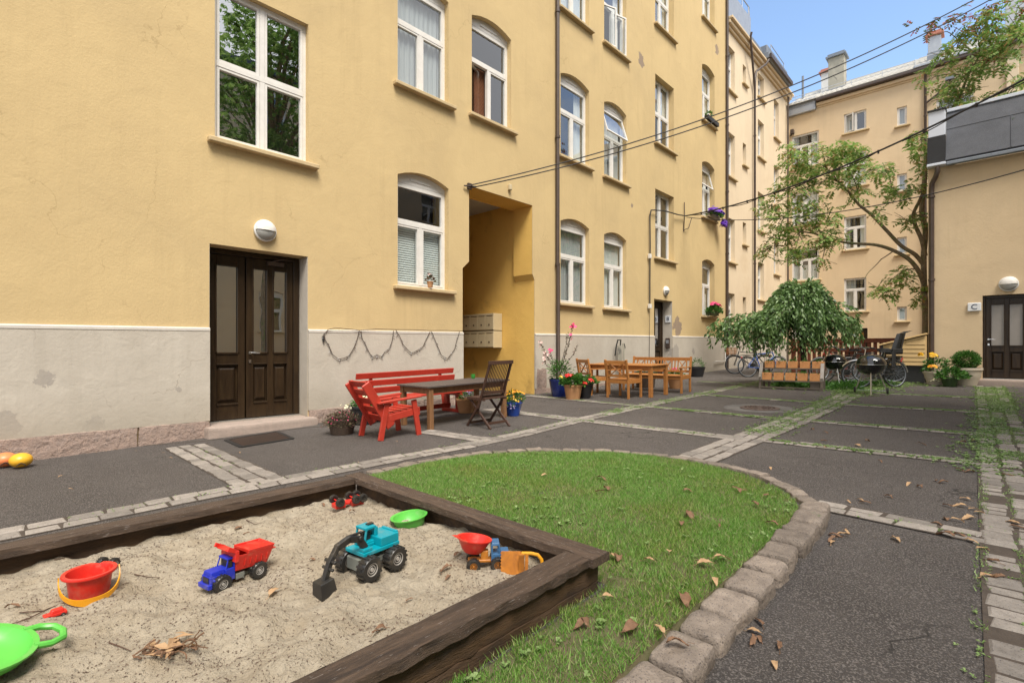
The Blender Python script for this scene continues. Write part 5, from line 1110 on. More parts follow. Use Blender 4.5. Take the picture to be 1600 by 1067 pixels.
# red low armchair: local +y is forward
rc = thing('red_armchair', 'low red slatted armchair beside the end of the weathered table', 'armchair', (-6.13,3.98,gz(3.98)), R(-3), tilt=True)
for s, x in (('l',-.27),('r',.27)):
    b = MB(); b.beam((x,.32,0),(x*.96,.25,.5),.035,.075, up=(0,1,0)); b.build('leg', m_redw, rc, bevel=.004)
    b = MB(); b.beam((x,-.28,0),(x*.96,-.17,.5),.035,.075, up=(0,1,0)); b.build('leg', m_redw, rc, bevel=.004)
    b = MB(); b.beam((x*1.0,-.32,.50),(x*1.0,.36,.545),.085,.026); b.build('armrest', m_redw, rc, bevel=.005)
    b = MB(); b.beam((x*.88,-.1,.16),(x*.88,-.47,.77),.032,.13, up=(0,1,.5)); b.build('back_board', m_redw, rc, bevel=.015, seg=3)
b = MB(); 
for k in range(5): b.b2((-.235,-.14+k*.1,.325+k*.012),(.235,-.05+k*.1,.345+k*.012))
b.b2((-.27,.32,.28),(.27,.345,.39)); b.beam((-.24,-.2,.27),(-.24,.33,.34),.03,.09); b.beam((.24,-.2,.27),(.24,.33,.34),.03,.09); b.build('seat', m_redw, rc, bevel=.004)
b = MB()
for k in range(5): t_ = .12+k*.2; y, z = -.12-.35*t_, .2+.6*t_-.0; b.beam((-.235,y,z),(.235,y,z),.02,.095, up=(0,-.52,.86))
b.build('backrest', m_redw, rc, bevel=.004)
# weathered table
tb = thing('garden_table', 'weathered grey brown table in front of the red bench', 'table', (-6.38,5.42,gz(5.42)), 0, tilt=True)
b = MB()
for k in range(6): b.b2((-.4+k*.134,-.86,.625),(-.4+k*.134+.131,.88,.65))
b.build('table_top', m_tabtop, tb, bevel=.003)
for x in (-.34,.34):
    for y in (-.78,.78): b = MB(); b.b2((x-.038,y-.038,0),(x+.038,y+.038,.623)); b.build('leg', m_tableg, tb, bevel=.004)
b = MB(); b.b2((-.335,-.745,.53),(-.312,.745,.622)); b.b2((.312,-.745,.53),(.335,.745,.622)); b.b2((-.3,-.8,.53),(.3,-.775,.622)); b.b2((-.3,.775,.53),(.3,.8,.622)); b.build('apron', m_tableg, tb, bevel=.003)
q = Zp(738, 590, -.53); t = thing('tealight_glass', 'small green glass on the weathered table', 'glass', (-6.62,6.02,gz(5.42)+.663)); b = MB(); b.lathe([(.0005,.004),(.03,.004),(.038,.03),(.038,.08),(.033,.08),(.032,.02),(.0005,.016)], 20); b.build('glass_shell', m_cglass, t, smooth=True)
# folding teak chair: local forward +y
fc = thing('folding_chair', 'dark brown folding slatted chair facing the weathered table', 'chair', (-5.6,5.42,gz(5.42)), PI/2-R(4), tilt=True)
for x in (-.22,.22):
    b = MB(); b.beam((x,-.02,.3),(x*.95,-.3,.98),.024,.045, up=(0,1,.3)); b.beam((x,.26,0),(x,-.05,.37),.024,.04, up=(0,1,.3)); b.build('leg', m_teak, fc, bevel=.004)
    b = MB(); xx = x*.86; b.beam((xx,-.27,0),(xx,.24,.44),.024,.04, up=(0,1,.3)); b.build('leg', m_teak, fc, bevel=.004)
b = MB(); b.beam((-.24,-.305,.985),(.24,-.305,.985),.028,.055); b.beam((-.2,-.12,.53),(.2,-.12,.53),.02,.04); b.beam((-.2,-.085,.475),(.2,-.085,.475),.018,.03)
for k in range(13): x = -.19+k*.38/12; b.beam((x,-.1,.5),(x*1.0,-.29,.97),.014,.01)
b.build('backrest', m_teak, fc, bevel=.002); b = MB()
for k in range(8): b.b2((-.21,-.17+k*.056,.435-.003*k*0),(.21,-.17+k*.056+.048,.455))
b.b2((-.22,-.17,.415),(-.2,.27,.434)); b.b2((.2,-.17,.415),(.22,.27,.434)); b.build('seat', m_teak, fc, bevel=.002); b = MB(); b.beam((-.2,.2,.06),(.2,.2,.06),.02,.035); b.build('stretcher', m_teak, fc); b = MB(); b.beam((-.18,-.2,.08),(.18,-.2,.08),.02,.035); b.build('stretcher', m_teak, fc)
# oiled wooden set
def oakchair(name, label, cat, x, y, rz, w, group=None, nx=1):
    t = thing(name, label, cat, (x, y, gz(y)), rz, group, tilt=True); h = w/2
    for sx in (-1, 1):
        b = MB(); b.beam((sx*(h-.025),-.25,0),(sx*(h-.025),-.25,.42),.05,.045); b.beam((sx*(h-.025),-.25,.4),(sx*(h-.025),-.33,.86),.05,.045, up=(0,1,0)); b.build('leg', m_oak, t, bevel=.005)
        b = MB(); b.b2((sx*(h-.025)-.025,.22,0),(sx*(h-.025)+.025,.265,.6)); b.build('leg', m_oak, t, bevel=.005)
        b = MB(); b.b2((sx*(h-.025)-.032,-.27,.602),(sx*(h-.025)+.032,.31,.627)); b.build('armrest', m_oak, t, bevel=.005)
    b = MB(); n = 6
    for k in range(n): b.b2((-h+.02,-.22+k*.085,.405),(h-.02,-.22+k*.085+.075,.425))
    b.b2((-h+.05,.235,.33),(h-.05,.258,.403)); b.b2((-h+.05,-.26,.33),(h-.05,-.238,.403))
    for sx in (-1, 1): b.b2((sx*(h-.025)-.012,-.23,.33),(sx*(h-.025)+.012,.22,.403))
    b.build('seat', m_oak, t, bevel=.003)
    b = MB(); Y = lambda z: -.25-.08*(z-.42)/.44
    b.beam((-h+.05,Y(.8),.8),(h-.05,Y(.8),.8),.025,.08, up=(0,0,1)); b.beam((-h+.05,Y(.5),.5),(h-.05,Y(.5),.5),.025,.05)
    pw = (w-.1)/nx
    for k in range(nx):
        a0 = -h+.05+k*pw+.1; a1 = a0+pw-.2; b.beam((a0,Y(.53),.53),(a1,Y(.76),.76),.016,.03, up=(0,1,0)); b.beam((a1,Y(.53)-.003,.53),(a0,Y(.76)-.003,.76),.016,.03, up=(0,1,0))
        for x_ in (a0-.02,a1+.02): b.beam((x_,Y(.52),.52),(x_,Y(.77),.77),.028,.018, up=(0,1,0))
        if nx > 1 and k: b.beam((a0-.1,Y(.52),.52),(a0-.1,Y(.77),.77),.03,.018, up=(0,1,0))
    b.build('backrest', m_oak, t, bevel=.003); return t
oakchair('wooden_armchair', 'honey coloured wooden armchair with crossed back nearest the camera', 'armchair', -5.99, 10.05, R(-3), .6, 'wooden armchairs at the wooden table')
oakchair('wooden_armchair', 'honey coloured wooden armchair behind the red flowers', 'armchair', -6.96, 10.3, R(-26), .6, 'wooden armchairs at the wooden table')
oakchair('wooden_bench', 'honey coloured wooden bench with crossed back behind the wooden table', 'bench', -6.1, 11.75, PI+R(1), 1.6, nx=4)
tb = thing('wooden_table', 'honey coloured wooden table between the armchairs and the bench', 'table', (-6.3,10.72,gz(10.72)), 0, tilt=True); b = MB()
for k in range(7): b.b2((-.88,-.44+k*.127,.70),(.86,-.44+k*.127+.119,.722))
b.build('table_top', m_oak, tb, bevel=.003)
for x in (-.8,.8):
    for y in (-.36,.36): b = MB(); b.b2((x-.04,y-.04,0),(x+.04,y+.04,.698)); b.build('leg', m_oak, tb, bevel=.005)
b = MB(); b.b2((-.755,-.375,.6),(.755,-.35,.698)); b.b2((-.755,.35,.6),(.755,.375,.698)); b.b2((-.82,-.32,.6),(-.795,.32,.698)); b.b2((.795,-.32,.6),(.82,.32,.698)); b.build('apron', m_oak, tb, bevel=.003)
# ------------------------------------------------------------------ plants
def leafcloud(n, fn, l0, l1, wr=.4, rnd=None, droop=0):
    P = []
    for _ in range(n):
        c, d = fn(); L = random.uniform(l0, l1); d = d.normalized() if d.length else V(0,0,1); d = (d+V(random.uniform(-.5,.5), random.uniform(-.5,.5), random.uniform(-.5,.5)-droop)).normalized()
        s = d.cross(V(random.uniform(-1,1), random.uniform(-1,1), random.uniform(-1,1))); s = s.normalized()*L*wr*.5 if s.length > 1e-4 else V(L*.2,0,0); nn = d.cross(s).normalized()*L*.12
        P += [c, c+d*L*.45+s+nn, c+d*L, c+d*L*.45-s+nn]
    return P
def blob(cx, cy, cz, rx, ry, rz, shell=.4):
    def f():
        while 1:
            v = V(random.gauss(0,1), random.gauss(0,1), random.gauss(0,1)).normalized(); r = random.uniform(shell, 1)**.7
            v = V(v.x, v.y, abs(v.z)*.9-.15 if rz > 0 else v.z)
            q = v*r*(1+.25*noise.noise(v*2.5+V(cx*9,cy*9,0))); return V(cx+q.x*rx, cy+q.y*ry, cz+q.z*abs(rz)), v
    return f
def ballf(cx, cy, cz, rx, ry, rz):
    def f():
        v = V(random.gauss(0,1), random.gauss(0,1), random.gauss(0,1)).normalized(); q = v*random.uniform(.5,1.03); return V(cx+q.x*rx, cy+q.y*ry, cz+q.z*rz), v
    return f
def pot(t, prof, m, soilz, sr):
    b = MB(); b.lathe(prof, 28); po = b.build('pot', m, t, smooth=True); b = MB(); b.lathe([(.0005,soilz),(sr,soilz-.01)], 20); b.build('soil', m_soil, t); return po
def potprof(rb, rt, h, lip=.012): return [(.0005,.002),(rb,.002),(rb+(rt-rb)*.45,h*.4),(rt*.985,h*.86),(rt+lip,h*.88),(rt+lip,h),(rt-.012,h),(rt-.03,h*.5),(rb-.02,.03)]
def flowers(n, f, r, m, parent, name='blooms', k=6):
    P = []
    for _ in range(n):
        c, d = f(); d = (d+V(0,0,.6)+(-c.normalized() if False else V(0,-.2,0))).normalized(); s = d.orthogonal().normalized(); u = d.cross(s)
        for i in range(k):
            a = 2*PI*i/k; e = s*math.cos(a)+u*math.sin(a); g = s*math.cos(a+1.2)+u*math.sin(a+1.2); P += [c, c+e*r*.8+d*r*.25, c+(e+g)*r*.62+d*r*.1, c+g*r*.8+d*r*.25]
    return leafmesh(name, P, 4, m, parent)
def potted(label, x, y, prof, pm, h, rt, fol, leafm, blooms=None, bm=None, name='potted_plant', z=None, extra=None, l=(.03,.06), group=None, wr=.45, droop=0):
    t = thing(name, label, 'potted plant', (x, y, gz(y) if z is None else z), 0, group); pot(t, prof, pm, h*.88, rt*.9)
    P = []
    for (n, f) in fol: P += leafcloud(n, f, l[0], l[1], wr, droop=droop)
    leafmesh('foliage', P, 4, leafm, t)
    if blooms:
        for (n, f, r, m) in blooms: flowers(n, f, r, m, t)
    if extra: extra(t)
    return t
def stems(t, L, r=.006, m=None):
    b = MB(); [b.tube(p, [r*(1-.5*i/(len(p)-1)) for i in range(len(p))], 5) for p in L]; return b.build('stems', m or m_leafgn, t)
# blue pot with tall roses by the pipe
def ex1(t):
    L = []
    rn = random.Random(5)
    for (dx, dz) in ((-.42,.95),(-.3,.7),(-.2,.75),(.25,1.1),(.3,1.35),(.2,1.2),(-.35,.55),(.4,.9)):
        L.append([V(0,0,.35), V(dx*.4,dx*.15,.35+dz*.45), V(dx*.85,dx*.3,.25+dz*.85), V(dx*1.05,dx*.35,.3+dz)])
    stems(t, L, .007, m_barkd); P = []
    for l in L:
        for _ in range(26):
            i = random.choice((1,2,2)); c = l[i].lerp(l[min(i+1,3)], random.random()); P += leafcloud(1, lambda: (c, V(random.uniform(-1,1),random.uniform(-1,1),random.uniform(-.6,.3))), .035, .065, .5)
    leafmesh('rose_leaves', P, 4, m_leafgy, t)
    for l, m, n in ((L[0],p_whp,5),(L[1],p_whp,4),(L[2],p_pink,3),(L[6],p_whp,5),(L[4],p_pink,7),(L[3],p_pink,2)):
        flowers(n, lambda: (l[3]+V(random.gauss(0,.035),random.gauss(0,.035),random.gauss(0,.03)), V(random.uniform(-1,1),-1,.5)), .042, m, t)
potted('tall leafy rose in a deep blue pot beside the drainpipe', -7.3, 9.35, potprof(.17,.24,.41,.0), m_bluepot, .41, .22, [(420, blob(0,0,.45,.2,.2,.5)),(120, blob(.05,-.05,.6,.3,.25,.4))], m_leafgn, extra=ex1, l=(.06,.12), wr=.22)
potted('red geraniums in a terracotta pot in front of the blue pot', -6.68, 9.05, potprof(.15,.2,.33), m_terra, .33, .2, [(620, blob(0,0,.36,.3,.26,.24))], m_leafgn, [(30, blob(-.05,-.1,.52,.14,.1,.07), .032, p_red),(12, blob(.3,-.0,.36,.08,.08,.06), .034, p_red),(7, blob(-.26,-.1,.48,.05,.05,.06), .028, p_yel)], l=(.05,.09), wr=.9)
potted('dark pot with trailing red flowers tucked behind the terracotta pot', -6.62, 9.42, potprof(.12,.18,.34), m_blkpot, .34, .18, [(200, blob(.05,0,.36,.26,.2,.18))], m_leafgn, [(10, blob(.15,-.05,.4,.1,.1,.06), .03, p_red)], l=(.04,.08), wr=.8)
potted('yellow and orange flowers in a bright blue pot behind the folding chair', -6.05, 6.45, potprof(.1,.16,.25,.004), m_blueb, .25, .15, [(420, blob(0,0,.28,.2,.18,.2)),(140, blob(.02,-.1,.2,.15,.1,.16))], m_leafgn, [(42, blob(0,0,.36,.22,.18,.16), .022, p_ora),(30, blob(.0,-.05,.28,.18,.15,.1), .02, p_yel),(34, blob(.03,-.13,.16,.13,.05,.12), .014, p_lil)], l=(.03,.06))
potted('heather in a black basket at the left of the red armchair', -6.78, 3.62, potprof(.15,.2,.22,.0), m_basket, .22, .18, [(1500, blob(0,0,.16,.28,.26,.24))], m_leafgy, [(40, blob(0,0,.2,.26,.24,.2), .01, p_pink),(10, blob(.12,0,.4,.12,.1,.06), .02, p_wht)], l=(.02,.045), wr=.3)
potted('round dark planter with white blooms behind the red armchair', -7.35, 4.3, potprof(.17,.22,.3), m_blkpot, .3, .2, [(300, blob(0,0,.3,.2,.2,.2))], m_leafgn, [(26, blob(.05,-.02,.42,.14,.1,.12), .024, p_wht)], l=(.03,.05))
potted('round brown planter half hidden below the bench end', -7.0, 6.2, potprof(.14,.19,.26), m_terra, .26, .18, [(200, blob(0,0,.25,.2,.18,.16))], m_leafgn, [(12, blob(0,0,.34,.14,.1,.08), .02, p_lil)], l=(.03,.05))
potted('small shrub in a black bowl between bench and far corner', -7.3, 17.0, potprof(.2,.27,.34,.01), m_blkpot, .34, .25, [(300, blob(0,0,.38,.24,.22,.34))], m_leafgn, l=(.04,.08), wr=.25)
potted('pink geranium pot half hidden behind the wooden bench', -6.0, 12.6, potprof(.13,.19,.3), m_terra, .3, .18, [(300, blob(0,0,.32,.24,.2,.2))], m_leafgn, [(16, blob(0,-.05,.48,.12,.1,.08), .035, p_pink)], l=(.04,.07), wr=.8)
potted('brown basket planter under the wooden bench back', -6.8, 12.5, potprof(.24,.28,.42), m_basket, .42, .26, [(260, blob(0,0,.4,.3,.22,.2))], m_leafdk, l=(.04,.07), wr=.6)
# right-hand group at door C
potted('yellow roses in a round cream pot by the brown downpipe', -1.02, 17.35, potprof(.17,.26,.36,.012), m_cream, .36, .24, [(420, blob(0,0,.4,.3,.26,.45)),(120, blob(.35,0,.5,.26,.2,.3))], m_leafgn, [(8, blob(-.05,-.1,.78,.1,.1,.08), .06, p_yel),(7, blob(-.3,-.1,.8,.03,.03,.05), .055, p_yel),(26, blob(.05,-.25,.12,.2,.05,.12), .022, p_wht)], l=(.05,.09), wr=.5)
potted('low green pot with leafy plant in front of the cream pots', -.72, 16.95, potprof(.13,.18,.24), m_grnpot, .24, .17, [(330, blob(.05,0,.26,.3,.26,.26))], m_leafgn, [(9, blob(-.32,-.05,.5,.12,.08,.05), .05, p_ora)], l=(.06,.11), wr=.6)
potted('clipped round green shrub in a wide cream pot by door C', -.42, 17.5, potprof(.2,.31,.46,.012), m_cream, .46, .29, [(4200, ballf(0,0,.66,.27,.25,.23))], m_leafgn, l=(.03,.055), wr=.5)
# on the sills
def sillpot(label, y, z, boxw, m, fol, bl, lm=m_leafgn, l=(.04,.07), x=-7.98):
    t = thing('window_plant' if boxw > .2 else 'potted_plant', label, 'window plant', (x, y, z)); b = MB()
    if boxw > .2: b.box((0,0,.08), (.17,boxw,.16), taper=0)
    else: b.lathe([(.0005,0),(.045,0),(.06,.1),(.066,.1),(.066,.12),(.05,.12)], 20)
    b.build('pot', m, t, bevel=.006, smooth=boxw < .2); P = []
    for n, f in fol: P += leafcloud(n, f, *l, .7)
    leafmesh('foliage', P, 4, lm, t)
    for n, f, r, mm in bl: flowers(n, f, r, mm, t)
sillpot('little terracotta pot plant on the sill of the blind window', 6.12, 1.2, .1, m_terra, [(80, blob(0,0,.14,.08,.08,.14))], [(8, blob(0,0,.24,.05,.05,.05), .018, p_whp)], m_leafgy, l=(.03,.06))
sillpot('pink geraniums in a box on the low far window sill', 20.05, 1.32, .9, m_grnpot, [(700, blob(.08,0,.15,.2,.62,.3))], [(60, blob(.12,0,.42,.14,.5,.14), .05, p_pink)], l=(.06,.1))
sillpot('violet petunias spilling from a box on the upper far window sill', 20.1, 5.16, 1.0, m_cream, [(500, blob(.12,.0,.1,.2,.6,.3))], [(230, blob(.18,-.05,.2,.2,.68,.24), .05, p_vio),(90, blob(.25,.5,-.2,.12,.22,.35), .05, p_vio)], l=(.06,.1))
sillpot('dark empty flower box with railing on the third floor window sill', 20.0, 8.92, 1.05, m_iron, [(60, blob(.05,-.4,.2,.1,.15,.15))], [], l=(.05,.09))
# ------------------------------------------------------------------ trees
def frond(P, c, d, L=.3, n=6, ll=.075, lw=.028):
    d = d.normalized(); up = V(random.uniform(-.4,.4), random.uniform(-.4,.4), 1); s = d.cross(up)
    if s.length < .01: return
    s.normalize(); nn = s.cross(d)
    for i in range(n):
        t = (i+1)/n; q = c+d*L*t-V(0,0,.18*L*t*t)
        for sg in (-1, 1):
            e = (s*sg+d*.45-nn*.25+V(random.uniform(-.2,.2),random.uniform(-.2,.2),random.uniform(-.3,.1))).normalized(); w = d*lw*.5
            P += [q, q+e*ll*.5+w, q+e*ll, q+e*ll*.5-w]
def tree_branch(b, pts, r0, r1, n=8): b.tube(pts, [r0+(r1-r0)*i/(len(pts)-1) for i in range(len(pts))], n)
def smooth(pts, k=4):
    out = []
    for i in range(len(pts)-1):
        p0 = pts[max(i-1,0)]; p1 = pts[i]; p2 = pts[i+1]; p3 = pts[min(i+2,len(pts)-1)]
        for j in range(k):
            t = j/k; out.append(.5*((2*p1)+(p2-p0)*t+(2*p0-5*p1+4*p2-p3)*t*t+(3*p1-p0-3*p2+p3)*t*t*t))
    return out+[pts[-1]]
BZ = V(-1.42,20,gz(20)); rw = thing('rowan_tree', 'rowan tree with long bare limbs and feathery leaves turning orange beside the wing', 'tree', BZ)
def L3(L, y0, y1):     # limb traced from the photograph, running in depth from y0 to y1
    n = len(L)-1; return [Yp(x, y, y0+(y1-y0)*i/n)-BZ for i, (x, y) in enumerate(L)]
limbs = [(L3([(1445,606),(1444,560),(1446,500),(1444,440),(1443,400)],20,20),.1,.08), (L3([(1443,400),(1446,360),(1440,330),(1444,290),(1448,250),(1465,200),(1487,172)],20,20.6),.09,.07),
 (L3([(1444,445),(1436,425),(1420,405),(1395,391),(1370,383),(1345,381),(1320,379),(1295,372),(1272,365),(1250,362)],20,18.2),.085,.025),
 (L3([(1444,415),(1430,398),(1408,384),(1385,360),(1362,336),(1342,320),(1326,300),(1310,284),(1290,278)],20,18.6),.08,.03),
 (L3([(1446,400),(1440,375),(1430,352),(1427,335),(1436,315),(1446,292)],20,19.4),.075,.05),
 (L3([(1487,172),(1500,150),(1510,125),(1520,105),(1545,92),(1570,75),(1600,48)],20.6,19.5),.05,.03), (L3([(1520,105),(1530,85),(1528,60),(1522,40)],20.3,20),.03,.012), (L3([(1545,92),(1520,80),(1500,65),(1480,50),(1465,55),(1445,50)],20,19.4),.022,.008),
 (L3([(1377,405),(1368,415),(1355,428),(1350,440)],19,18.8),.02,.006), (L3([(1398,391),(1385,400),(1377,405)],19.2,19),.02,.02),
 (L3([(1484,178),(1510,172),(1530,175),(1560,170),(1590,168)],20,19),.02,.008), (L3([(1500,150),(1520,140),(1545,135)],20,19.6),.015,.006),
 (L3([(1444,430),(1430,420),(1410,425),(1390,440),(1380,455)],20,19),.03,.008), (L3([(1290,372),(1270,350),(1245,352),(1225,360)],18.5,17.8),.02,.008),
 (L3([(1310,284),(1290,262),(1262,250),(1240,262)],18.7,18.2),.022,.008), (L3([(1300,280),(1270,290),(1240,300),(1205,325)],18.6,17.8),.022,.008), (L3([(1342,320),(1338,290),(1325,262),(1320,240)],18.9,18.5),.022,.008),
 (L3([(1444,300),(1420,298),(1395,302),(1385,308)],19.4,19),.02,.007), (L3([(1446,292),(1448,250),(1440,225)],19.4,19.2),.03,.008)]
b = MB(); tree_branch(b, smooth(limbs[0][0]), .085, .07, 10); tk = b.build('trunk', m_barkr, rw, smooth=True)
for l, a, c_ in limbs[1:]: b = MB(); tree_branch(b, smooth(l), a*.82, c_*.8, 7); b.build('limb', m_barkr, rw, smooth=True)
cl = [ # px, py, depth y, radius px, count
 (1245,262,18.3,30,46),(1285,245,18.4,32,55),(1320,245,18.6,30,46),(1270,285,18.4,36,60),(1235,235,18.2,18,20),(1325,275,18.8,22,30),(1340,240,18.8,22,26),(1365,265,18.8,18,18),(1230,300,18,26,30),(1200,325,17.7,22,24),(1215,350,17.8,24,26),(1190,395,17.6,12,7),(1250,345,18.2,32,50),(1285,335,18.4,28,38),(1215,385,17.9,24,26),(1255,378,18.1,28,34),(1290,375,18.3,18,20),(1310,365,18.5,18,16),(1240,400,18,16,12),(1285,405,18.2,9,7),
 (1385,268,19,18,14),(1400,305,19.1,18,16),(1420,300,19.2,20,20),(1440,235,19.3,14,14),(1437,220,19.2,16,18),(1448,260,19.3,12,12),(1440,340,19.6,14,12),(1418,345,19.4,14,10),(1375,330,19,12,8),(1340,300,18.9,16,14),
 (1400,440,19,20,20),(1385,458,18.9,14,14),(1420,428,19.3,16,14),(1440,455,19.7,10,9),(1372,450,18.9,10,8),(1436,470,19.6,8,6),
 (1500,140,20,22,30),(1480,148,19.9,20,22),(1460,120,19.7,22,18),(1510,115,20.2,24,32),(1535,60,19.9,26,42),(1550,40,19.8,26,34),(1560,90,19.6,26,34),(1575,70,19.4,24,34),(1590,45,19.3,20,26),(1530,95,20,20,24),(1480,90,19.8,20,18),(1495,75,19.8,16,14),(1540,165,19.2,24,30),(1570,180,19.1,20,22),(1515,170,19.8,18,18),(1590,130,19.1,20,20),(1580,155,19.2,18,16),(1525,190,19.5,18,18),(1490,165,20,14,12),(1550,20,19.7,18,16),(1590,12,19.5,14,12),(1505,50,19.7,14,9)]
P = []; P2_ = []
for i, (x, y, d, r, n) in enumerate(cl):
    for _ in range(int(n*(1.5 if x < 1455 else 1.05))):
        a = random.uniform(0, 2*PI); rr = r*math.sqrt(random.random()); q = Yp(x+rr*math.cos(a), y+rr*math.sin(a)*.85, d+random.uniform(-.7,.7))-BZ
        frond(P, q, V(random.uniform(-1,1), random.uniform(-1,1), random.uniform(-.8,.4)), random.uniform(.18,.3), 5, .13, .06)
for (x, y, n) in ((1445,48,5),(1460,35,5),(1468,28,4),(1480,32,5),(1490,30,5),(1500,35,6),(1508,12,3),(1545,8,6),(1555,5,5),(1430,45,3),(1510,22,3),(1596,5,5),(1520,42,5),(1560,60,4),(1552,90,4)):
    for _ in range(n):
        q = Yp(x+random.uniform(-8,8), y+random.uniform(-6,6), 19.5+random.uniform(-.4,.4))-BZ; frond(P2_, q, V(random.uniform(-1,1), random.uniform(-1,1), random.uniform(-.9,.3)), .22, 4, .12, .055)
for _ in range(70):
    x, y, d, r, n = random.choice(cl[:20]); q = Yp(x+random.uniform(-r,r), y+random.uniform(-r,r), d)-BZ; frond(P2_, q, V(random.uniform(-1,1), random.uniform(-1,1), -.8), .16, 3, .07, .03)
leafmesh('crown', P, 4, m_leafrow, rw); leafmesh('autumn_sprays', P2_, 4, m_leafrow2, rw)
b = MB(); tw = []
for i, (x, y, d, r, n) in enumerate(cl):
    c0 = Yp(x, y, d)-BZ; best = min((p for l, _, _ in limbs for p in l), key=lambda p: (p-c0).length)
    b.tube(smooth([best, best.lerp(c0, .5)+V(random.uniform(-.1,.1),0,.1), c0]), .014, 5)
    for _ in range(3): b.tube([c0, c0+V(random.uniform(-.4,.4), random.uniform(-.4,.4), random.uniform(-.35,.3))], .007, 4)
b.build('twigs', m_barkr, rw, smooth=True)
# weeping tree
WZ = V(-3.66,15.3,gz(15.3)); wt = thing('weeping_tree', 'small weeping tree with a dense umbrella of drooping leaves behind the flower box stand', 'tree', WZ)
b = MB(); b.tube(smooth([V(0,0,0), V(.03,.02,.6), V(0,0,1.3), V(-.03,0,1.95)]), [.075]*13, 8); wtk = b.build('trunk', m_barkd, wt, smooth=True)
P = []; b = MB(); CT = V(0,0,2.1)
dirs = []
boughs = [(random.uniform(0, 2*PI), random.random()**.8, random.uniform(.68,1.02), random.uniform(-.12,.16)) for _ in range(34)]
for i in range(520):
    ba, bs, br, bz = boughs[i % 34]; a = ba+random.gauss(0,.17); sp = min(1, max(0, bs+random.gauss(0,.1))); rad = .2+.82*math.sqrt(sp); rad *= (1-.17*math.cos(a-YAW*1.0))*(1+.45*noise.noise(V(math.cos(a)*1.3, math.sin(a)*1.3, 2)))
    drop = random.uniform(.3, 1.35)*(.4+.6*sp); rise = .52*(1-sp*sp*.9)+random.uniform(-.06,.08)+bz; rad *= br; drop *= .85
    dirs.append((a, rad, drop, rise))
for i in range(70):    # trailing sprays reaching out to the left
    a = math.atan2(-.72, -.69)+random.uniform(-.35,.45)+.0; dirs.append((a if i % 3 else a+.3, random.uniform(1.1,2.4), random.uniform(.2,.7), random.uniform(-.55,-.1)))
for i in range(26): dirs.append((random.uniform(-.3,1.1), random.uniform(1.0,1.3), random.uniform(.2,.8), random.uniform(-.6,.1)))
for k, (a, rad, drop, rise) in enumerate(dirs):
    o = V(math.cos(a), math.sin(a), 0); pts = [V(0,0,1.95), o*rad*.35+V(0,0,2.1+rise*.8), o*rad*.75+V(0,0,2.08+rise), o*rad+V(0,0,1.95+rise*.6-drop*.3), o*rad*1.05+V(random.uniform(-.08,.08),random.uniform(-.08,.08),1.92+rise*.5-drop)]
    sm = smooth(pts, 5)
    if k % 5 == 0: b.tube(sm, .007, 4)
    for i in range(7, len(sm)):
        for _ in range(2 if i < 12 else 3):
            c = sm[i]+V(random.uniform(-.05,.05), random.uniform(-.05,.05), random.uniform(-.05,.05)); dd = (sm[i]-sm[i-1]).normalized(); e = (dd+V(random.uniform(-.9,.9), random.uniform(-.9,.9), random.uniform(-.7,.2))).normalized(); L = random.uniform(.08,.15); s = e.cross(V(random.uniform(-1,1),random.uniform(-1,1),random.uniform(-1,1))).normalized()*L*.21
            P += [c, c+e*L*.45+s, c+e*L, c+e*L*.45-s]
leafmesh('crown', P, 4, m_leafdk, wt); b.build('branches', m_barkd, wt)
# chestnut behind the camera side, mirrored in the big stair window
CZ = V(5.2,8.4,gz(8.4)); ct = thing('chestnut_tree', 'leafy chestnut tree mirrored in the large nearest window', 'tree', CZ); b = MB(); b.tube(smooth([V(0,0,0), V(.1,0,3), V(-.1,.1,6), V(-.3,0,9)]), [.28-.012*i for i in range(13)], 10); b.build('trunk', m_barkr, ct, smooth=True)
P = []; b = MB()
for i in range(85):
    a = random.uniform(0, 2*PI); z = random.uniform(5.5, 14.5); r = (2.9 if z < 12.5 else 2)*random.uniform(.35,1); c0 = V(math.cos(a)*r-.6, math.sin(a)*r, z); b.tube([V(-.1,0,z*.72), c0*.6+V(0,0,z*.36), c0], [.06,.035,.015], 5)
    for _ in range(75):
        q = c0+V(random.gauss(0,.5), random.gauss(0,.5), random.gauss(0,.36)); aa = random.uniform(0, 6.28)
        for k in range(5):
            t = aa+k*.62; e = V(math.cos(t), math.sin(t), random.uniform(-.75,-.2)).normalized(); s = e.cross(V(0,0,1)).normalized()*.035; P += [q, q+e*.1+s, q+e*.2, q+e*.1-s]
leafmesh('crown', P, 4, m_leafch, ct); b.build('limbs', m_barkr, ct)
# ------------------------------------------------------------------ flower box stand
p0 = V(-4.28,13.85,0); p1 = V(-2.93,14.0,0); ang = math.atan2(p1.y-p0.y, p1.x-p0.x); W_ = (p1-p0).length; cx_ = (p0+p1)/2
fs = thing('flower_box_stand', 'stepped stand of weathered rails carrying two rows of small wooden boxes', 'plant stand', (cx_.x, cx_.y, gz(cx_.y)), ang, tilt=True); hw = W_/2; m_rail = mat('weathered_pale_rail', (.4,.37,.34), (.27,.24,.21), 8, rough=.8); m_railg = mat('weathered_grey_post', (.17,.14,.11), (.12,.1,.08), 8, rough=.85)
for x in (-hw,hw):
    b = MB(); b.b2((x-.03,-.02,0),(x+.03,.03,.3)); b.build('leg', m_railg, fs); b = MB(); b.b2((x-.03,.42,0),(x+.03,.47,.66)); b.build('leg', m_railg, fs); b = MB(); b.beam((x,-.01,.24),(x,.2,.66),.075,.03, up=(0,1,0)); b.build('side_rail', m_rail, fs)
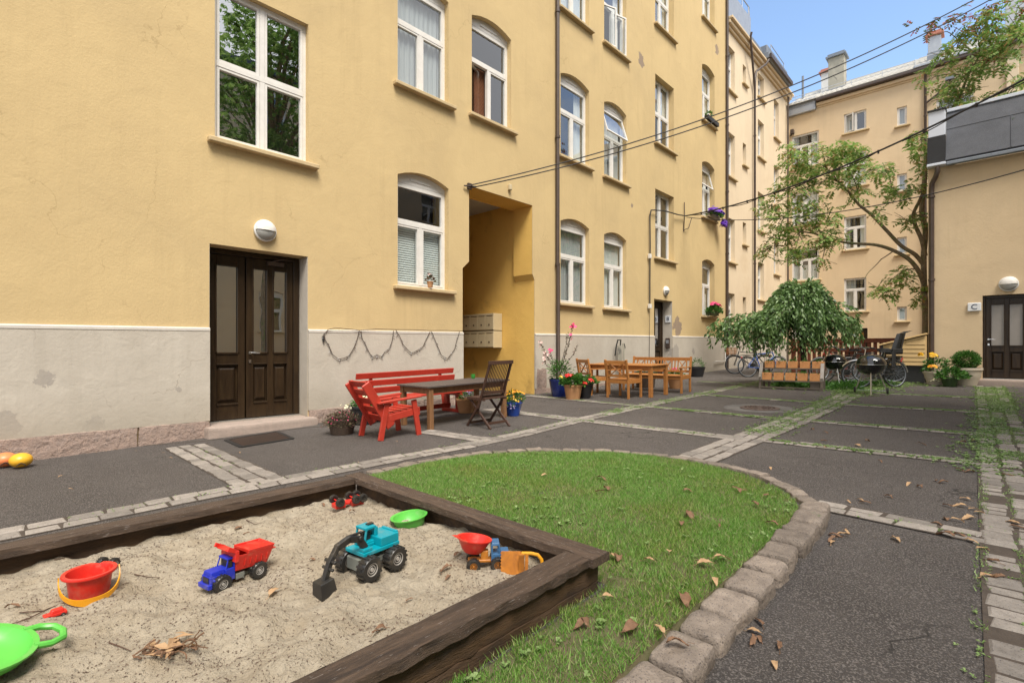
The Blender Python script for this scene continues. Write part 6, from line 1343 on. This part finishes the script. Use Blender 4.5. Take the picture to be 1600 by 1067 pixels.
b = MB(); b.b2((-hw,-.03,.2),(hw,.2,.225)); b.b2((-hw-.0,.14,.5),(hw+.02,.46,.525)); b.b2((-hw,-.02,.03),(hw,.0,.06)); b.build('shelf', m_railg, fs)
b = MB(); b.b2((hw-.25,.02,0),(hw-.05,.14,.24)); b.b2((-.55,.3,0),(-.5,.34,.5)); b.build('support_post', m_railg, fs)
BM = MB()
def woodbox(x0, x1, y0, z0, h, d, lab, plant):
    c = V((x0+x1)/2, y0+d/2, z0); w = (x1-x0)/2-.006; Mx = Matrix.Translation(fs.location) @ (TILT @ Matrix.Rotation(ang, 3, 'Z')).to_4x4(); wp = Mx @ c
    t = thing('wooden_flower_box', lab, 'flower box', wp, ang, 'small wooden flower boxes on the stand'); b = MB(); b.b2((-w,-d/2,0),(w,-d/2+.014,h)); b.b2((-w,d/2-.014,0),(w,d/2,h)); b.b2((-w,-d/2+.014,0),(-w+.014,d/2-.014,h)); b.b2((w-.014,-d/2+.014,0),(w,d/2-.014,h)); b.b2((-w+.014,-d/2+.014,0),(w-.014,d/2-.014,.012)); b.build('box_boards', m_boxw, t, bevel=.003)
    b = MB(); b.box((0,0,h*.75),(2*w-.03,d-.03,.02)); b.build('soil', m_soil, t)
    if plant: leafmesh('foliage', leafcloud(plant, blob(0,0,h*.8,w*.9,d*.5,.1), .03, .06, .5), 4, m_leafgn, t)
nm = ('first','second','third','fourth','fifth'); w0 = (W_-.25)/5
for k in range(5): woodbox(-hw+.04+k*(w0+.043), -hw+.04+k*(w0+.043)+w0, .0, .228, .185, .17, nm[k]+' wooden flower box from the left in the lower row of the stand', 60 if k in (3,0) else 18)
for k in range(5): woodbox(-hw+.07+k*(w0+.044), -hw+.07+k*(w0+.044)+w0+(.04 if k == 4 else 0), .18, .528, .17, .17, nm[k]+' wooden flower box from the left in the upper row of the stand', 90 if k < 3 else 40)
# ground plants under the stand
t = thing('ground_ivy', 'low green plants growing around the weeping tree foot', 'plants', (-3.5,15.2,gz(15.2))); P = []
for (x, y, r, n) in ((-.3,-.6,.4,900),(.3,-.2,.5,900),(.8,.5,.6,1100),(1.3,1.2,.6,700),(-.2,.3,.5,500),(.9,-.5,.4,700)): P += leafcloud(n, blob(x,y,-.02,r,r,.22), .05, .1, .35)
leafmesh('foliage', P, 4, m_leafgn, t); t['kind'] = 'stuff'
# ------------------------------------------------------------------ bicycles: local +x forward, origin on the ground between the wheels
def bike(label, loc, rz, paint, group='bicycles parked around the weeping tree', basket=False, child=False, lean=0, fender=None, steer=0, step=False):
    t = thing('bicycle', label, 'bicycle', loc, rz, group); t.rotation_euler = (TILT @ Matrix.Rotation(rz, 3, 'Z') @ Matrix.Rotation(lean, 3, 'X')).to_euler(); WB = 1.06; r = .34
    TS = Matrix.Translation((WB/2,0,r)) @ Matrix.Rotation(steer, 4, 'Z') @ Matrix.Translation((-WB/2,0,-r))
    for wx, T in ((-WB/2, Matrix.Identity(4)), (WB/2, TS)):
        T = T @ Matrix.Translation((wx,0,r)) @ Matrix.Rotation(PI/2, 4, 'X'); b = MB(); b.tube([V(r*math.cos(2*PI*i/36)*.955, r*math.sin(2*PI*i/36)*.955, 0) for i in range(36)], .019, 6, T, closed=True); wo = b.build('tyre', m_tyre, t, smooth=True)
        b = MB(); b.tube([V(r*.895*math.cos(2*PI*i/36), r*.895*math.sin(2*PI*i/36), 0) for i in range(36)], .011, 5, T, closed=True); b.tube([V(0,0,-.04), V(0,0,.04)], .022, 8, T)
        for i in range(20):
            a = 2*PI*i/20; z = .03 if i % 2 else -.03; b.tube([V(0,0,z), V(r*.89*math.cos(a), r*.89*math.sin(a), 0)], .0022, 3, T, caps=False)
        b.build('rim', m_zinc, wo)
        b = MB(); n = 16; a0, a1 = (R(-5), R(175)) if wx < 0 else (R(35), R(190))
        L = [V(r*1.08*math.cos(a0+(a1-a0)*i/n), r*1.08*math.sin(a0+(a1-a0)*i/n), 0) for i in range(n+1)]
        b.tube(L, .018, 5, T); b.build('mudguard', fender or m_steel, t, smooth=True)
    bb_ = V(-.08,0,.3); st = V(-.24,0,.78); hd0 = V(.36,0,.82); hd1 = V(.41,0,.66); ra = V(-WB/2,0,r); fa = V(WB/2,0,r)
    b = MB(); b.tube([bb_, st], .017, 8); b.tube([hd1, bb_], .019, 8); b.tube([hd0, hd1], .02, 8)
    if step: b.tube([hd0, bb_.lerp(st,.35)], .017, 8)
    else: b.tube([hd0, st.lerp(bb_,.06)], .016, 8)
    for s in (-.045,.045): b.tube([ra+V(0,s,0), bb_+V(0,s*.5,0)], .009, 6); b.tube([ra+V(0,s,0), st.lerp(bb_,.1)+V(0,s*.4,0)], .009, 6)
    b.build('frame', paint, t, smooth=True)
    b = MB()
    for s in (-.05,.05): b.tube([hd1+V(0,s*.5,0), hd1+V(.03,s,-.06), fa+V(0,s,0)], .011, 6, TS)
    b.build('fork', paint, t, smooth=True)
    b = MB(); b.tube([hd0, hd0+V(-.03,0,.14), hd0+V(.02,0,.17)], .013, 6, TS); b.tube([V(.22,-.29,.99), V(.3,-.24,1.02), V(.39,-.12,1.01), V(.4,0,1.0), V(.39,.12,1.01), V(.3,.24,1.02), V(.22,.29,.99)], .011, 6, TS); ho = b.build('handlebar', m_chrome, t, smooth=True)
    for s in (-1,1): b = MB(); b.tube([V(.14,.31*s,.98), V(.24,.28*s,1.0)], .017, 6, TS); b.build('grip', m_tyre, ho)
    b = MB(); b.tube([st, st+V(-.03,0,.12)], .013, 6); b.build('seat_post', m_chrome, t); b = MB(); b.prism([(-.14,-.085),(-.1,-.1),(.02,-.04),(.13,-.02),(.14,0),(.13,.02),(.02,.04),(-.1,.1),(-.14,.085)], .05, Matrix.Translation(st+V(-.03,0,.12))); b.build('saddle', m_tyre, t, bevel=.015, seg=2)
    b = MB(); T = Matrix.Translation(bb_) @ Matrix.Rotation(PI/2, 4, 'X'); b.lathe([(.0005,-.04),(.09,-.04),(.09,-.035),(.0005,-.035)], 20, T); b.tube([bb_+V(0,-.06,0), bb_+V(.13,-.07,-.1)], .01, 5); b.tube([bb_+V(0,.06,0), bb_+V(-.13,.07,.1)], .01, 5); b.box(bb_+V(.13,-.12,-.1),(.09,.08,.02)); b.box(bb_+V(-.13,.12,.1),(.09,.08,.02)); b.tube([bb_+V(-.05,.05,-.04), V(-.32,.12,0.01)], .009, 5); b.build('crankset', m_iron, t)
    b = MB(); b.b2((-.72,-.07,.735),(-.3,.07,.75)); b.tube([V(-.6,-.07,.74), V(-WB/2,-.06,r)], .007, 5); b.tube([V(-.6,.07,.74), V(-WB/2,.06,r)], .007, 5); b.build('rear_rack', m_iron, t)
    b = MB(); b.ball((-.72,0,.66), .03, 8); b.build('rear_light', m_prd, t)
    if basket:
        b = MB(); Tk = Matrix.Translation((.62,0,.72)); 
        for z in (.0,.06,.12,.18,.24): s = .13+.04*z/.24; b.tube([V(s,s*1.2,z), V(s,-s*1.2,z), V(-s,-s*1.2,z), V(-s,s*1.2,z)], .006, 4, Tk, closed=True)
        for i in range(14):
            u = -1+2*(i % 7)/6; sg = 1 if i < 7 else -1; b.tube([V(.13*sg,u*.155,0), V(.17*sg,u*.2,.24)], .004, 4, Tk); b.tube([V(u*.13,.155*sg,0), V(u*.17,.2*sg,.24)], .004, 4, Tk)
        b.b2((.49,-.15,.715),(.75,.15,.722)); b.build('basket', m_boxw, t)
    if child:
        cs = MB(); cs.b2((-.66,-.13,.83),(-.34,.13,.88)); cs.beam((-.64,0,.85),(-.8,0,1.28),.3,.05, up=(0,1,0)) if False else None
        vs = []; fs_ = []; n = 10
        for i in range(n+1):
            t_ = i/n; x = -.66-.16*t_**1.2; z = .86+.5*t_; w = .15*(1-.25*t_)
            for k in range(5): u = -1+k*.5; vs += [(x+.1*abs(u)**2.2*(1-.3*t_), w*u, z)]
        for i in range(n): fs_ += [(i*5+k, i*5+k+1, i*5+6+k, i*5+5+k) for k in range(4)]
        n0 = len(vs); vs += [(x-.03, y, z) for x, y, z in vs]; fs_ += [tuple(q+n0 for q in reversed(f)) for f in fs_[:n*4]]; fs_ += [(n*5+k, n*5+k+1, n0+n*5+k+1, n0+n*5+k) for k in range(4)]+[(i*5,(i+1)*5,n0+(i+1)*5,n0+i*5) for i in range(n)]+[(i*5+4,i*5+9,n0+i*5+9,n0+i*5+4) for i in range(n)]
        cs.add(vs, fs_); cs.add([(-.8,-.1,1.36),(-.8,.1,1.36),(-.98,.12,1.42),(-.98,-.12,1.42)], [(0,1,2,3)])
        for s in (-.14,.14): cs.b2((-.64,s-.02,.86),(-.36,s+.02,.97)); cs.beam((-.4,s,.9),(-.34,s*1.1,.5),.035,.1, up=(1,0,0)); cs.b2((-.42,s*1.1-.045,.44),(-.24,s*1.1+.045,.48))
        cs.build('child_seat', m_iron, t, bevel=.008)
    return t
RT = lambda px, py, dz=0: (lambda q: (q.x, q.y, gz(q.y)))(G(px, py))
vd = math.atan2(-SN, -CS)      # pointing towards image left
bike('black bicycle with dark child seat parked behind the front kettle grill', tuple(V(*RT(1403,606))+V(-CS,-SN,0)*.53), vd+R(8), m_bblack, child=True, fender=m_chrome, steer=R(-45), lean=R(3), step=True)
bike('bright blue bicycle at the left end of the flower box stand', tuple(V(*RT(1168,589))+V(CS,SN,0)*.53), vd+PI+R(4), m_bblue, lean=R(-5), fender=m_steel)
bike('bicycle with a woven front basket half hidden behind the blue bicycle', tuple(V(*RT(1149,584))+V(CS,SN,0)*.53), vd+R(-6), m_bblack, basket=True, lean=R(4))
bike('red framed bicycle standing behind the weeping tree trunk', (-3.35,17.7,gz(17.7)), vd+R(14), m_bred, lean=R(5), fender=m_iron)
bike('silver and black bicycle between the second grill and the fence', (-2.45,17.55,gz(17.55)), vd+R(-22), m_bblack, lean=R(-4), fender=m_chrome)
bike('bicycle with turned handlebar directly behind the second grill', (-3.0,16.9,gz(16.9)), vd+R(-38), m_bblack, lean=R(4), fender=m_steel, step=True)
# ------------------------------------------------------------------ kettle grills
def grill(label, loc, rz, sc=1):
    t = thing('kettle_grill', label, 'grill', loc, rz, 'black kettle grills', tilt=True, sc=sc); r = .285
    b = MB(); b.lathe([(.0005,.43),(.12,.445),(.21,.5),(.265,.58),(r,.665),(r,.68),(r-.01,.68)], 32); b.build('bowl', m_enamel, t, smooth=True)
    b = MB(); b.lathe([(r+.006,.675),(r+.006,.69),(r-.01,.74),(.235,.81),(.15,.86),(.05,.885),(.0005,.888)], 32); lo = b.build('lid', m_enamel, t, smooth=True)
    b = MB(); b.tube([V(-.06,0,.885), V(-.06,0,.925), V(.06,0,.925), V(.06,0,.885)], .008, 6); b.tube([V(-.07,0,.925), V(.07,0,.925)], .014, 8); b.build('handle', m_iron, lo, smooth=True)
    b = MB(); b.tube([V((r+.008)*math.cos(2*PI*i/32), (r+.008)*math.sin(2*PI*i/32), .678) for i in range(32)], .006, 5, closed=True); b.build('rim_ring', m_chrome, t)
    for i, a in enumerate((R(-90),R(32),R(148))):
        d = V(math.cos(a), math.sin(a), 0); b = MB(); b.tube([d*.17+V(0,0,.5), d*.34+V(0,0,.08 if i else 0)], .013, 8); b.build('leg', m_alu, t, smooth=True)
        if i:
            b = MB(); T = Matrix.Translation(d*.36+V(0,0,.075)) @ Matrix.Rotation(PI/2, 4, 'Y'); b.lathe([(.0005,-.02),(.06,-.02),(.075,-.012),(.075,.012),(.06,.02),(.0005,.02)], 20, T); b.build('wheel', m_tyre, t, smooth=True)
    b = MB(); b.lathe([(.0005,.31),(.1,.31),(.13,.33),(.13,.335)], 24); b.build('ash_catcher', m_alu, t, smooth=True)
    b = MB(); b.tube([V(.31*math.cos(R(32)), .31*math.sin(R(32)),.075), V(.31*math.cos(R(148)), .31*math.sin(R(148)),.075)], .007, 5); b.build('axle', m_alu, t)
    return t
grill('black kettle grill on three metal legs standing in front of the dark bicycle', (-1.92,13.75,gz(13.75)), R(8))
grill('second black kettle grill half hidden right of the flower box stand', (-2.98,15.7,gz(15.7)), R(30), .95)
# ------------------------------------------------------------------ fence and shed
t = thing('picket_fence', 'red brown wooden lattice fence behind the bicycles', 'fence', (0,19.6,gz(19.6))); b = MB(); x = -5.0
while x < -1.55: b.b2((x,0,.08),(x+.1,.02,1.2)); x += .155
b.build('pickets', m_fence, t); b = MB()
for z in (.3,.8,1.1): b.b2((-5.05,-.035,z),(-1.5,-.002,z+.12))
b.b2((-5.05,-.05,1.205),(-1.5,.05,1.24)); b.build('rails', m_fence, t, bevel=.005); 
for x in (-5.0,-3.4,-1.55): b = MB(); b.b2((x-.045,.022,0),(x+.045,.11,1.26)); b.build('post', m_fence, t)
t = thing('storage_shed', 'low beige clad storage shed with sloping lid beside the wing corner', 'shed', (-1.75,18.0,gz(18.0)), 0); b = MB(); y0, y1 = -.25, .55
def topz(x): return 1.02+.3*(x+.5)/1.0
for k in range(6):
    z = .48+k*.115; z2 = z+.118
    xa = -.5 if z2 < 1.0 else -.5+(z2-1.0)/.3
    b.add([(xa,y0-.004,z),(.5,y0-.004,z),(.5,y0+.012,z2),(xa,y0+.012,z2)], [(0,1,2,3)])
b.add([(-.5,y0+.013,.48),(.5,y0+.013,.48),(.5,y0+.013,1.3),(-.5,y0+.013,1.02),(-.5,y1,.48),(.5,y1,.48),(.5,y1,1.3),(-.5,y1,1.02)], [(0,1,2,3),(4,5,6,7),(0,4,7,3),(1,5,6,2),(0,1,5,4)])
b.build('cladding', m_shed, t); b = MB(); b.add([(-.54,y0-.05,1.03),(.52,y0-.05,1.335),(.52,y1+.05,1.335),(-.54,y1+.05,1.03),(-.54,y0-.05,1.065),(.52,y0-.05,1.37),(.52,y1+.05,1.37),(-.54,y1+.05,1.065)], [(0,1,2,3),(4,5,6,7),(0,1,5,4),(1,2,6,5),(2,3,7,6),(3,0,4,7)]); b.build('lid', m_shed, t, bevel=.006); b = MB(); b.b2((-.5,y0-.02,.48),(-.44,y0-.006,1.04)); b.b2((-.46,y0+.06,.0),(.46,y1-.06,.478)); b.build('base', m_iron, t)
# ------------------------------------------------------------------ camera, sky, sun
cam = bpy.data.cameras.new('camera'); co = bpy.data.objects.new('camera', cam); COL.objects.link(co); S.camera = co
cam.sensor_width = 36; cam.lens = 36*FPX/1600; cam.shift_y = (HY-533.5)/1600; cam.clip_start = .05; cam.clip_end = 500
co.location = (0,0,0); co.rotation_euler = (PI/2, 0, YAW)
w = bpy.data.worlds.new('World'); S.world = w; w.use_nodes = True; nt = w.node_tree; bg = nt.nodes['Background']; L = nt.links.new; sk = nt.nodes.new('ShaderNodeTexSky'); sk.sky_type = 'NISHITA'; sk.sun_disc = False
EL, AZ = R(58), R(118)      # sun direction: azimuth measured clockwise from +Y
sk.sun_elevation = EL; sk.sun_rotation = AZ; sk.air_density = 1.15; sk.dust_density = .7; sk.ozone_density = 1.6; 
tc = nt.nodes.new('ShaderNodeTexCoord'); dt_ = nt.nodes.new('ShaderNodeVectorMath'); dt_.operation = 'DOT_PRODUCT'; L(tc.outputs['Generated'], dt_.inputs[0]); dt_.inputs[1].default_value = (.85,-.35,.38)
nz = nt.nodes.new('ShaderNodeTexNoise'); nz.inputs['Scale'].default_value = 2.6; nz.inputs['Detail'].default_value = 7; nz.inputs['Roughness'].default_value = .6; L(tc.outputs['Generated'], nz.inputs['Vector'])
ad = nt.nodes.new('ShaderNodeMath'); ad.operation = 'MULTIPLY_ADD'; L(nz.outputs['Fac'], ad.inputs[0]); ad.inputs[1].default_value = 1.3; L(dt_.outputs['Value'], ad.inputs[2])
mr = nt.nodes.new('ShaderNodeMapRange'); mr.interpolation_type = 'SMOOTHSTEP'; mr.inputs['From Min'].default_value = .72; mr.inputs['From Max'].default_value = 1.05; L(ad.outputs[0], mr.inputs['Value'])
cm = nt.nodes.new('ShaderNodeMix'); cm.data_type = 'RGBA'; L(mr.outputs[0], cm.inputs[0]); L(sk.outputs[0], cm.inputs[6]); cm.inputs[7].default_value = (4.6,4.6,4.7,1)   # a bank of bright cloud on the sunny side
L(cm.outputs[2], bg.inputs[0]); bg.inputs[1].default_value = .135
sl_ = bpy.data.lights.new('sun', 'SUN'); so = bpy.data.objects.new('sun', sl_); COL.objects.link(so); sl_.energy = 2.6; sl_.angle = R(26); sl_.color = (1,.93,.83)
sd = V(math.sin(AZ)*math.cos(EL), math.cos(AZ)*math.cos(EL), math.sin(EL)); so.rotation_euler = sd.to_track_quat('Z', 'Y').to_euler()
S.view_settings.view_transform = 'Standard'; S.view_settings.look = 'None'; S.view_settings.exposure = 1.1; S.view_settings.gamma = 1
S.render.engine = 'CYCLES'; S.cycles.max_bounces = 8; S.cycles.diffuse_bounces = 4; S.cycles.transparent_max_bounces = 12; S.cycles.use_denoising = True
